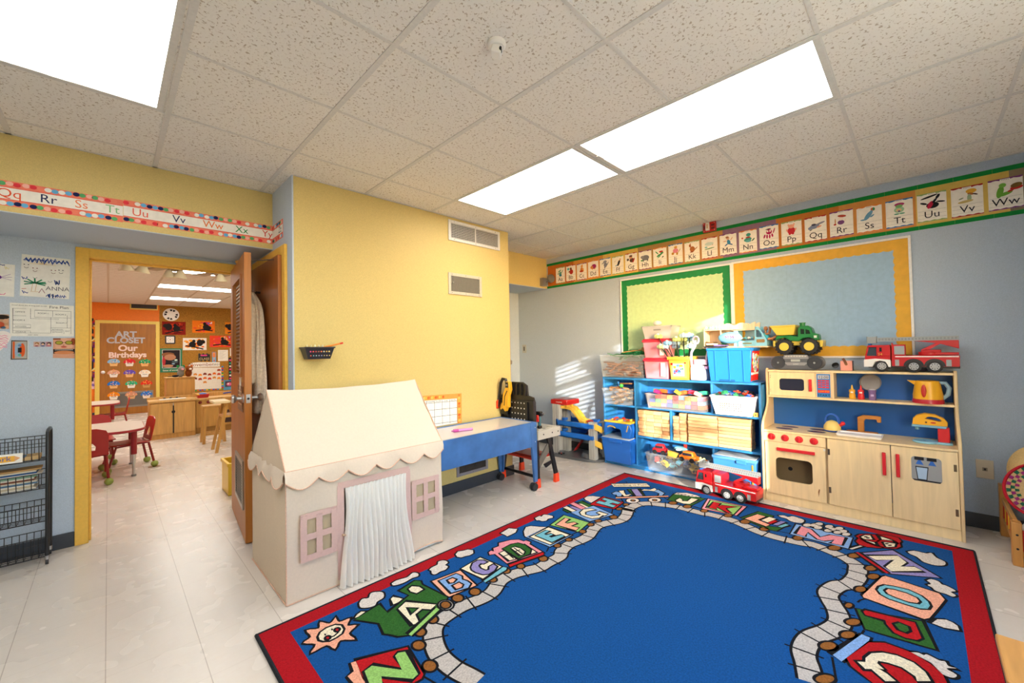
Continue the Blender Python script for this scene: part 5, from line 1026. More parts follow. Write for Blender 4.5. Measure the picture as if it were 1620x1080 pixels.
def bigcar(name,label,c,loc,rz,w):
    t=thing(name,label,'toy car',loc,None,rz);b=B();b.T=WM[t.name];m=M('plas',c)
    b.box((-.04,-.075*w,.02),(.04,.075*w,.055),m);b.taper((0,0),.055,.095,.038,.055*w,.030,.04*w,m);b.build('car_body',t,bev=.008)
    b=B();b.T=WM[t.name];b.box((-.0385,-.04*w,.06),(.0385,.04*w,.083),M('gloss','#262c38'));b.build('windows',t)
    for y in(-.045*w,.045*w):
        for x in(-.042,.042):b=B();b.T=WM[t.name];b.cyl((x-.008,y,.022),(x+.008,y,.022),.022,M('rub','#19191b'),n=14);b.build('wheel',t)
    return t
bigcar('toy_car','red toy car with blue windows on top of the clear bin of vehicles','#d8262e',(3.985,1.905,.222),.15,.9)
bigcar('toy_car','orange toy car with a dark window at the front of the clear bin of vehicles','#f0781e',(3.945,1.60,.205),-.1,1.1)
o=mono('toy_truck_bed','yellow toy truck bed at the front of the clear bin of vehicles','toy',None,lambda b:b.taper((0,0),0,.05,.025,.035,.035,.05,M('plas','#f0c84a')));o.location=(3.955,1.765,.215);o.rotation_euler=(.2,.1,.2)
o=mono('toy_plane','aqua and white toy shuttle on the heap of vehicles','toy',None,lambda b:(b.ell((0,0,0),(.03,.07,.024),M('plas','#8ad0e0')),b.box((-.07,-.02,-.004),(.07,.02,.004),M('plas','#e8ecee')),b.box((-.004,-.06,.0),(.004,-.03,.05),M('plas','#d83a30'))));o.location=(4.05,1.72,.262)
t=thing('storage_box','light blue box with a clear lid in the lower right cubby','box',(4.08,1.20,.051));b=B();b.taper((4.085,1.205),.051,.29,.14,.165,.15,.175,M('plas','#3f8ad6'));b.build('tub',t,bev=.006);b=B();b.box((3.925,1.022,.285),(4.245,1.386,.31),M('plas','#5a9ee0'));b.box((3.915,1.10,.265),(3.927,1.18,.30),M('plas','#3f8ad6'));b.build('rim',t,bev=.004);b=B();b.box((3.945,1.035,.31),(4.235,1.372,.316),M('plas','#b9c6cf'));b.build('lid',t,bev=.003)
b=B();b.box((3.93,1.05,.06),(3.945,1.062,.27),M('plas','#c89a3a'));b.build('clip',t)
# ---------------------------------------------------------------- toy fire engines
def fire_engine(label,loc,rz,num=True):
    t=thing('toy_fire_engine',label,'toy fire engine',loc,'toy fire engines',rz);W=WM[t.name];RE=M('plas','#c21820');GYL=M('plas','#9aa0a2');WHp=M('plas','#eceae6');DKg=M('plas','#232428')
    def NB():
        b=B();b.T=W;return b
    w=.075  # half width along x ; +y is the front
    Fs=FR((-w,0,0),(0,-1,0),(0,0,1))  # side facing -x: right = -y
    L=.245
    b=NB();b.box((-w+.01,-L,.03),(w-.01,L-.02,.05),DKg);b.build('chassis',t,bev=.003)
    b=NB();cab=[(-L,.075),(-L+.145,.075),(-L+.145,.195),(-L+.02,.20),(-L+.005,.155)];
    Fm=FR((0,0,0),(0,-1,0),(0,0,1));wn=[(-L+.018,.125),(-L+.065,.125),(-L+.065,.18),(-L+.028,.18)]
    b.prism(Fm,[(-L,.075),(-L+.145,.075),(-L+.145,.118),(-L+.002,.118)],-w,w,RE);b.prism(Fm,[(-L+.068,.118),(-L+.145,.118),(-L+.145,.19),(-L+.068,.19)],-w,w,RE);b.prism(Fm,[(-L+.014,.183),(-L+.145,.183),(-L+.142,.198),(-L+.02,.198)],-w,w,RE)
    for s in(-w,w-.008):b.prism(FR((0,0,0),(0,-1,0),(0,0,1)),[(-L+.002,.118),(-L+.012,.118),(-L+.026,.184),(-L+.016,.184)],-s-.008,-s,RE)
    cb=b.build('cab',t,bev=.003)
    b=NB();b.prism(Fm,[(-L+.008,.118),(-L+.068,.118),(-L+.068,.184),(-L+.02,.184)],-w+.012,w-.012,M('gloss','#3a4550'));b.rect(Fs,-L+.085,.15,-L+.098,.18,.0006,M('gloss','#1e1e24'));b.build('window',cb)
    b=NB()
    for s in(-1,1):b.prism(Fm,[(-L-.004,.035),(-L+.045,.035),(-L+.06,.075),(-L+.085,.082),(-L+.115,.075),(-L+.13,.035),(-L+.145,.035),(-L+.145,.09),(-L+.06,.098),(-L-.004,.09)],s*w-.012 if s>0 else -w-.002,w+.002 if s>0 else -w+.012,WHp)
    b.box((-w,L-.004,.035),(w,L+.006,.085),WHp);b.build('bumper',t,bev=.003)
    if num:b=NB();b.text(Fs,'24',.026,-L+.088,.122,.0008,M('plas','#e8b83a'));b.build('door_number',cb,smooth=False)
    b=NB();b.prism(Fm,[(-L+.15,.042),(L-.002,.042),(L,.12),(-L+.15,.12)],-w,w,RE)
    for y in(-.02,-.125):
        for s in(-1,1):
            FS=Fs if s<0 else FR((w,0,0),(0,1,0),(0,0,1));b.poly(FS,[(-y*(1 if s<0 else -1)+q[0],max(.0425,q[1])) for q in arc(0,.044,.053,0,PI,14)],.0007,DKg)
    b.prism(Fm,[(L-.13,.123),(L-.002,.123),(L-.002,.14),(L-.13,.14)],-.045,.045,RE);b.build('body',t,bev=.002)
    b=NB()
    for s in(-1,1):
        b.prism(FR((s*w,0,0),(0,s*1.0,0),(0,0,1)) if s>0 else Fs,[(-L+.17,.108),(L-.005,.108),(L-.005,.116),(-L+.17,.116)] if s<0 else [(-L+.005,.108),(L-.17,.108),(L-.17,.116),(-L+.005,.116)],0,.0012,WHp)
    for x0_,x1_ in((-L+.168,-L+.19),(L-.065,-.0+L-.04)):b.rect(Fs,x0_,.045,x1_,.09,.0014,GYL)
    b.build('white_stripe',t)
    b=NB();b.prism(Fm,[(-L+.152,.12),(-L+.225,.12),(-L+.225,.20),(-L+.16,.20),(-L+.152,.215)],-w,w,RE);b.rect(Fs,-L+.166,.128,-L+.22,.19,.0012,GYL);b.build('equipment_box',t,bev=.002)
    for y in(L-.095,-.02-.0,-.125):
        for s in(-1,1):
            x=s*w;b=NB();b.lathe((x-s*.026,y,.042),[(.02,0),(.042,.003),(.042,.026),(.030,.029)],M('rub','#1a1a1c'),ax=(s,0,0),n=22);wl_=b.build('wheel',t);b=NB();b.lathe((x-s*.001,y,.042),[(.026,0),(.026,.004),(.011,.0045),(.008,.010)],M('plas','#a9acae'),ax=(s,0,0),n=18);[b.disc(FR((x+s*.0034,y,.042),(0,s,0),(0,0,1)),.018*math.cos(q*.785),.018*math.sin(q*.785),.0035,.0035,.0004,DKg,6) for q in range(8)];b.build('hubcap',wl_)
    b=NB();b.cyl((0,-.10,.12),(0,-.10,.145),.055,RE);b.box((-.04,-.16,.14),(.04,-.06,.16),RE);b.hexa([(-.04,-.10,.16),(.04,-.10,.16),(.04,-.06,.16),(-.04,-.06,.16),(-.03,-.17,.21),(.03,-.17,.21),(.03,-.14,.21),(-.03,-.14,.21)],RE);b.build('turntable',t,bev=.003)
    b=NB();b.hexa([(-.032,-L,.165),(.032,-L,.165),(.032,-L+.10,.205),(-.032,-L+.10,.205),(-.032,-L,.225),(.032,-L,.225),(.032,-.02,.225),(-.032,-.02,.225)],RE);b.build('boom',t,bev=.003)
    b=NB()
    for s in(-.034,.029):
        b.box((s,-L,.226),(s+.005,L-.07,.233),GYL);b.box((s,-L,.247),(s+.005,L-.07,.254),GYL)
        b.box((s+.0015,-L,.231),(s+.0035,L-.07,.249),M('plas','#85898b'))
        for i in range(24):y=-L+i*.0178;b.box((s+.0003,y,.231),(s+.0047,y+.008,.249),GYL)
    for i in range(26):b.tube([(-.03,-L+i*.0165,.229),(.03,-L+i*.0165,.229)],.003,GYL,n=5)
    b.build('ladder',t)
    b=NB();b.box((-.035,L-.07,.215),(.035,L-.012,.222),GYL)
    for y in(L-.07,L-.016):
        b.box((-.035,y,.22),(.035,y+.004,.265),GYL)
    for x in(-.035,.031):b.box((x,L-.07,.22),(x+.004,L-.012,.262),GYL)
    b.build('rescue_basket',t,bev=.001)
    b=NB();b.box((-.05,L-.04,.198),(.05,L-.02,.210),M('gloss','#3a6ab8'));b.build('beacon',t,bev=.004)
    return t
fire_engine('red toy fire engine with a grey ladder standing on top of the play kitchen',(4.17,.065,1.0865),0)
fire_engine('red toy fire engine parked on the floor in front of the blue shelf',(3.76,1.20,.0095),-.10,False)
# ---------------------------------------------------------------- play kitchen
MP=M('maple','#ecd2a2');MPE=M('maple','#e0c494');KB=M('plas','#1c5aa8');KR=M('plas','#d8242c')
KX,K0,K1=3.93,-.147,.962;t=kit=thing('play_kitchen','pale maple play kitchen with red handles and a blue back panel','play kitchen',(4.1,.41,0))
def rrect(x0,y0,x1,y1,r,k=5):
    o=[]
    for cx,cy,a in((x1-r,y1-r,0),(x0+r,y1-r,PI/2),(x0+r,y0+r,PI),(x1-r,y0+r,1.5*PI)):o+=arc(cx,cy,r,a,a+PI/2,k)
    return o
def orect(x0,y0,x1,y1,k=5):
    o=[]
    for p in((x1,y1),(x0,y1),(x0,y0),(x1,y0)):o+=[p]*(k+1)
    return o
FK=FR((KX,0,0),(0,-1,0),(0,0,1))
prof=[(3.925,0),(3.925,.60)]+[(3.925+.195*(.5-.5*math.cos(PI*i/12)),.60+.225*i/12) for i in range(1,13)]+[(4.12,1.06),(4.125,1.085),(4.14,1.10),(4.16,1.098),(4.165,1.09),(4.3,1.09),(4.3,0)]
for y in(K0-.018,K1):b=B();b.prism(FR((0,y+.018,0),(1,0,0),(0,0,1)),prof,0,.018,MPE);b.build('side_panel',t,bev=.004)
for nm,a,c,m in(('counter_top',(3.925,K0,.578),(4.28,K1,.594),MP),('top_shelf',(4.115,K0,1.068),(4.3,K1,1.085),MP),('middle_shelf',(4.115,K0,.848),(4.29,K1,.864),MP),('kick_board',(3.938,K0,.0),(3.955,K1,.06),MP),('bottom_board',(3.938,K0,.055),(4.28,K1,.07),MP),('back_panel',(4.284,K0,.07),(4.3,K1,1.07),KB),('partition',(3.955,.537,.07),(4.28,.553,.578),MP)):
    b=B();b.box(a,c,m);b.build(nm,t,bev=.002)
# oven
b=B();b.prism(FK,[(-K1,.50),(-.545,.50),(-.545,.576),(-K1,.576)],-.016,0,MP);b.build('control_panel',t,bev=.002)
b=B();ring(b,FK,orect(-.955,.072,-.55,.497),rrect(-.882,.19,-.634,.375,.035),-.018,0,MP);od=b.build('oven_door',t,bev=.001)
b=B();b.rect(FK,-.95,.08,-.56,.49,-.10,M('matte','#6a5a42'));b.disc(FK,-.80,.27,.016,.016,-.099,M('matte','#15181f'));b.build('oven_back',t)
b=B();b.prism(FK,[(-.868,.434),(-.612,.434),(-.612,.458),(-.868,.458)],.006,.024,KR)
for x in(-.84,-.64):b.prism(FK,[(x-.008,.438),(x+.008,.438),(x+.008,.454),(x-.008,.454)],0,.008,KR)
b.build('handle',od,bev=.004)
b=B();b.poly(FK,[(-.60,.11),(-.59,.17),(-.597,.172),(-.602,.15)],.0004,M('wood','#8a5a30'));b.build('worn_edge',od)
for y in(.905,.81,.715,.618):
    b=B();o=V((KX,y,.54));b.lathe(o,[(.028,0),(.026,.008),(.021,.014)],KR,ax=(-1,0,0),n=20);b.box((KX-.026,y-.006,.52),(KX-.010,y+.006,.56),KR);b.build('oven_knob',t,bev=.003)
# cupboard doors
for nm,x0,x1,hx in(('left',-.535,-.180,-.213),('right',-.176,K0*-1-.002,-.142)):
    b=B();b.prism(FK,[(x0,.072),(x1,.072),(x1,.574),(x0,.574)],-.018,0,MP);d=b.build('cupboard_door',t,bev=.002)
    b=B();b.prism(FK,[(hx-.010,.362),(hx+.010,.362),(hx+.010,.522),(hx-.010,.522)],.006,.024,KR)
    for z in(.38,.505):b.prism(FK,[(hx-.007,z-.007),(hx+.007,z-.007),(hx+.007,z+.007),(hx-.007,z+.007)],0,.008,KR)
    b.build('handle',d,bev=.004)
    for z in(.16,.45):
        xx=-.53 if nm=='left' else .128;b=B();b.prism(FK,[(xx-.004,z),(xx+.010,z),(xx+.010,z+.045),(xx-.004,z+.045)],0,.002,M('met','#8a7a60'));b.build('hinge',d)
    if nm=='right':
        b=B();g=M('plas','#9a9c9c');b.poly(FK,rrect(-.075,.355,.07,.52,.02),.0006,g);b.poly(FK,[(-.068,.362),(.063,.362),(.058,.355),(-.063,.355)][::-1] if 0 else [(-.072,.366),(.067,.366),(.060,.356),(-.062,.356)],.001,BLK)
        for x in(-.035,.025):b.rect(FK,x-.024,.497,x+.022,.519,.001,BLK);b.poly(FK,[(x-.006,.497),(x+.006,.497),(x+.02,.468),(x-.018,.468)],.0012,M('plas','#2f6ac0'))
        b.poly(FK,[(-.056,.455),(.008,.455),(.0,.366),(-.047,.366)],.0012,BLK);b.poly(FK,[(-.051,.448),(.003,.448),(-.004,.370),(-.043,.370)],.0014,M('plas','#a9c4dc'));b.build('dispenser_picture',d,smooth=False)
b=B();b.box((3.925,.548,.475),(3.932,.56,.49),M('plas','#eeeae2'));b.build('catch',t)
for x,y in((4.06,.86),(4.02,.80),(4.09,.70),(4.03,.66)):
    pass
for x,y in((4.17,.82),(4.06,.84),(4.17,.62),(4.06,.62)):
    b=B();FT2=FR((x,y,.594),(0,-1,0),(1,0,0));b.disc(FT2,0,0,.062,.040,.0006,M('plas','#2a1f3a'),20)
    for r in(.75,.5,.25):b.disc(FT2,0,0,.062*r,.04*r,.0008+.0003*(1-r),M('plas',['#8a2a4a','#2a1f3a'][int(r*4)%2]),18)
    b.build('burner',t,smooth=False)
b=B();b.taper((4.065,.355),.5945,.612,.075,.125,.080,.135,M('plas','#f0eef0'),open=True,th=.007);b.build('sink',t,bev=.003)
b=B();FW2=M('woodh','#b9772e');b.box((4.175,.255,.594),(4.225,.445,.612),FW2);fa=b.build('faucet_base',t,bev=.006)
b=B();b.prism(FR((4.20,0,0),(0,-1,0),(0,0,1)),[(-.375,.61),(-.335,.61),(-.335,.69),(-.325,.71),(-.262,.712),(-.258,.690),(-.235,.690),(-.235,.735),(-.262,.74),(-.34,.74),(-.375,.72)],-.014,.014,FW2);b.build('spout',fa,bev=.004)
# microwave and keypad
FM=FR((4.12,0,0),(0,-1,0),(0,0,1));b=B();ring(b,FM,orect(-.955,.866,-.626,1.066),rrect(-.878,.912,-.702,1.012,.02),-.014,0,MP);md=b.build('microwave_door',t,bev=.001)
b=B();b.rect(FM,-.89,.90,-.69,1.02,-.008,M('gloss','#23263a'));b.build('window',md);b=B();b.prism(FM,[(-.667,.912),(-.648,.912),(-.648,1.012),(-.667,1.012)],.0,.022,KR);b.build('handle',md,bev=.004)
b=B()
for z in(.90,.915,1.02,1.035):b.disc(FM,-.945,z,.003,.003,.0005,BLK,8)
b.build('screw_holes',md)
b=B();b.box((4.115,.505,.864),(4.28,.52,1.068),MP);b.prism(FM,[(-.624,.866),(-.52,.866),(-.52,1.066),(-.624,1.066)],-.014,0,MP);b.build('keypad_housing',t,bev=.001)
b=B();b.rect(FM,-.616,.869,-.527,1.058,.0006,M('plas','#2f7ac0'));b.rect(FM,-.608,1.018,-.535,1.048,.001,M('plas','#b8bcc2'));b.text(FM,'12:00',.029,-.571,1.022,.0014,INK)
for r in range(4):
    for c in range(3):b.rect(FM,-.608+c*.0255,.998-r*.018,-.586+c*.0255,1.009-r*.018,.001,KR)
b.rect(FM,-.610,.905,-.533,.928,.001,KR);b.text(FM,'CLEAR STOP',.0155,-.571,.911,.0014,M('plas','#f0c040'),sx=.82);b.text(FM,'START',.029,-.571,.875,.0014,INK,sx=.95);b.build('keypad',t,smooth=False)
# ---- on top of the kitchen
ZT=1.0855
t=thing('boombox','grey oval portable stereo under the green dump truck','stereo',(4.19,.755,ZT));GB1=M('plas','#5a5e64');GB2=M('plas','#8c8f92')
FBX=FR((4.13,.755,ZT),(0,-1,0),(0,0,1))
st_=[(-.125,.0),(.125,.0)]+arc(.13,.062,.058,-PI/2,PI/2,8)+[(.10,.118),(.07,.132),(-.07,.132),(-.10,.118)]+arc(-.13,.062,.058,PI/2,1.5*PI,8)
b=B();b.prism(FBX,st_,-.12,0,GB1);b.build('case',t,bev=.012)
for s in(-1,1):
    b=B();b.lathe(b.P(FBX,s*.128,.062,0),[(.052,0),(.05,.006),(.042,.004),(.02,.002),(.012,.006),(.002,.008)],M('matte','#3e4146'),ax=(-1,0,0),n=24);b.disc(FBX,s*.128,.062,.008,.008,.0085,M('met','#c8c8c8'),10);b.build('speaker_grille',t)
b=B();b.prism(FBX,[(-.09,.095),(.09,.095),(.085,.128),(-.085,.128)],0,.006,GB2)
for i in range(8):b.prism(FBX,[(-.075+i*.0195,.112),(-.061+i*.0195,.112),(-.061+i*.0195,.122),(-.075+i*.0195,.122)],.006,.009,M('plas','#c4c4c0'))
b.build('button_bar',t,bev=.001)
b=B();b.prism(FBX,[(-.085,.065),(.085,.065),(.06,.04),(-.06,.04)],0,.003,GB2);b.prism(FBX,[(-.035,.072),(.03,.072),(.03,.09),(-.035,.09)],0,.004,M('plas','#aeb4b0'));b.text(FBX,'SONY',.014,0,.046,.0036,M('plas','#d8d8d8'));b.build('display',t,smooth=False)
# dump truck (front toward -y)
t=thing('toy_dump_truck','green toy dump truck with a yellow bed and yellow wheels on the grey stereo','toy truck',(4.19,.745,ZT+.133));G=M('plas','#1f7a3a');Y2=M('plas','#dcc24a');z0=ZT+.133
for y in(.83,.655):
    for s in(-1,1):
        x=4.19+s*.075;b=B();b.lathe((x-s*.028,y,z0+.066),[(.03,0),(.064,.004),(.066,.026),(.060,.042),(.040,.046)],M('rub','#17181a'),ax=(s,0,0),n=28);w_=b.build('wheel',t);b=B();b.lathe((x+s*.017,y,z0+.066),[(.036,0),(.034,.004),(.012,.006)],Y2,ax=(s,0,0),n=22);b.build('hub',w_)
        b=B()
        for k in range(16):
            a=2*PI*k/16;b.box((x-.018,y-.006+.064*math.cos(a),z0+.062+.064*math.sin(a)),(x+.018,y+.006+.064*math.cos(a),z0+.070+.064*math.sin(a)),M('rub','#17181a'),R=RX(a))
        b.build('tread',w_)
Fd=FR((4.19,0,z0),(0,-1,0),(0,0,1))
b=B();b.prism(Fd,[(-.91,.075),(-.57,.075),(-.56,.105),(-.60,.115),(-.90,.12)],-.045,.045,Y2);b.box((4.11,.565,z0+.06),(4.27,.585,z0+.115),Y2);b.box((4.12,.895,z0+.065),(4.26,.915,z0+.12),Y2);b.build('frame',t,bev=.004)
b=B();b.prism(Fd,[(-.90,.125),(-.89,.16),(-.80,.165),(-.76,.155),(-.735,.15),(-.735,.215),(-.72,.235),(-.665,.24),(-.64,.215),(-.63,.175),(-.595,.165),(-.59,.12),(-.62,.115),(-.655,.14),(-.70,.135),(-.73,.11),(-.79,.115),(-.83,.145)],-.06,.06,G)
b.build('cab',t,bev=.006)
b=B()
for s in(-1,1):
    Fz=FR((4.19-.0605*1,0,z0),(0,-1,0),(0,0,1)) if s<0 else FR((4.19+.0605,0,z0),(0,1,0),(0,0,1))
    q=[(-.715,.17),(-.69,.17),(-.69,.21),(-.715,.215)] if s<0 else [(.69,.17),(.715,.17),(.715,.215),(.69,.21)];b.poly(Fz,q,.0006,M('gloss','#1b2a20'));q=[(-.68,.17),(-.648,.17),(-.655,.20),(-.68,.21)] if s<0 else [(.648,.17),(.68,.17),(.68,.21),(.655,.2)];b.poly(Fz,q,.0006,M('gloss','#1b2a20'))
b.rect(FR((4.19-.0605,0,z0),(0,-1,0),(0,0,1)),-.625,.135,-.605,.155,.0008,M('plas','#e8e8da'));b.build('window',t)
b=B();b.cyl((4.19,.71,z0+.235),(4.19,.71,z0+.262),.020,G);b.cyl((4.19,.71,z0+.262),(4.19,.71,z0+.268),.024,G);b.build('roof_knob',t)
b=B();b.hexa([(4.11,.76,z0+.165),(4.27,.76,z0+.165),(4.27,.885,z0+.165),(4.11,.885,z0+.165),(4.10,.745,z0+.245),(4.28,.745,z0+.245),(4.28,.925,z0+.235),(4.10,.925,z0+.235)],Y2);b.box((4.095,.745,z0+.235),(4.285,.93,z0+.25),Y2);b.box((4.15,.84,z0+.135),(4.23,.875,z0+.17),Y2);b.build('dump_bed',t,bev=.005)
o=mono('black_disc','small black disc lying against the pink tag on the play kitchen','disc',None,lambda b:b.lathe((0,0,0),[(.024,0),(.024,.006),(.02,.008)],BLK,n=20,ax=(-.8,.2,.55)));o.location=(4.20,.50,ZT+.02)
t=thing('pink_tag_box','small pink box with a brown leather strap on the play kitchen','box',(4.21,.43,ZT));b=B();b.box((4.185,.393,ZT),(4.235,.467,ZT+.078),M('plas','#e8a090'));b.box((4.185,.388,ZT),(4.235,.393,ZT+.078),M('plas','#3a2a28'));b.build('case',t,bev=.003)
b=B();b.stroke(FR((4.184,.43,ZT),(0,-1,0),(0,0,1)),[(.0,.05),(-.008,.075),(-.02,.098)],.018,.0015,M('plas','#7a4a2a'));b.disc(FR((4.184,.43,ZT),(0,-1,0),(0,0,1)),.0,.05,.009,.009,.002,M('plas','#8a5a34'),10);b.build('strap',t)
# ---- on the middle shelf
ZM=.865
def squeeze(name,label,y,m,cap):
    t=thing(name,label,'toy bottle',(4.17,y,ZM));b=B();b.lathe((4.17,y,ZM),[(.020,0),(.021,.004),(.0205,.03),(.017,.045),(.0205,.062),(.018,.072),(.009,.076)],m,n=20);b.build('bottle',t);b=B();b.lathe((4.17,y,ZM+.075),[(.010,0),(.008,.006),(.004,.03),(.0025,.034)],cap,n=14);b.build('nozzle',t);b=B();b.box((4.1485,y-.008,ZM+.048),(4.152,y+.008,ZM+.058),M('plas','#e8e6e0'));b.build('label',t)
squeeze('mustard_bottle','yellow toy mustard bottle on the play kitchen shelf',.398,M('plas','#e8a82a'),M('plas','#e8b83a'))
squeeze('ketchup_bottle','red toy ketchup bottle beside the yellow one',.345,KR,KR)
t=thing('purple_shaker','small purple toy shaker in front of the grey pan','toy shaker',(4.15,.277,ZM));b=B();b.lathe((4.15,.277,ZM),[(.021,0),(.022,.01),(.0215,.06),(.024,.064),(.024,.078)],M('plas','#8a6a9a'),n=20);b.build('body',t);b=B();b.lathe((4.15,.277,ZM+.078),[(.022,0),(.020,.006)],M('plas','#c8c4c8'),n=18);b.box((4.126,.268,ZM+.03),(4.129,.286,ZM+.045),M('plas','#d0b8d8'));b.build('cap',t)
t=thing('toy_pan','small grey toy pan leaning on the blue back panel','toy pan',(4.25,.30,ZM));ax=V((-1,0,.25)).normalized();o=V((4.255,.293,ZM+.125));b=B();b.lathe(o,[(.055,0),(.063,.004),(.066,.014),(.062,.016),(.058,.006),(.002,.006)],M('plas','#8f8a88'),ax=ax,n=30);b.build('dish',t);b=B();b.tube([o+V((0,0,-.06)),o+V((.005,0,-.122))],.006,M('plas','#3a3a3a'));b.build('handle',t)
t=thing('toy_kettle','yellow toy electric kettle with a red base and grey handle','toy kettle',(4.17,-.03,ZM));KY=M('plas','#eeae22')
b=B();b.lathe((4.17,-.02,ZM+.028),[(.078,0),(.078,.03),(.066,.11),(.060,.13),(.03,.134)],KY,n=30);b.hexa([(4.155,.045,ZM+.125),(4.185,.045,ZM+.125),(4.18,.035,ZM+.09),(4.16,.035,ZM+.09),(4.16,.085,ZM+.16),(4.18,.085,ZM+.16),(4.19,.02,ZM+.157),(4.15,.02,ZM+.157)],KY);b.build('body',t,bev=.002)
b=B();b.lathe((4.17,-.02,ZM),[(.082,0),(.082,.02),(.078,.03)],M('plas','#c02030'),n=30);b.build('base',t)
b=B();b.tube([(4.17,-.07,ZM+.145),(4.17,-.108,ZM+.145),(4.17,-.126,ZM+.11),(4.17,-.12,ZM+.065),(4.17,-.095,ZM+.04),(4.17,-.075,ZM+.04)],.013,M('plas','#8aa8b8'),n=10);b.build('handle',t);b=B();b.ell((4.094,.0,ZM+.09),(.006,.014,.045),M('plas','#c02a20'));b.build('level_window',t)
# ---- on the counter
ZC=.5945
t=thing('toy_teapot','cream yellow toy teapot with a blue handle and red spout','toy teapot',(4.16,.53,ZC+.0015));ZC+=.0015;b=B();b.lathe((4.16,.53,ZC+.010),[(.055,0),(.058,.01),(.054,.035),(.038,.062),(.018,.074),(.004,.078)],M('plas','#ecd07a'),n=26);b.build('body',t);b=B();b.lathe((4.16,.53,ZC),[(.054,0),(.058,.006),(.056,.012)],M('plas','#2f5ab0'),n=26);b.build('base',t)
b=B();b.tube([(4.16,.57,ZC+.062)]+[(4.16,.53+.042*math.cos(a),ZC+.085+.052*math.sin(a)) for a in[PI*i/10 for i in range(11)]][::1]+[(4.16,.49,ZC+.062)],.0075,M('plas','#2a62c8'),n=10);b.build('handle',t);b=B();b.cyl((4.16,.49,ZC+.045),(4.16,.462,ZC+.062),.014,KR,r2=.010);b.ell((4.16,.462,ZC+.068),.016,KR,n=12,k=8);b.build('spout',t)
ZC=.5945;t=thing('toy_mixer','yellow toy stand mixer with a red post and light blue bowl tray','toy mixer',(4.10,-.04,ZC));b=B();b.lathe((4.09,.0,ZC),[(.068,0),(.07,.008),(.06,.016),(.05,.012)],M('plas','#8ec4dc'),n=28);b.box((4.05,-.13,ZC),(4.14,.0,ZC+.014),M('plas','#8ec4dc'));b.build('base_tray',t,bev=.004)
b=B();b.box((4.075,-.118,ZC+.012),(4.12,-.06,ZC+.115),KR);b.build('post',t,bev=.005)
Fx=FR((4.095,0,ZC),(0,-1,0),(0,0,1));ho=[(-.065,.125)]+[(-.06,.165),(-.04,.19),(.0,.205),(.05,.20),(.09,.18),(.11,.15),(.108,.125)];hi=[(-.0,.168)]+[(.005,.172),(.012,.182),(.03,.186),(.055,.182),(.075,.17),(.082,.16),(.07,.155)]
b=B();ring(b,Fx,ho,hi,-.032,.032,KY);b.build('mixer_head',t,bev=.004);b=B();b.prism(Fx,[(-.07,.108),(.10,.108),(.108,.126),(-.066,.126)],-.030,.030,M('plas','#7ab0cc'));b.cyl((4.095,.04,ZC+.11),(4.095,.04,ZC+.085),.012,M('plas','#7ab0cc'));b.build('lower_shell',t,bev=.004);b=B();b.disc(FR((4.0628,0,ZC),(0,-1,0),(0,0,1)),.04,.145,.014,.006,.0006,M('plas','#c02a20'));b.disc(FR((4.0628,0,ZC),(0,-1,0),(0,0,1)),.005,.145,.006,.006,.0006,M('plas','#5a3a1a'));b.build('buttons',t)
# ---------------------------------------------------------------- classroom beyond the doorway
W2=12.95;ORG=M('paint','#ef7d10');CK=M('cork','#a87832');OAK=M('wood','#c8964e')
b=B();b.box((-3.2,4.2,H),(3.3,13.1,H+.1),M('matte','#e4d8ca'))
for j in range(60):b.box((-3.2,4.4+j*.1524,H-.002),(3.3,4.404+j*.1524,H+.001),M('matte','#b49a80'))
for i in range(10):x=-3.2+.6096*i+.147;b.box((x-.012,4.33,H-.005),(x+.012,W2,H),M('matte','#cbb79f'))
struct(b,'ceiling_classroom')
b=B();b.box((-3.2,4.32,-.1),(XL-.15,13.1,-.0005),M('plas','#d8cfc4'));struct(b,'floor_classroom')
b=B();b.box((-3.2,W2,0),(.872,13.1,H),ORG);struct(b,'wall_orange')
b=B();b.box((.872,W2,0),(3.3,13.1,H),CK);struct(b,'wall_cork')
b=B();b.box((-3.2,4.32,0),(-3.05,13.1,H),ORG);struct(b,'wall_classroom_left')
b=B();b.box((3.0,4.32,0),(3.2,13.1,H),M('wallp','#e4d2a8'));struct(b,'wall_classroom_right')
b=B();b.box((-3.2,W2-.012,0),(-.20,W2,.10),BASE);b.box((.875,W2-.012,0),(3.0,W2,.10),BASE);struct(b,'baseboard_classroom')
b=B();PY=M('paint','#e8cc62')
for r in((-.215,-.14,0,2.155),(.805,.875,0,2.155),(-.14,.805,2.085,2.155)):b.box((r[0],W2-.03,r[2]),(r[1],W2,r[3]),PY)
struct(b,'trim_4',bev=.003)
b=B();b.box((-.14,W2-.02,.012),(.805,W2-.004,2.085),M('wood','#a3681f'));d4=struct(b,'door_4')
F=fy(W2-.02)
b=B();b.prism(F,[(.05,.16),(.76,.16),(.76,.52),(.05,.52)],0,.006,M('plas','#8a857c'));b.prism(F,[(.09,.20),(.72,.20),(.72,.48),(.09,.48)],.006,.008,M('plas','#6a655e'));b.build('vent_grille',d4)
b=B();b.lathe((-.085,W2-.02,.985),[(.03,0),(.03,.01),(.014,.015),(.014,.03),(.032,.045),(.034,.06),(.01,.07)],M('met','#d8d8d8'),ax=(0,-1,0));b.build('door_knob',d4)
b=B()
for z in(1.75,1.15):b.box((.80,W2-.028,z),(.815,W2-.018,z+.14),M('met','#3a2a1a'))
b.build('hinge',d4)
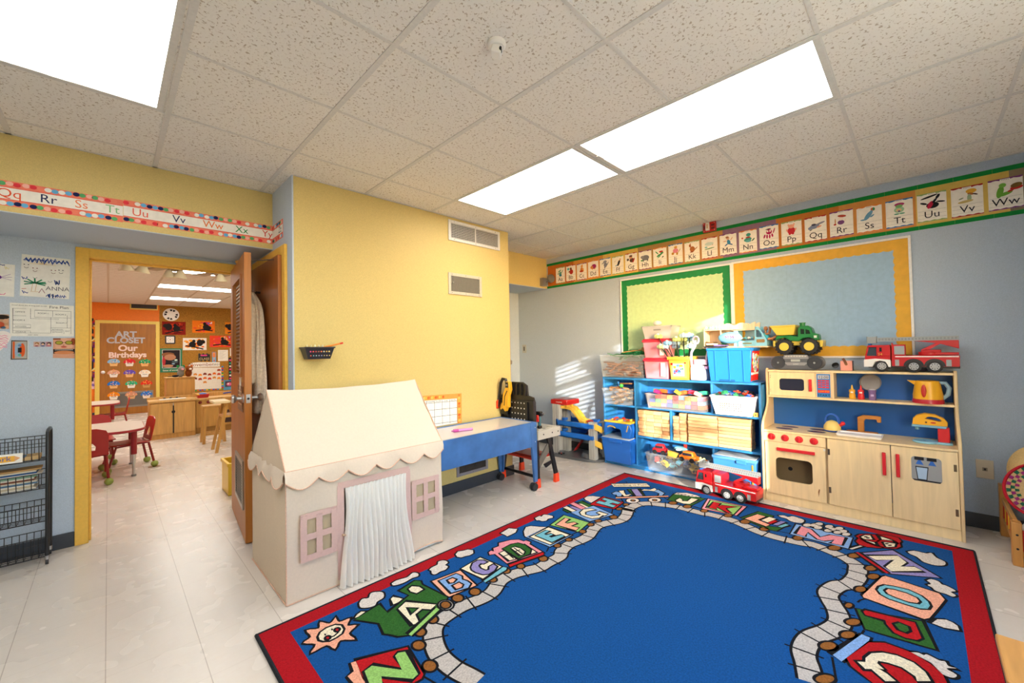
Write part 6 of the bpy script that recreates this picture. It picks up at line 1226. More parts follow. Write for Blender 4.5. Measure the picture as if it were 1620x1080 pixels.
def sign(label,rows,m,sz):
    t=thing('cutout_letters',label,'lettering',(rows[0][1],W2-.02,rows[-1][2]),'cut out letters on the closet door')
    for s,x,z,q in rows:
        b=B();b.text(F,s,q,x,z,.001,m,dep=.0015,off=.007);o=b.build('lettering',t,smooth=False)
        if 1:
            md=o.modifiers.new('Solid','SOLIDIFY');md.thickness=.002
sign('silver cut out letters reading ART CLOSET on the brown closet door',[('ART',.29,1.775,.19),('CLOSET',.29,1.64,.18)],M('plas','#b9bcc4'),.16)
sign('pale pink cut out letters reading Our Birthdays on the brown closet door',[('Our',.32,1.46,.19),('Birthdays',.32,1.31,.17)],M('plas','#f2d8cc'),.16)
CUP=[('#8ab8d8','#e8b87a','light blue'),('#d83038','#ece4da','red with white dots'),('#1f9a62','#e8b070','green'),('#e0a888','#efe8e0','peach'),('#6a52b8','#e8b87a','purple'),('#efe6d2','#f2ece2','cream'),('#2f74c8','#e8b87a','blue'),('#2fae7a','#ece4da','teal'),('#e0382c','#c89a5a','orange red'),('#f0921e','#ece4da','orange'),('#d89a78','#d8a878','tan'),('#3a7ad0','#f0dccb','bright blue')]
for i in range(12):
    r,c=divmod(i,3);x=.085+c*.262+(.03 if r>1 and c else 0);z=1.115-.252*r+(-.012*c);f,w,nm=CUP[i]
    t=thing('paper_cupcake','paper birthday cupcake with %s icing on the closet door, row %s'%(nm,['one','two','three','four'][r]),'paper cupcake',(x,W2-.022,z),'paper cupcakes on the closet door')
    b=B();b.prism(F,[(x-.055,z),(x+.055,z),(x+.075,z+.09),(x-.075,z+.09)],.0006 if i<9 else .009,.011,M('paper',w));
    b.stroke(F,[(x-.04,z+.06),(x+.04,z+.062)],.008,.0115,INK);b.build('cup',t,smooth=False)
    b=B();pts=arc(x,z+.085,.105,0,PI,14,.085);pts=[(p[0],p[1]) for p in pts];pts+=[(x-.105+.0263*k,z+.085-(.018 if k%2 else 0)) for k in range(1,8)];b.prism(F,pts,.009,.014,M('paper',f))
    for k in range(9):b.disc(F,x+rn.uniform(-.07,.07),z+.09+rn.random()*.055,.009,.007,.0145+k*.0001,M('paper',['#f4f0e8','#e86a5a','#4a5ab0','#f0d060'][k%4] if i!=8 else '#f0c84a'),8)
    b.disc(F,x,z+.172,.016,.012,.0145,M('paper','#f08a4a'),10);b.build('icing',t,smooth=False)
# vent above the door, ceiling lights, ceiling vent
F=fy(W2)
t=thing('wall_vent','dark vent in a yellow frame above the art closet','vent',(.60,W2-.01,2.43));b=B();
for r in((.35,.845,2.425,2.455),(.35,.375,2.455,2.55),(.825,.845,2.455,2.55)):b.prism(F,[(r[0],r[2]),(r[1],r[2]),(r[1],r[3]),(r[0],r[3])],0,.012,PY)
b.build('frame',t);b=B();b.prism(F,[(.375,2.455),(.825,2.455),(.825,2.55),(.375,2.55)],0,.004,M('plas','#2e2a2e'))
for k in range(5):b.prism(F,[(.38,2.465+k*.017),(.82,2.465+k*.017),(.82,2.469+k*.017),(.38,2.469+k*.017)],.004,.007,M('plas','#4a4448'))
b.build('grille',t)
P2=M('emit','#fffdf4','p2');P2=P2.copy();P2.node_tree.nodes['Principled BSDF'].inputs['Emission Strength'].default_value=11
lit('ceiling_light','long fluorescent strip in the classroom beyond, middle one seen through the doorway',.60,9.1,1.82,9.6,lat=False,st=P2)
lit('ceiling_light','farthest fluorescent strip in the classroom beyond, near the cork wall',.60,11.05,1.82,11.6,lat=False,st=P2)
lit('ceiling_light','nearest fluorescent panel in the classroom beyond, just below the door head',.60,7.47,1.20,7.75,lat=False,st=P2)
lit('ceiling_light','unseen fluorescent panel added to the classroom beyond, left of the doorway',-1.8,6.6,-.6,7.2,lat=False,st=P2)  # unseen panel added to light the classroom
lit('ceiling_light','unseen fluorescent panel added to the classroom beyond, far left',-1.8,10,-.6,10.6,lat=False,st=P2)  # second unseen panel, added for more classroom light
lit('ceiling_light','unseen fluorescent panel added to the classroom beyond, behind the door head',.60,5.2,1.82,5.7,lat=False,st=P2)  # out of view above the door head, added for its light
t=thing('ceiling_vent','long dark slot diffuser in the classroom ceiling','vent',(-.02,7.35,H));b=B();b.box((-.5,7.25,H-.012),(.19,7.5,H-.003),M('plas','#c8b8a0'));b.build('frame',t);b=B()
for k in range(2):b.box((-.48,7.30+k*.09,H-.015),(.17,7.35+k*.09,H-.011),M('plas','#2a241e'))
b.build('slot',t)
# ceiling fan light kits
GLS=M('plas','#d9cba8');FAN=M('plas','#a08a68')
for n,(cx,cy,sh,lb) in enumerate([(.20,6.25,[(.13,6.2),(.285,6.25)],'left'),(.58,6.5,[(.52,6.45),(.635,6.42)],'middle'),(1.08,6.6,[(1.03,6.4)],'right')]):
    t=thing('ceiling_fan','%s ceiling fan lamp with frosted glass shades seen under the door head'%lb,'ceiling fan',(cx,cy,2.30),'ceiling fan lamps');b=B();b.cyl((cx,cy,2.42),(cx,cy,H),.02,FAN);b.lathe((cx,cy,2.36),[(.03,0),(.09,.02),(.10,.07),(.05,.09)],FAN);b.build('motor',t)
    b=B()
    for k in range(4):
        a=k*PI/2+.4;b.box((cx-.06+.35*math.cos(a),cy-.06+.35*math.sin(a),2.42),(cx+.06+.35*math.cos(a),cy+.06+.35*math.sin(a),2.43),FAN) if 0 else b.hexa([(cx+math.cos(a)*r+math.sin(a)*w,cy+math.sin(a)*r-math.cos(a)*w,z) for z in(2.42,2.43) for r,w in((.08,-.05),(.5,-.07),(.5,.07),(.08,.05))],FAN)
    b.build('blades',t)
    for sx,sy in sh:
        b=B();b.tube([(cx,cy,2.37),(sx,sy,2.365)],.012,FAN);b.build('lamp_arm',t)
        b=B();b.lathe((sx,sy,2.365),[(.018,0),(.03,-.012),(.05,-.05),(.072,-.09),(.068,-.095)],GLS,n=18,ax=(.15*(sx-cx)/.08,-.2,1));b.build('glass_shade',t)
# orange wall: paper turkeys and pictures left of the closet door
def wallthing(name,label,cat,x,z,group=None):return thing(name,label,cat,(x,W2-.005,z),group)
TK=['#c83028','#7a2a6a','#5a3a30','#e8e0a0','#f08a1a','#5a3a9a']
for n,(z,c) in enumerate([(2.02,0),(1.62,3),(1.30,1),(.96,3)]):
    t=wallthing('paper_turkey','paper turkey with coloured feathers on the orange wall, %s from the top'%['first','second','third','fourth'][n],'paper turkey',-.27,z-.15,'paper turkeys on the orange wall')
    b=B();b.prism(F,[(-.42,z-.17),(-.235,z-.17),(-.235,z+.17),(-.42,z+.17)],-.001,.002,M('paper','#2c2a2e'));b.build('black_sheet',t,smooth=False)
    b=B()
    for k in range(5):b.disc(F,-.255+.05*math.cos(.9-k*.45),z+.02+.09*math.sin(.9-k*.45),.075,.028,.003+.0004*k,M('paper',TK[(k+c)%6]),12,a=.9-k*.45)
    b.build('feathers',t,smooth=False);b=B();b.disc(F,-.29,z+.01,.055,.07,.006,M('paper','#8a5a48'),14);b.build('turkey_body',t,smooth=False)
t=wallthing('child_painting','pink painting with a purple blot beside the closet door','painting',-.28,.62);b=B();b.prism(F,[(-.40,.625),(-.218,.625),(-.218,.86),(-.40,.86)],-.001,.002,M('paper','#ecc4cc'));
for k in range(6):b.disc(F,-.27+rn.uniform(-.04,.04),.70+rn.uniform(-.03,.03),.02,.025,.003+k*.0002,M('paper','#8a6ab8'),9)
b.build('sheet',t,smooth=False)
# cork wall
t=wallthing('wall_clock','round black and white clock high on the cork wall','clock',1.09,2.18);b=B();b.disc(F,1.09,2.335,.155,.155,.002,WHT,36);b.lathe((1.09,W2,2.335),[(.155,0),(.155,.012),(.14,.016),(.0,.016)],WHT,ax=(0,-1,0),n=36);b.build('face',t)
b=B()
for k in range(12):
    if k%3==1:continue
    a=k*PI/6;q=[(1.09+r*math.cos(a+da),2.335+r*math.sin(a+da)) for r,da in((.085,-.17),(.13,-.2),(.13,.2),(.085,.17))];b.poly(F,q,.0166,INK)
b.build('hour_blocks',t,smooth=False)
t=wallthing('thermostat_clock','small square black framed clock on the cork wall','clock',1.07,1.62);b=B();b.prism(F,rrect(.975,1.615,1.17,1.825,.025),0,.015,BLK);b.prism(F,[(1.0,1.645),(1.145,1.645),(1.145,1.795),(1.0,1.795)],.015,.017,WHT);b.build('frame',t);b=B();b.disc(F,1.072,1.72,.012,.012,.0175,M('plas','#a02a20'));
for k in range(8):b.disc(F,1.072+.05*math.cos(k*PI/4),1.72+.05*math.sin(k*PI/4),.007,.007,.0175,INK,6)
b.build('dial',t,smooth=False)
def squirrel(label,x0,z0,x1,z1,bgs,kind,flip=1):
    t=wallthing('squirrel_painting',label,'painting',(x0+x1)/2,z0,'squirrel paintings on the cork wall');b=B();b.prism(F,[(x0,z0),(x1,z0),(x1,z1),(x0,z1)],-.001,.002,M('paper',bgs[0]));r=random.Random(int(x0*99))
    for k in range(26):b.disc(F,r.uniform(x0+.05,x1-.05),r.uniform(z0+.04,z1-.04),r.uniform(.02,.05),r.uniform(.015,.035),.0025+k*.00005,M('paper',bgs[1+k%(len(bgs)-1)]),9)
    b.build('painted_sheet',t,smooth=False);b=B();K_=M('matte','#241f1f');cx,cz=(x0+x1)/2,(z0+z1)/2;W_=x1-x0
    s=flip
    b.stroke(F,[(cx-.36*W_*s,cz-.10*(1 if kind else 1.3)),(cx,cz-.075),(cx+.4*W_*s,cz-(.10 if kind else .04))],.03,.0045,K_)
    b.disc(F,cx+.05*s,cz-.01,.07,.075,.0047,K_,14);b.disc(F,cx+.02*s,cz+.075,.035,.038,.005,K_,10)
    if kind==0:b.disc(F,cx-.10*s,cz+.03,.065,.085,.0052,K_,14);b.disc(F,cx-.16*s,cz+.055,.05,.05,.0053,K_,12)
    else:
        b.disc(F,cx+.11*s,cz-.03,.05,.05,.0052,K_,12)
        for k in range(9):b.disc(F,cx+.12*s+r.uniform(-.07,.07),cz+.09+r.uniform(-.04,.04),.013,.013,.0054+k*.00003,M('paper',['#f0f0f0','#6a4ab0','#e84a8a','#4a90d0'][k%4]),7)
    b.build('squirrel_silhouette',t,smooth=False)
squirrel('dark red painting with a black squirrel silhouette under the round clock',.92,1.84,1.37,2.165,['#8a1f14','#a82a18','#6a1a12','#c0401a'],0)
squirrel('orange painting with a black squirrel and bright blossom, beside the dark red one',1.50,1.90,1.965,2.21,['#ef7a1a','#f4a028','#e8502a','#e83a4a'],1)
squirrel('orange and white painting with a black squirrel, lower row left',1.315,1.46,1.79,1.765,['#efe6da','#f08a20','#ee6a1a','#f4a030'],0,-1)
squirrel('red and orange painting with a black squirrel and purple blossom, lower row right',1.855,1.53,2.36,1.83,['#e84a2a','#f0802a','#e8404a','#f0b040'],1)
squirrel('orange painting with a black squirrel partly hidden by the open door edge',2.185,1.875,2.60,2.19,['#f08a20','#f4a830','#ee6a1a'],0)
t=wallthing('framed_poster','green framed poster of a child with flowers and white script','poster',1.09,.92);b=B();b.prism(F,[(.885,.93),(1.30,.915),(1.30,1.505),(.885,1.51)],0,.012,M('plas','#1f7a58'));b.build('frame',t);b=B();b.prism(F,[(.92,1.03),(1.265,1.02),(1.265,1.475),(.92,1.475)],.012,.0135,M('paper','#c8c4c0'));b.rect(F,.932,1.04,1.255,1.465,.0138,M('paper','#2a2226'))
for x,z,rx,rz,c in((1.07,1.29,.11,.075,'#b98262'),(1.03,1.36,.12,.05,'#8a5a3a'),(.955,1.20,.03,.12,'#b8343a'),(1.03,1.08,.10,.035,'#c08a68'),(1.16,1.18,.06,.03,'#4a5a62'),(1.18,1.22,.03,.02,'#cfe0d8'),(1.13,1.13,.03,.018,'#8aa0b8')):b.disc(F,x,z,rx,rz,.014+abs(x)*.0005,M('paper',c),14)
b.text(F,'Sense of wonder',.058,1.09,.955,.0145,PAP,sx=.8);b.build('poster_print',t,smooth=False)
t=wallthing('chalk_sign','small black scalloped sign with a pink heading on the cork wall','sign',1.74,1.17);b=B();b.prism(F,[(1.62+.24*i/12,1.36+.02*math.sin(i*PI/2)) for i in range(13)]+[(1.86-.24*i/12,1.185-.02*math.sin(i*PI/2)) for i in range(13)],0,.008,M('plas','#1f2024'));b.build('board',t);b=B();b.rect(F,1.665,1.305,1.80,1.34,.0085,M('plas','#d83a8a'));b.text(F,'CLASS',.075,1.74,1.21,.0085,M('plas','#e0c890'));b.build('lettering',t,smooth=False)
t=wallthing('thermometer_chart','narrow blue and orange thermometer chart on the cork wall','chart',1.95,1.13);b=B();b.prism(F,[(1.905,1.14),(1.99,1.14),(1.99,1.405),(1.905,1.405)],0,.003,M('paper','#4a80b8'));b.rect(F,1.915,1.27,1.98,1.395,.0035,M('paper','#f0a060'));b.rect(F,1.915,1.15,1.98,1.27,.0035,M('paper','#8ac8e0'));b.rect(F,1.942,1.18,1.954,1.36,.004,M('paper','#e8503a'));b.disc(F,1.948,1.18,.018,.018,.0042,M('paper','#d83a3a'));b.build('sheet',t,smooth=False)
t=wallthing('notice_sheet','white typed notice pinned to the cork wall','paper',2.13,1.17);b=B();b.prism(F,[(2.03,1.165),(2.25,1.165),(2.25,1.455),(2.03,1.455)],-.001,.002,PAP)
for k in range(9):b.stroke(F,[(2.06,1.42-k*.025),(2.20-.03*(k%3),1.42-k*.025)],.005,.0024,M('matte','#a8a4a0'))
b.build('sheet',t,smooth=False)
t=wallthing('notice_sheet','white notice half hidden by the open door beside the typed one','paper',2.33,1.28);b=B();b.prism(F,[(2.29,1.29),(2.45,1.29),(2.45,1.50),(2.29,1.50)],-.001,.002,PAP);b.build('sheet',t,smooth=False)
t=wallthing('hanging_calendar','white pocket calendar chart with rows of paper leaves and a bright block border','calendar',1.8,.46);b=B();b.prism(F,[(1.40,.47),(2.10,.45),(2.10,1.0),(1.42,1.02)],.001,.004,M('paper','#e8dfd2'))
b.build('chart_sheet',t,smooth=False);b=B();cc=['#d83a30','#2f8ac8','#e8c030','#3a9a4a','#e87a30','#3a5ab8']
for k in range(14):b.prism(F,[(2.105,.45+k*.042),(2.145,.45+k*.042),(2.145,.488+k*.042),(2.105,.488+k*.042)],.001,.004,M('paper',cc[k%6]))
for k in range(14):b.prism(F,[(1.50+k*.046,.425),(1.542+k*.046,.425),(1.542+k*.046,.45),(1.50+k*.046,.45)],.001,.004,M('paper',cc[(k+2)%6]))
b.build('block_border',t,smooth=False);b=B();b.prism(F,[(1.43,1.03),(2.07,1.02),(2.07,1.14),(1.62,1.15),(1.50,1.14),(1.42,1.08)],.001,.006,PAP);b.text(F,'November',.125,1.68,1.05,.007,M('paper','#8a3a1a'),sx=.95,dep=.001);b.text(F,'2021',.075,2.0,1.055,.007,INK);b.build('month_header',t,smooth=False)
for r in range(4):
    for c in range(7):
        if r==0 and c<6 and c!=6:continue
        if r==3 and c not in(0,3):continue
        x=1.46+c*.098;z=.925-r*.105-(.03 if c<1 else 0)+.02*(c%2)
        if x<1.43:continue
        b=B();cl=['#a03a1a','#e06a1a','#c8402a','#d88a3a','#f0902a','#7a2a1a'][(r*2+c)%6];m=M('paper',cl)
        for k in range(5):a=PI/2+(k-2)*.9;b.disc(F,x+.018*math.cos(a),z+.018*math.sin(a),.026,.014,.0045+k*.0002+.0005,m,8,a=a)
        b.build('paper_leaf',t,smooth=False)
# tall cabinet with puppets, toy kitchen units
t=thing('tall_cabinet','light oak cabinet standing behind the toy kitchen units','cabinet',(.9,9.25,0));b=B();b.box((.70,9.05,0),(1.085,9.40,.925),OAK);b.build('body',t,bev=.004);b=B();b.box((.69,9.04,.925),(1.095,9.41,.945),OAK);b.build('top',t,bev=.003);b=B();b.box((.80,9.035,.06),(1.08,9.05,.905),M('wood','#cd9c56'));b.build('door',t,bev=.002)
def puppet(label,x,c,ear,nose):
    t=thing('hand_puppet',label,'puppet',(x,9.2,.946),'animal puppets on the tall cabinet');m=M('fuzz',c);b=B();b.ell((x,9.18,1.01),(.05,.05,.07),m);b.ell((x+.01,9.15,1.085),(.05,.05,.048),m);b.build('fur_body',t);b=B()
    for s in(-1,1):b.ell((x+s*.04,9.15,1.13),(.022,.012,.024),M('fuzz',ear))
    b.build('ears',t);b=B();b.ell((x+.02,9.10,1.08),(.02,.02,.017),M('fuzz',nose));b.build('snout',t)
puppet('grey mouse puppet with a pink nose on the tall cabinet',.90,'#8f8f8c','#2f8a4a','#e8a0a8')
puppet('brown bear puppet with a white muzzle on the tall cabinet',1.01,'#8a4a22','#c86a2a','#efe4d8')
o=mono('dark_bird_toy','dark winged toy lying at the left of the grey mouse puppet','toy',None,lambda b:(b.ell((0,0,.02),(.05,.03,.02),M('fuzz','#2a2a30')),b.box((-.10,-.02,.01),(-.02,.02,.02),M('fuzz','#33333a'))));o.location=(.80,9.14,.946)
t=thing('toy_sink_unit','light oak toy sink cabinet with a black latch between its two doors','toy kitchen unit',(.745,8.7,0));b=B();b.box((.455,8.52,.0),(1.03,8.92,.575),OAK);b.build('body',t,bev=.003);b=B();b.box((.445,8.495,.575),(1.035,8.93,.605),M('wood','#d4a662'));b.box((.445,8.90,.605),(1.035,8.93,.64),M('wood','#d4a662'));b.build('counter',t,bev=.004)
for x0_,x1_ in((.468,.735),(.75,1.02)):b=B();b.box((x0_,8.503,.075),(x1_,8.52,.56),M('wood','#d0a05a'));b.build('door',t,bev=.002)
b=B();b.box((.734,8.498,.08),(.751,8.504,.52),BLK);b.lathe((.742,8.498,.42),[(.024,0),(.024,.012)],BLK,ax=(0,-1,0),n=12);b.box((.736,8.495,.52),(.748,8.503,.56),M('met','#b8b8b8'));b.build('latch',t)
b=B();b.taper((.75,8.68),.604,.615,.16,.09,.17,.10,M('plas','#f2efe8'),open=True,th=.006);b.build('sink',t)
for x in(.66,.74,.82):b=B();b.cyl((x,8.86,.604),(x,8.86,.625),.016,BLK,n=10);b.build('tap_knob',t)
t=thing('toy_stove_unit','light oak toy stove cabinet with dark red knobs behind the stools','toy kitchen unit',(1.4,8.75,0));b=B();b.box((1.045,8.60,.10),(1.8,9.0,.56),OAK);b.box((1.045,8.62,0),(1.8,9.0,.10),M('wood','#a87838'));b.build('body',t,bev=.003);b=B();b.box((1.04,8.58,.56),(1.81,9.0,.59),M('wood','#d4a662'));b.box((1.04,8.97,.59),(1.81,9.0,.66),M('wood','#d4a662'));b.build('counter',t,bev=.003);b=B();b.box((1.36,8.595,.14),(1.56,8.601,.36),M('plas','#3a2a2a'));b.box((1.37,8.594,.25),(1.55,8.596,.32),M('plas','#6a4a42'));b.build('open_shelf',t)
for x in(1.10,1.21,1.42):b=B();b.lathe((x,8.60,.52),[(.026,0),(.022,.012),(.01,.02)],M('plas','#7a1a1e'),ax=(0,-1,0),n=14);b.build('knob',t)
o=mono('toy_basket','red and yellow toy basket on the toy stove','toy',None,lambda b:(b.taper((0,0),0,.06,.07,.07,.085,.08,M('plas','#c02028')),b.box((-.085,-.085,.05),(-.05,.085,.066),M('plas','#e8b83a')),b.ell((0,0,.06),(.06,.05,.025),M('plas','#3a6ab8'))));o.location=(1.15,8.74,.591)
o=mono('toy_airplane','blue toy glider with a teal tail on the toy stove','toy',None,lambda b:(b.cyl((-.15,0,0),(.06,0,.02),.012,M('plas','#3a4ab0')),b.box((.0,-.05,-.01),(.06,.05,.045),M('plas','#2fa0b8'))));o.location=(1.55,8.75,.625)
# stools and high chair
def stool(label,cx,cy,h,w):
    t=thing('wooden_stool',label,'stool',(cx,cy,0));b=B();b.box((cx-w,cy-w*.8,h-.03),(cx+w,cy+w*.8,h),OAK);b.build('seat',t,bev=.008)
    for sx in(-1,1):
        for sy in(-1,1):
            b=B();xa,ya=cx+sx*w*.95,cy+sy*w*.78;xb,yb=cx+sx*w*.75,cy+sy*w*.6;e=.018;b.hexa([(xa-e,ya-e,0),(xa+e,ya-e,0),(xa+e,ya+e,0),(xa-e,ya+e,0),(xb-e,yb-e,h-.03),(xb+e,yb-e,h-.03),(xb+e,yb+e,h-.03),(xb-e,yb+e,h-.03)],OAK);b.build('leg',t,bev=.003)
    for sy in(-1,1):b=B();b.box((cx-w*.85,cy+sy*w*.7-.01,.12),(cx+w*.85,cy+sy*w*.7+.01,.15),OAK);b.build('stretcher',t)
stool('small light oak stool standing before the toy stove',1.13,7.62,.56,.135)
t=thing('doll_high_chair','light oak doll high chair with a cream tray beside the open door','doll high chair',(1.2,6.85,0))
for sy in(-1,1):
    for xa,xb in((1.03,1.15),(1.36,1.22)):
        b=B();y=6.85+sy*.15;e=.017;z=.64;yb=6.85+sy*.13;b.hexa([(xa-e,y-e,0),(xa+e,y-e,0),(xa+e,y+e,0),(xa-e,y+e,0),(xb-e,yb-e,z),(xb+e,yb-e,z),(xb+e,yb+e,z),(xb-e,yb+e,z)],OAK);b.build('leg',t,bev=.003)
b=B();b.box((1.10,6.70,.46),(1.28,7.0,.49),OAK);b.box((1.25,6.70,.46),(1.28,7.0,.85),OAK);b.build('seat',t,bev=.004);b=B();b.box((1.00,6.66,.66),(1.18,7.04,.69),M('plas','#e8d6ac'));b.tube([(1.18,6.68,.68),(1.24,6.68,.72),(1.25,6.68,.8)],.012,M('plas','#e8d6ac'));b.build('tray',t,bev=.008)
# tables and red chairs
RDC=M('plas','#ab1a13');RDT=M('plas','#a01828');TBL=M('plas','#8fa048')
def rtable(label,cx,cy,w,d,z):
    t=thing('classroom_table',label,'table',(cx,cy,0),'low classroom tables');F2=FR((cx,cy,0),(1,0,0),(0,1,0));b=B();b.prism(F2,rrect(-w,-d,w,d,.22),z-.028,z-.002,RDT);b.build('edge_band',t,bev=.006);b=B();b.prism(F2,rrect(-w+.008,-d+.008,w-.008,d-.008,.214),z-.003,z,M('plas','#d6cabd'));b.build('table_top',t)
    for sx in(-1,1):
        for sy in(-1,1):
            x,y=cx+sx*(w-.10),cy+sy*(d-.12);b=B();b.cyl((x,y,z-.03),(x,y,.24),.026,M('plas','#8e1622'));lg_=b.build('leg',t);b=B();b.cyl((x,y,.24),(x,y,.02),.018,M('met','#c8c8c8'),r2=.012);b.cyl((x,y,.02),(x,y,0),.022,M('met','#8a8a8a'));b.build('chrome_foot',lg_)
rtable('near red edged low table with a grey top seen through the doorway',-.30,6.50,.60,.48,.52)
rtable('far red edged low table in front of the art closet',-.40,10.2,.55,.45,.52)
def rchair(label,cx,cy,rz):
    t=thing('classroom_chair',label,'chair',(cx,cy,0),'red classroom chairs',rz);W=WM[t.name]   # faces local -y
    def NB():
        b=B();b.T=W;return b
    b=NB();grid(b,lambda u,v:(-.17+.34*u,-.17+.34*v,.31+.015*math.cos(PI*(u-.5))*-1+.018*(v-.3)**2),8,8,RDC);o=b.build('seat',t);md=o.modifiers.new('s','SOLIDIFY');md.thickness=.012
    b=NB();Fq=FR((0,.175,.315),(1,0,0),V((0,.18,1)).normalized());ou=[(.165,.0),(.17,.20),(.15,.25),(.08,.275),(-.08,.275),(-.15,.25),(-.17,.20),(-.165,.0)];inn=[(.07,.05),(.075,.09),(.05,.13),(.02,.145),(-.02,.145),(-.05,.13),(-.075,.09),(-.07,.05)]
    ring(b,Fq,ou,inn,-.006,.006,RDC);b.build('backrest',t,bev=.003)
    b=NB();tb=M('plas','#8a1616')
    for s in(-1,1):b.tube([(s*.15,-.19,.03),(s*.14,-.12,.28),(s*.13,.10,.295),(s*.15,.16,.29),(s*.17,.21,.03)],.012,tb,n=8)
    b.tube([(-.14,-.12,.285),(.14,-.12,.285)],.010,tb,n=8);b.build('leg_frame',t)
    for s in(-1,1):
        for y in(-.19,.21):b=NB();b.ell((s*(.15 if y<0 else .17),y,.036),(.036,.036,.036),TBL,n=14,k=10);b.build('tennis_ball',t)
rchair('red plastic chair with its back to us at the near table, tennis balls on its feet',-.17,5.93,PI+0.0) if 0 else None
rchair('red plastic chair nearest the doorway at the near table, back toward us',-.165,6.12,PI)
rchair('red plastic chair at the right end of the near table, seen side on',.16,6.62,-PI/2+.15)
rchair('red plastic chair on the far side of the near table, mostly hidden',-.12,7.15,.1)
rchair('red plastic chair tucked at the right end of the far table',.05,10.15,-PI/2)
rchair('red plastic chair on the near side of the far table',-.35,9.6,PI)
t=thing('floor_plate','small brown metal plate set in the classroom floor','floor plate',(.39,6.48,0));b=B();b.box((.333,6.44,0),(.446,6.52,.002),M('met','#8a6a3a'));b.build('plate',t)
# striped border and picture right of the calendar
t=wallthing('pattern_border','black pink and white patterned border strip beside the open door edge','border',2.28,.9);b=B();b.prism(F,[(2.26,.66),(2.34,.66),(2.34,1.25),(2.26,1.25)],-.001,.003,BLK)
for k in range(7):b.rect(F,2.275,.68+k*.08,2.325,.72+k*.08,.0035,M('paper',['#e84a8a','#f2f0ea','#3ab08a'][k%3]))
b.build('strip',t,smooth=False)
t=wallthing('fish_picture','blue picture with a pink fish shape beside the open door edge','picture',2.25,.4);b=B();b.prism(F,[(2.15,.40),(2.50,.40),(2.50,.66),(2.15,.66)],0,.006,M('paper','#5a9ac0'));b.rect(F,2.18,.48,2.48,.63,.0065,M('paper','#5a4a52'));b.disc(F,2.27,.55,.06,.045,.007,M('paper','#e86aa0'),12);b.disc(F,2.25,.56,.02,.02,.0075,PAP,8);b.build('print',t,smooth=False)
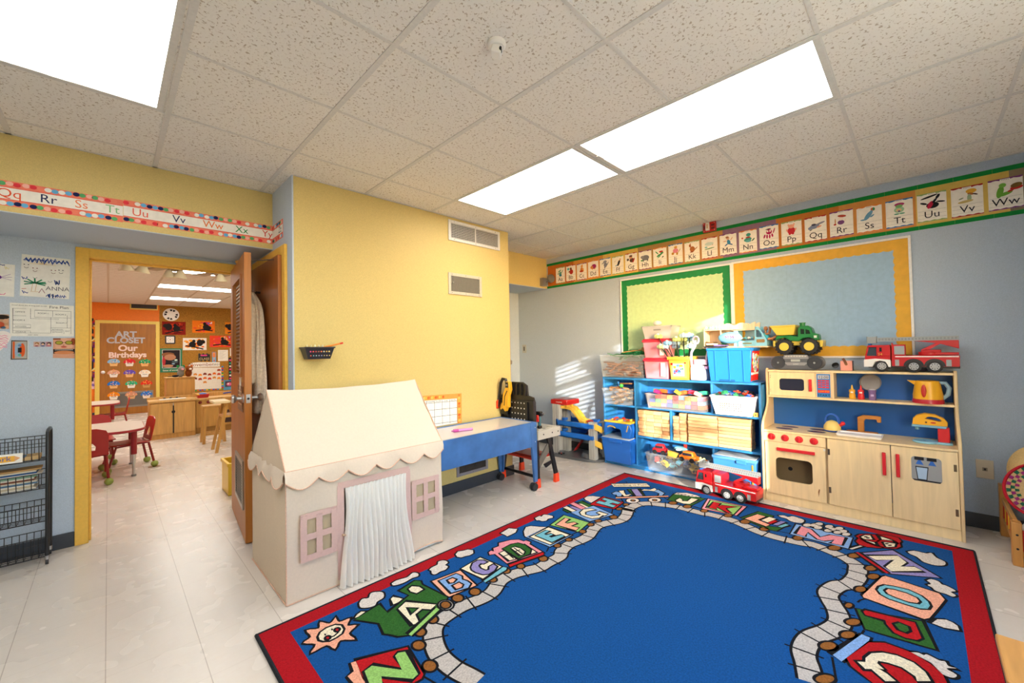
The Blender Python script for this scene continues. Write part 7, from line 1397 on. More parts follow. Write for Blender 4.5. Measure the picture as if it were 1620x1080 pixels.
RUG='''S0p:792,2062 790,2013 837,2003 806,1959 839,1930 788,1900 792,1842 743,1884 706,1848 689,1898 623,1899 658,1939 621,1988 660,2005 660,2066 706,2037 726,2080 754,2035
C1p:684,1980 701,2002 731,2012 767,2005 785,1981 782,1947 765,1925 738,1918 710,1918 689,1936 680,1955
X2p:749,1980 747,1977 745,1976 743,1977 741,1980 741,1984 742,1988 743,1990 746,1991 748,1991 749,1988 749,1984
X2p:713,1968 711,1965 709,1964 707,1965 706,1968 706,1971 706,1975 708,1978 710,1979 712,1978 713,1975 714,1972
R2p:766,1959 763,1956 760,1954 757,1956 756,1959 755,1964 756,1969 758,1973 761,1974 764,1973 766,1969 767,1964
R2p:714,1936 712,1933 709,1932 706,1934 704,1937 704,1942 705,1946 707,1949 709,1950 712,1949 714,1946 715,1941
X2l:715,1937 734,1932 754,1941 763,1957
C0p:856,1988 874,2004 899,2012 912,1998 899,1988 876,1984
D1p:851,1976 914,1985 987,1998 985,1904 1138,1955 1123,2032 1232,2056 1250,2029 1236,1992 1265,1794 1241,1774 1189,1766 984,1685 938,1718 918,1758 903,1779 921,1865
C2p:1038,1896 1092,1918 1189,1785 1149,1772 1121,1808 1073,1794 1053,1725 1028,1736
D3p:1077,1861 1102,1828 1068,1816
C2p:1165,2010 1190,2019 1215,1985 1216,1949 1174,1944 1160,1980
G3p:977,1692 1175,1763 1185,1741 980,1674
C0p:1053,1999 1069,2008 1088,1975 1095,1955 1066,1946 1040,1948
W0p:922,2086 949,2109 976,2093 1003,2125 1033,2112 1051,2082 1032,2040 992,2031 970,2010 940,2017 912,2046
W0p:1128,2128 1158,2135 1193,2127 1223,2120 1267,2137 1283,2111 1270,2085 1234,2092 1183,2085 1141,2093 1123,2107
R0p:740,1712 931,1626 898,1445 881,1433 849,1436 719,1550 717,1603
S0p:720,1717 738,1711 717,1574 685,1586 681,1656 710,1664
G2p:740,1632 774,1637 849,1527 868,1617 886,1624 910,1608 883,1460 856,1455 775,1558 761,1521 724,1552
N0p:990,1581 981,1573 970,1572 959,1578 952,1590 950,1605 955,1618 963,1626 975,1627 986,1621 993,1609 994,1594
N0p:958,1444 948,1436 936,1434 925,1441 918,1453 917,1468 922,1482 932,1491 944,1493 955,1486 962,1474 963,1458
N0p:1039,1652 1030,1644 1020,1642 1010,1647 1004,1658 1004,1671 1008,1684 1017,1693 1027,1695 1037,1690 1043,1679 1043,1665
N0p:1128,1685 1119,1677 1109,1675 1100,1680 1095,1690 1095,1703 1100,1715 1108,1724 1119,1726 1128,1721 1133,1711 1133,1698
Y4p:1246,1718 1231,1706 1214,1705 1199,1714 1189,1731 1188,1752 1196,1772 1210,1784 1228,1786 1244,1777 1254,1759 1254,1738
N5p:1236,1729 1226,1721 1215,1720 1205,1725 1200,1736 1199,1749 1205,1762 1214,1771 1226,1773 1236,1767 1241,1756 1241,1742
X0l:886,1465 900,1402 907,1369
S0p:1295,1981 1472,1953 1441,1769 1271,1793
B1p:1326,1954 1436,1941 1440,1899 1421,1871 1431,1836 1429,1804 1395,1783 1306,1812
S2p:1362,1922 1392,1920 1397,1897 1370,1884 1357,1892
S2p:1351,1858 1390,1857 1392,1826 1373,1813 1345,1820
C0p:1491,1966 1651,1982 1670,1794 1511,1781
P1p:1540,1933 1576,1962 1618,1966 1642,1940 1644,1911 1617,1911 1607,1929 1580,1917 1568,1884 1573,1845 1596,1834 1621,1860 1652,1861 1650,1829 1609,1807 1563,1805 1538,1826 1525,1870 1526,1909
T1p:1495,1769 1673,1797 1682,1775 1663,1762 1493,1753
K0p:1732,1992 1755,1998 1762,1975 1788,2011 1832,2004 1863,2037 1944,2009 1987,1973 1992,1932 2012,1928 2014,1892 1989,1876 1968,1739 1713,1789 1745,1948 1715,1965
C1p:1772,1934 1809,1932 1963,1896 1938,1772 1791,1810 1753,1822
D2p:1826,1962 1903,1960 1945,1940 1958,1884 1938,1818 1894,1788 1808,1799
C3p:1868,1924 1894,1920 1904,1878 1892,1829 1858,1811 1846,1817
X3l:1763,1884 1820,1875
X3l:1811,1915 1784,1818
X4l:1856,1875 1893,1866
X4l:1883,1917 1862,1815
R1p:1713,1789 1970,1737 1948,1715 1730,1764 1702,1767
W0p:1352,2094 1378,2106 1420,2108 1443,2133 1476,2119 1477,2082 1448,2071 1449,2043 1416,2026 1386,2032 1348,2028 1340,2049 1353,2073
W0p:1570,2128 1603,2146 1636,2127 1664,2120 1679,2088 1657,2057 1625,2054 1600,2065 1571,2070 1559,2095
W0p:1971,2135 2017,2142 2065,2149 2096,2096 2051,2068 2008,2066 1969,2067 1973,2095
N0p:1318,1730 1307,1721 1294,1720 1283,1727 1276,1739 1275,1754 1281,1768 1292,1777 1305,1779 1317,1772 1324,1759 1324,1743
N0p:1415,1708 1404,1700 1391,1699 1380,1705 1373,1717 1373,1732 1380,1745 1391,1754 1404,1755 1415,1749 1422,1736 1422,1721
N0p:1553,1728 1545,1722 1535,1722 1527,1726 1523,1735 1523,1745 1528,1755 1537,1761 1546,1761 1555,1757 1559,1748 1559,1737
N0p:1670,1738 1660,1732 1649,1731 1639,1737 1634,1747 1634,1759 1641,1769 1651,1776 1662,1777 1672,1771 1677,1761 1677,1749
N0p:1765,1713 1755,1706 1744,1706 1735,1710 1731,1720 1732,1731 1739,1741 1749,1748 1760,1748 1769,1744 1774,1734 1772,1723
X0l:1397,1771 1441,1769 1491,1772
N0p:1925,1669 1913,1662 1899,1662 1888,1668 1883,1679 1885,1692 1893,1703 1906,1710 1919,1711 1930,1704 1936,1693 1934,1680
N0p:2112,1714 2102,1709 2091,1710 2083,1715 2078,1724 2079,1734 2086,1742 2096,1747 2107,1747 2116,1741 2120,1733 2119,1722
N0p:2230,1710 2220,1706 2210,1707 2202,1712 2198,1720 2199,1729 2205,1737 2215,1741 2225,1740 2233,1735 2237,1727 2236,1718
N0p:2397,1713 2386,1709 2374,1709 2364,1715 2360,1725 2361,1735 2369,1744 2380,1749 2393,1748 2402,1742 2407,1733 2405,1722
N0p:2530,1737 2518,1733 2507,1734 2497,1740 2493,1749 2495,1759 2502,1768 2513,1772 2525,1771 2535,1766 2539,1756 2538,1746
N0p:2623,1732 2612,1728 2600,1730 2591,1736 2586,1745 2587,1755 2594,1763 2605,1767 2617,1765 2627,1759 2631,1750 2630,1740
N0p:2762,1679 2748,1675 2733,1676 2722,1684 2716,1695 2718,1707 2728,1717 2742,1722 2757,1720 2769,1713 2775,1701 2772,1689
N0p:2931,1736 2920,1732 2907,1734 2897,1741 2892,1751 2894,1761 2901,1769 2912,1772 2925,1770 2935,1763 2940,1754 2939,1743
N0p:3049,1744 3038,1741 3027,1743 3018,1749 3014,1757 3016,1766 3023,1773 3033,1776 3045,1775 3054,1769 3058,1760 3056,1751
B0p:2050,1965 2279,1955 2285,1750 2055,1754
C1p:2070,1943 2270,1947 2274,1766 2080,1772
T2p:2112,1929 2224,1929 2229,1907 2166,1902 2166,1879 2206,1868 2203,1850 2160,1854 2161,1830 2243,1803 2236,1780 2113,1785
W0p:2059,1986 2103,2035 2163,2071 2201,2057 2233,2003 2264,1962 2050,1965
X0l:1990,1729 2017,1740 2042,1755
X0l:2286,1757 2343,1751 2417,1762 2485,1773 2529,1779 2617,1776
G0p:2312,1962 2518,1999 2536,1781 2359,1750
S1p:2344,1936 2483,1959 2486,1928 2415,1913 2414,1886 2469,1863 2465,1840 2397,1844 2413,1783 2367,1774
B0p:2598,1992 2831,1939 2785,1727 2562,1789
C1p:2646,1939 2717,1956 2771,1918 2773,1883 2724,1906 2678,1915 2639,1887 2644,1832 2691,1800 2723,1795 2730,1838 2758,1837 2763,1761 2724,1764 2719,1780 2662,1774 2615,1806 2609,1860 2615,1903
D0p:2613,2081 2603,1996 2587,2004 2594,2059
C0p:2636,2099 2678,2096 2652,1984 2617,1992
P0p:2682,2070 2709,2062 2702,1972 2666,1980
K0p:2740,2107 2785,2104 2752,1960 2706,1968
C0p:2787,2055 2803,2038 2780,1951 2760,1958
D0p:2815,2082 2854,2074 2824,1947 2786,1956
R0p:2839,1975 3071,1995 3062,1799 2892,1779
T1p:2903,1962 2954,1965 2958,1913 3001,1912 3004,1969 3045,1968 3042,1810 2999,1811 2995,1861 2955,1870 2954,1804 2913,1805
W0p:2924,2094 2975,2101 3015,2069 3038,2006 2877,1991 2898,2062
W0p:2327,2129 2379,2131 2380,2110 2425,2121 2445,2059 2421,2036 2383,2049 2351,2037 2322,2053 2320,2080 2306,2095
X0l:2880,1788 2801,1749 2755,1740
X0l:3126,1859 3071,1800
C0p:3403,2123 3633,1883 3575,1816 3349,2061
X0l:3557,2054 3432,1927
D0p:3371,1933 3460,1865 3311,1735 3249,1789
P1p:3391,1905 3433,1870 3305,1750 3264,1787
S2p:3123,1906 3454,1590 3438,1580 3101,1892
B0p:3191,1982 3247,1979 3252,1943 3223,1903 3164,1884 3146,1904 3183,1933 3173,1959
C0p:3283,1969 3320,1943 3278,1915 3229,1868 3286,1847 3225,1843 3194,1864 3248,1933
C0p:3427,1824 3469,1823 3497,1777 3564,1765 3535,1735 3483,1733 3469,1778
B0p:3483,1733 3544,1725 3496,1644 3427,1634 3400,1650 3459,1670
W0p:3186,1723 3157,1716 3127,1720 3104,1736 3093,1758 3097,1782 3116,1800 3145,1809 3175,1804 3200,1789 3211,1765 3206,1741
W0p:3319,1595 3292,1589 3264,1595 3242,1610 3231,1630 3236,1652 3253,1667 3280,1674 3309,1669 3332,1654 3342,1632 3337,1611
N1p:3162,1750 3154,1747 3145,1748 3139,1752 3136,1757 3138,1764 3144,1769 3153,1772 3161,1771 3168,1767 3170,1761 3168,1755
N1p:3292,1620 3283,1618 3274,1619 3268,1622 3266,1628 3268,1634 3274,1639 3283,1642 3292,1641 3298,1637 3300,1631 3298,1625
N0p:3344,1469 3327,1466 3309,1470 3295,1480 3289,1492 3292,1505 3303,1514 3320,1518 3337,1514 3352,1504 3358,1491 3355,1478
N0p:3345,1354 3328,1351 3311,1354 3297,1363 3292,1375 3296,1386 3307,1395 3325,1398 3342,1395 3356,1386 3361,1374 3357,1362
N0p:3344,1225 3329,1223 3313,1226 3302,1233 3297,1243 3301,1253 3312,1261 3328,1263 3343,1260 3355,1253 3360,1242 3356,1232
D0p:3366,1551 3534,1573 3598,1336 3365,1362
W0p:3524,1569 3578,1568 3633,1501 3628,1412 3608,1378 3565,1440
C1p:3401,1499 3467,1494 3445,1465 3413,1452 3440,1417 3532,1421 3540,1372 3397,1381 3368,1420 3377,1482
X2p:3571,1540 3566,1540 3561,1542 3556,1545 3554,1550 3554,1554 3557,1556 3561,1557 3567,1555 3571,1552 3574,1547 3574,1543
X2p:3563,1506 3559,1506 3553,1508 3549,1511 3546,1515 3546,1519 3549,1522 3554,1523 3559,1521 3564,1517 3566,1513 3566,1509
X2p:3585,1485 3581,1484 3575,1486 3571,1490 3568,1494 3568,1498 3571,1501 3576,1501 3581,1499 3586,1496 3588,1491 3588,1487
X2p:3577,1451 3573,1451 3567,1453 3563,1456 3560,1461 3560,1465 3563,1467 3568,1467 3573,1466 3578,1462 3580,1458 3580,1454
X2p:3599,1430 3594,1430 3589,1431 3585,1435 3582,1439 3582,1443 3585,1446 3590,1446 3595,1444 3599,1441 3602,1436 3602,1433
X2p:3591,1397 3586,1397 3581,1399 3577,1402 3574,1407 3574,1410 3577,1413 3582,1413 3587,1411 3591,1408 3594,1404 3594,1400
X0l:3396,1599 3358,1547
X0l:3361,1354 3350,1258
X0l:3164,1884 3065,1804
K0p:3610,1314 3637,1030 3398,1032 3363,1272
G1p:3589,1285 3611,1060 3405,1056 3402,1253
R2p:3570,1254 3568,1205 3495,1198 3537,1177 3577,1084 3499,1135 3478,1134 3417,1076 3409,1096 3474,1197 3421,1185 3417,1237
N0p:3345,1222 3330,1219 3314,1222 3303,1230 3298,1240 3302,1250 3313,1257 3328,1260 3344,1257 3356,1249 3361,1239 3357,1229
N0p:3373,1058 3357,1057 3341,1061 3328,1069 3323,1080 3327,1090 3338,1097 3354,1099 3371,1095 3383,1086 3389,1075 3385,1065
N0p:3342,926 3322,925 3301,930 3286,941 3280,954 3284,966 3299,974 3319,976 3340,971 3356,960 3362,947 3357,934
N0p:3298,795 3280,794 3262,800 3248,809 3242,821 3246,832 3258,838 3276,839 3295,834 3309,824 3315,812 3311,801
N0p:3293,599 3274,599 3254,604 3240,614 3234,626 3239,636 3253,642 3273,642 3293,637 3308,626 3313,615 3308,605
X0l:3366,1340 3359,1276
X0l:3398,1032 3371,987
X0l:3300,746 3316,676
D0p:3375,993 3593,928 3573,830 3525,829 3410,893 3348,804 3378,734 3297,750 3285,799
S1p:3379,968 3527,923 3518,868 3417,895 3379,809 3333,820
C1p:3429,872 3529,845 3522,801 3414,829
R1p:3406,827 3490,806 3485,781 3399,806
P1p:3403,792 3505,765 3508,737 3401,765
T1p:3388,760 3473,730 3462,709 3385,736
W0p:3608,802 3635,772 3622,745 3661,723 3655,687 3635,648 3570,649 3548,683 3553,717 3582,747 3587,782
B0p:3515,674 3516,362 3312,364 3309,670
K1p:3337,639 3494,640 3486,584 3379,518 3468,472 3488,400 3341,400 3330,450 3403,443 3336,492 3338,521 3423,590 3333,593
W1p:3568,594 3550,594 3532,600 3518,610 3513,621 3517,630 3530,635 3547,635 3566,629 3579,620 3585,609 3580,599
W1p:3601,558 3583,559 3565,565 3551,574 3546,585 3550,594 3563,600 3580,599 3599,593 3613,584 3618,572 3613,563
W1p:3644,537 3626,538 3608,544 3594,554 3589,565 3593,574 3606,579 3624,578 3643,572 3657,563 3662,552 3658,542
W1p:3571,532 3554,532 3536,538 3523,548 3517,558 3521,568 3534,573 3551,572 3569,566 3583,557 3588,546 3584,537
W1p:3642,479 3624,480 3606,486 3593,496 3587,507 3591,516 3604,520 3622,520 3640,514 3654,504 3659,493 3655,484
W1p:3603,457 3585,458 3568,464 3555,474 3549,484 3553,493 3566,498 3583,497 3601,491 3615,481 3620,471 3615,462
W1p:3563,474 3545,475 3528,481 3515,490 3510,501 3514,509 3526,514 3543,513 3561,507 3574,498 3579,487 3575,479
W1p:3568,424 3551,425 3534,431 3521,440 3516,451 3520,459 3532,464 3549,463 3566,457 3579,447 3585,437 3580,428
W1p:3650,424 3632,425 3615,432 3601,441 3596,452 3600,460 3613,465 3631,464 3649,458 3662,448 3668,437 3663,429
W1p:3612,399 3595,400 3577,407 3564,416 3559,426 3563,435 3575,439 3593,438 3610,432 3624,422 3629,412 3625,403
W1p:3570,379 3553,380 3536,386 3523,395 3518,405 3522,414 3534,418 3551,417 3568,411 3581,401 3586,391 3582,383
N0p:3293,597 3274,598 3255,603 3241,613 3235,625 3240,635 3253,641 3272,641 3292,635 3306,625 3312,613 3307,603
N0p:3292,401 3271,402 3249,410 3233,423 3225,436 3229,448 3243,453 3263,452 3285,444 3302,431 3310,417 3306,406
N0p:3248,305 3229,307 3210,314 3195,325 3188,337 3192,347 3205,351 3224,350 3243,342 3258,331 3265,319 3261,310
N0p:3132,220 3113,223 3094,230 3079,241 3073,252 3077,261 3090,265 3109,263 3129,256 3143,245 3149,233 3145,224
N0p:3031,204 3012,206 2993,214 2978,224 2972,235 2976,244 2989,248 3008,246 3027,239 3042,228 3048,217 3044,208
W0p:3317,359 3463,292 3470,277 3317,344
R1p:3662,131 3590,144 3513,179 3451,229 3419,281 3425,321 3469,340 3541,331 3622,295 3688,242 3721,188 3711,147
R1p:3559,348 3611,334 3654,294 3686,236 3664,178 3615,136 3563,131 3511,151 3482,189 3466,243 3493,298
C2p:3567,323 3618,307 3644,273 3659,223 3638,173 3588,157 3537,159 3501,190 3492,237 3521,292
R3p:3652,274 3667,257 3488,204 3485,222
R3p:3535,316 3548,278 3571,249 3605,209 3624,173 3606,168 3584,208 3533,258
X4p:3597,291 3590,292 3582,295 3576,300 3573,305 3574,309 3579,310 3586,309 3593,306 3599,302 3602,297 3601,293
X4p:3585,279 3579,280 3571,283 3565,287 3562,292 3563,296 3568,298 3575,297 3582,294 3588,289 3591,284 3590,280
X4p:3561,186 3554,187 3547,191 3541,195 3538,200 3539,203 3544,205 3550,204 3557,201 3563,196 3566,191 3565,188
X4p:3547,171 3540,172 3533,175 3527,180 3524,185 3525,188 3530,190 3536,189 3543,185 3549,181 3552,176 3551,173
P0p:3288,305 3467,165 3234,-33 3107,166
R1p:3281,325 3297,316 3112,166 3097,177
C1p:3278,265 3400,139 3329,100 3247,124 3294,66 3267,34 3143,160 3184,184 3321,152 3248,230
N0p:3243,307 3226,309 3208,315 3195,325 3189,336 3193,345 3204,349 3222,347 3239,341 3253,331 3259,320 3255,311
N0p:3129,223 3111,224 3093,231 3080,240 3075,250 3079,258 3092,262 3109,260 3127,254 3141,244 3146,234 3141,226
N0p:3033,203 3015,205 2997,213 2983,223 2977,234 2980,242 2993,246 3011,244 3029,237 3044,227 3050,216 3046,207
N0p:2827,245 2809,246 2792,253 2779,262 2774,271 2778,279 2791,283 2808,282 2826,276 2839,266 2844,257 2839,249
N0p:2608,279 2596,280 2584,284 2575,289 2572,296 2576,301 2585,304 2597,303 2610,299 2618,294 2621,287 2618,282
S0p:3035,192 3061,179 3058,161 3030,-26 2977,-44 2880,-23 2731,12 2705,29 2728,246 2748,251
T1p:2859,200 2901,195 2940,176 2955,143 2966,86 2941,41 2900,16 2859,9 2819,17 2798,44 2797,90 2800,153 2821,184
S2p:2876,170 2906,161 2917,138 2918,92 2901,57 2872,46 2846,53 2831,84 2838,129 2850,159
W0p:3506,99 3549,69 3551,19 3580,-4 3521,-25 3490,-58 3434,-55 3397,-16 3403,27 3434,45 3462,60 3480,87
W0p:3151,18 3185,1 3181,-26 3153,-38 3152,-54 3119,-87 3090,-68 3065,-85 3038,-72 3048,-51 3048,-29 3057,-10 3080,-1 3096,16 3122,2
W0p:2689,4 2743,-14 2766,-43 2759,-62 2741,-77 2705,-81 2682,-32
X0l:2657,263 2688,256 2718,240
X0l:2974,206 3035,192
D0p:2590,261 2610,183 2674,38 2470,-4 2433,217
R1p:2583,236 2602,229 2641,60 2521,38 2493,52 2478,88 2486,122 2538,151 2572,157 2557,226
D2p:2563,125 2588,110 2582,83 2550,77 2523,89 2526,108
B0p:2137,298 2378,225 2374,197 2348,199 2118,267
R0p:2156,255 2334,198 2377,148 2378,69 2355,11 2303,-20 2240,-34 2054,152 2090,202 2114,236
C1p:2161,222 2180,198 2208,200 2258,185 2295,151 2313,109 2307,61 2273,28 2226,13 2190,50 2217,54 2243,93 2237,134 2223,162 2204,164 2180,142 2172,159 2158,131 2135,107 2108,135 2135,164 2149,178 2133,195
W0p:2378,69 2394,48 2392,31 2406,21 2394,-13 2402,-29 2377,-38 2382,-60 2354,-31 2336,-58 2307,-48 2303,-20 2336,5 2358,34
N0p:2477,239 2461,241 2443,248 2429,259 2421,271 2423,280 2433,285 2449,283 2467,275 2482,264 2489,252 2488,243
N0p:2353,246 2337,248 2320,255 2306,266 2299,277 2300,286 2311,290 2326,289 2344,282 2358,271 2365,259 2363,250
N0p:2212,296 2195,298 2177,305 2162,317 2154,329 2155,339 2166,344 2182,343 2201,336 2216,324 2224,311 2222,301
N0p:1989,275 1974,277 1956,285 1941,297 1932,310 1932,321 1940,326 1955,324 1973,316 1989,304 1998,290 1998,280
X0l:2419,220 2383,225
X0l:2123,298 1987,269
T0t:1026,1260 1019,1302 1000,1395 1005,1500 1052,1608 1111,1663 1197,1678 1283,1677 1383,1655 1463,1659 1563,1703 1658,1699 1741,1668 1818,1636 1892,1635 2000,1629 2064,1663 2162,1681 2261,1662 2347,1659 2452,1690 2534,1703 2611,1681 2696,1643 2781,1634 2868,1656 2960,1699 2943,1692 3022,1701 3117,1683 3185,1629 3220,1557 3265,1447 3269,1324 3272,1230 3287,1186 3287,1047 3248,932 3204,832 3190,727 3204,599 3231,534 3196,438 3165,374 3123,326 3077,299 3004,293 2941,291 2830,311 2766,355 2651,380 2568,354 2497,324 2403,306 2312,329 2198,380 2083,388 1997,361 1908,335'''

# ---------------------------------------------------------------- alphabet train rug
RC={'S':'#eaa88e','C':'#e6dcc2','X':'#101218','R':'#b0141c','D':'#2c5f26','G':'#8fbf6a','W':'#d5cdc6','N':'#8d5a28','B':'#7fa6da','T':'#70b4c6','P':'#8f86bd','Y':'#b9b4b0','K':'#e08f9c'}
rx0,rx1,ry0,ry1=.487,3.788,-.19,2.205
t=thing('alphabet_rug','large blue rug with a red border and an alphabet train around a winding track','rug',((rx0+rx1)/2,(ry0+ry1)/2,0))
FZ=FR((0,0,0),(1,0,0),(0,1,0));b=B();b.box((rx0,ry0,0.0),(rx1,ry1,.008),M('rug','#a50f1b'));b.build('red_border',t,smooth=False)
b=B();bd=M('rug','#23262b')
for p,q in(((rx0,ry0),(rx0,ry1)),((rx1,ry0),(rx1,ry1)),((rx0,ry0),(rx1,ry0)),((rx0,ry1),(rx1,ry1))):b.tube([(*p,.006),(*q,.006)],.0062 if p[1]==q[1] else .0085,bd,n=6)
b.build('binding',t)
b=B();b.rect(FZ,rx0+.115,ry0+.095,rx1-.085,ry1-.095,.0083,M('rug','#0d4d8f'));b.build('blue_field',t,smooth=False)
b=B();bo=B();tr=B();wh=B()
def smooth_pts(P,k=4):
    o=[];n=len(P)
    for i in range(n-1):
        p0,p1,p2,p3=P[max(i-1,0)],P[i],P[i+1],P[min(i+2,n-1)]
        for j in range(k):
            u=j/k;o.append(tuple(.5*((2*p1[a])+(-p0[a]+p2[a])*u+(2*p0[a]-5*p1[a]+4*p2[a]-p3[a])*u*u+(-p0[a]+3*p1[a]-3*p2[a]+p3[a])*u**3) for a in(0,1)))
    return o+[P[-1]]
XK=M('rug',RC['X']);WL=[]
for ln in RUG.strip().split('\n'):
    hd,ps=ln.split(':');P=[tuple(int(v)/1000 for v in q.split(',')) for q in ps.split()]
    if hd[0]=='T' and hd[2]=='t':
        S=smooth_pts(P,5);tr.stroke(FZ,S,.100,.0085,XK);tr.stroke(FZ,S,.078,.0087,M('rug',RC['Y']))
        acc=0
        for i in range(1,len(S)-1):
            acc+=math.dist(S[i],S[i-1])
            if acc>.098:
                acc=0;dx,dy=S[i+1][0]-S[i-1][0],S[i+1][1]-S[i-1][1];L=math.hypot(dx,dy);nx,ny=-dy/L*.068,dx/L*.068
                tr.stroke(FZ,[(S[i][0]-nx,S[i][1]-ny),(S[i][0]+nx,S[i][1]+ny)],.009,.0089,XK)
        continue
    if hd[0]=='N':
        cc=tuple(sum(q[a] for q in P)/len(P) for a in(0,1))
        if any(math.dist(cc,w)<.05 for w in WL):continue
        WL.append(cc)
    c=M('rug',RC[hd[0]]);ly=int(hd[1]);h=.0091+ly*.0004
    if hd[2]=='l':b.stroke(FZ,P,.009,h-.0001,XK);continue
    if hd[0] in'WNCS' and len(P)>8 and ly==0 and len(P)!=10:P=smooth_pts(P+[P[0]],3)[:-1]
    if hd[0]!='X' :b.stroke(FZ,P,.022,h,XK,closed=True)
    b.poly(FZ,P,h+.0002,c)
b.text(FR((3.38,1.985,0),V((3.62,1.55,0)).normalized()-V((3.45,2.0,0)).normalized(),(0,0,1)),'',.01,0,0,0,XK) if 0 else None
FT=FR((3.49,1.971,0),V((.70,-.715,0)).normalized(),V((.715,.70,0)).normalized());b.text(FT,'Reading is Fun!',.052,0.0,-.018,.0103,XK)
b.build('train_pattern',t,smooth=False);tr.build('track_pattern',t,smooth=False)
# ---------------------------------------------------------------- window behind the camera, blind and garden that shape the sun
FRM=M('paint','#e8e6e0')
b=B();xm=1.20
for r in((WX0,WX0+.05,WZ0,WZ1),(WX1-.05,WX1,WZ0,WZ1),(xm-.03,xm+.03,WZ0,WZ1),(WX0+.05,xm-.03,WZ0,WZ0+.04),(xm+.03,WX1-.05,WZ0,WZ0+.04),(WX0+.05,xm-.03,WZ1-.03,WZ1),(xm+.03,WX1-.05,WZ1-.03,WZ1),(WX0+.05,xm-.03,2.10,2.15)):b.box((r[0],YB-.10,r[2]),(r[1],YB-.05,r[3]),FRM)
w1=struct(b,'window_1',bev=.003)
b=B();b.box((WX0+.03,YB-.012,2.38),(xm-.02,YB-.002,2.41),FRM)
for i in range(40):
    z=WZ0+.06+i*.056
    if z>2.38:break
    c=V(((WX0+xm)/2,YB-.025,z));
    b.box((WX0+.03,YB-.050,z-.001),(xm-.03,YB-.002,z+.001),FRM,R=RX(.26 if z>1.45 else 1.1))
b.build('venetian_blind',w1)
b=B();b.cyl((xm+.03,YB-.03,2.39),(WX1-.05,YB-.03,2.39),.022,FRM);b.box((xm+.035,YB-.032,2.29),(WX1-.055,YB-.030,2.39),M('cloth','#d8d4c8'));b.build('sun_blocking_shade',w1)  # unseen shade added to block sun at the top of the right sash
# garden: ground, hedge and a small tree whose leaves mottle the sun
b=B();b.box((-12,-14,-.35),(8,YB-.15,-.25),M('matte','#b8b09c'));struct(b,'ground_garden')  # unseen pale ground added to bounce light up to the ceiling
LF=[M('matte','#4f7a34'),M('matte','#5f8a3c'),M('matte','#3f6a2c')]
def leaves(b,cx,cy,cz,rx,rz,n,s,r):
    for i in range(n):
        while 1:
            a,c,e=r.uniform(-1,1),r.uniform(-1,1),r.uniform(-1,1)
            if a*a+c*c+e*e<1:break
        p=V((cx+a*rx,cy+c*.25,cz+e*rz));d=V((r.uniform(-1,1),r.uniform(-1,1),r.uniform(-1,1))).normalized();q=d.orthogonal().normalized();k=s*r.uniform(.7,1.3)
        b.add([p-d*k,p+q*k*.5,p+d*k,p-q*k*.5],[(0,1,2,3)],LF[i%3])
dist=1.6;ox,oz=-.95*dist,.31*dist;yt=YB-dist;rg=random.Random(3)
t=thing('garden_tree','leafy green garden tree outside the window behind the viewer','tree',(-1.2,yt,-.25))
b=B()
for x,z,rx,rz,n in((.55,.95,.5,.42,420),(.95,1.1,.35,.35,260),(.25,1.7,.28,.34,220),(.62,1.45,.22,.16,90),(1.1,.72,.25,.2,110),(1.12,2.04,.20,.16,150),(1.50,2.0,.16,.12,70),(.95,2.26,.2,.14,170),(1.56,2.17,.26,.13,190),(1.9,2.27,.12,.07,50),(1.78,1.22,.20,.07,60),(1.95,.98,.10,.06,26),(1.55,1.62,.10,.08,26),(2.1,1.45,.1,.08,22),(1.45,1.0,.12,.1,36),(1.75,.72,.4,.07,60)):leaves(b,x+ox,yt,z+oz,rx,rz,n,.05,rg)
b.build('foliage',t,smooth=False)
b=B();b.tube([(-1.2,yt-.1,-.26),(-1.15,yt-.05,.8),(-1.0,yt,1.6),(-.7,yt,2.3)],.06,M('wood','#6a4a30'),rs=[.08,.06,.045,.02])
for q in([(-1.1,yt-.03,1.2),(-.6,yt,1.5),(.1,yt,1.75)],[(-1.1,yt-.03,1.0),(-.5,yt,1.25),(.3,yt,1.45)]):b.tube(q,.02,M('wood','#6a4a30'),n=6)
b.build('trunk',t)
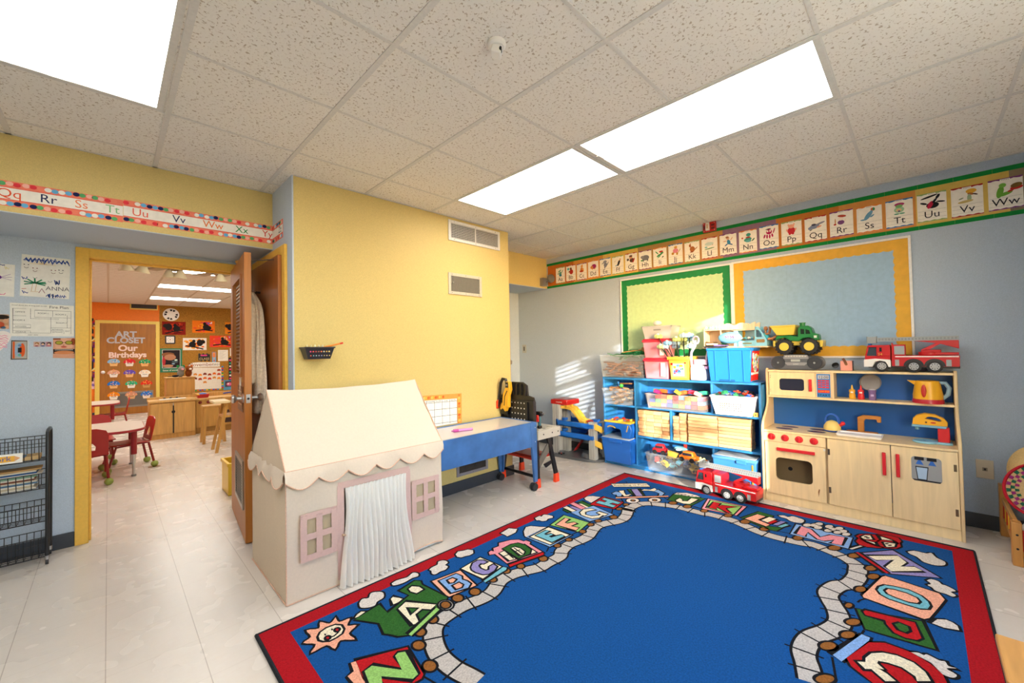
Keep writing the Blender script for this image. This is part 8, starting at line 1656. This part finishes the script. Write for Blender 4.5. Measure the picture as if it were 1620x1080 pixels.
# ---------------------------------------------------------------- lights, sky, camera
wd=bpy.data.worlds.new('World');bpy.context.scene.world=wd;wd.use_nodes=True
nt=wd.node_tree;bg=nt.nodes['Background'];sk=nt.nodes.new('ShaderNodeTexSky');sk.sky_type='NISHITA';sk.sun_disc=False;sk.sun_elevation=math.radians(13);sk.sun_rotation=math.radians(223)
nt.links.new(sk.outputs[0],bg.inputs[0]);bg.inputs[1].default_value=1.3
PANEL.node_tree.nodes['Principled BSDF'].inputs['Emission Strength'].default_value=5.2
lit('ceiling_light','fluorescent ceiling panel nearest the vents, shorter looking far one of the pair over the rug',2.025,1.475,2.62,2.69)
lit('ceiling_light','long bright fluorescent ceiling panel above the play kitchen, nearer one of the pair',2.025,.255,2.62,1.465)
lit('ceiling_light','large bright fluorescent ceiling panel at upper left corner of the view',-.41,1.475,.195,2.69)
lit('ceiling_light','added fluorescent ceiling panel behind the large one at left, outside the view',-.41,.255,.195,1.465)  # panel out of view, added to light the near room
# sun through the window behind the camera
sd=V((.95,1,-.31)).normalized()
su=bpy.data.lights.new('sun','SUN');su.energy=5.2;su.angle=math.radians(.4);su.color=(1,.95,.86)
so=bpy.data.objects.new('sun',su);COL.objects.link(so);so.location=(-2,-4,4);so.rotation_euler=sd.to_track_quat('-Z','Y').to_euler()
# camera
cam=bpy.data.cameras.new('camera');co=bpy.data.objects.new('camera',cam);COL.objects.link(co)
yaw,pit,rol=.781846,.021511,-.019445
f=V((math.sin(yaw)*math.cos(pit),math.cos(yaw)*math.cos(pit),math.sin(pit)));r0=V((math.cos(yaw),-math.sin(yaw),0));u0=r0.cross(f)
r=r0*math.cos(rol)+u0*math.sin(rol);u=-r0*math.sin(rol)+u0*math.cos(rol)
co.matrix_world=Matrix(((r.x,u.x,-f.x,0),(r.y,u.y,-f.y,0),(r.z,u.z,-f.z,1.3),(0,0,0,1)))
cam.sensor_fit='HORIZONTAL';cam.sensor_width=36;cam.lens=643.27/1620*36;cam.clip_start=.02
sc=bpy.context.scene;sc.camera=co
sc.view_settings.view_transform='Standard';sc.view_settings.look='None';sc.view_settings.gamma=1;sc.view_settings.use_curve_mapping=False;sc.view_settings.exposure=.74
try: sc.cycles.use_denoising=True
except Exception: pass
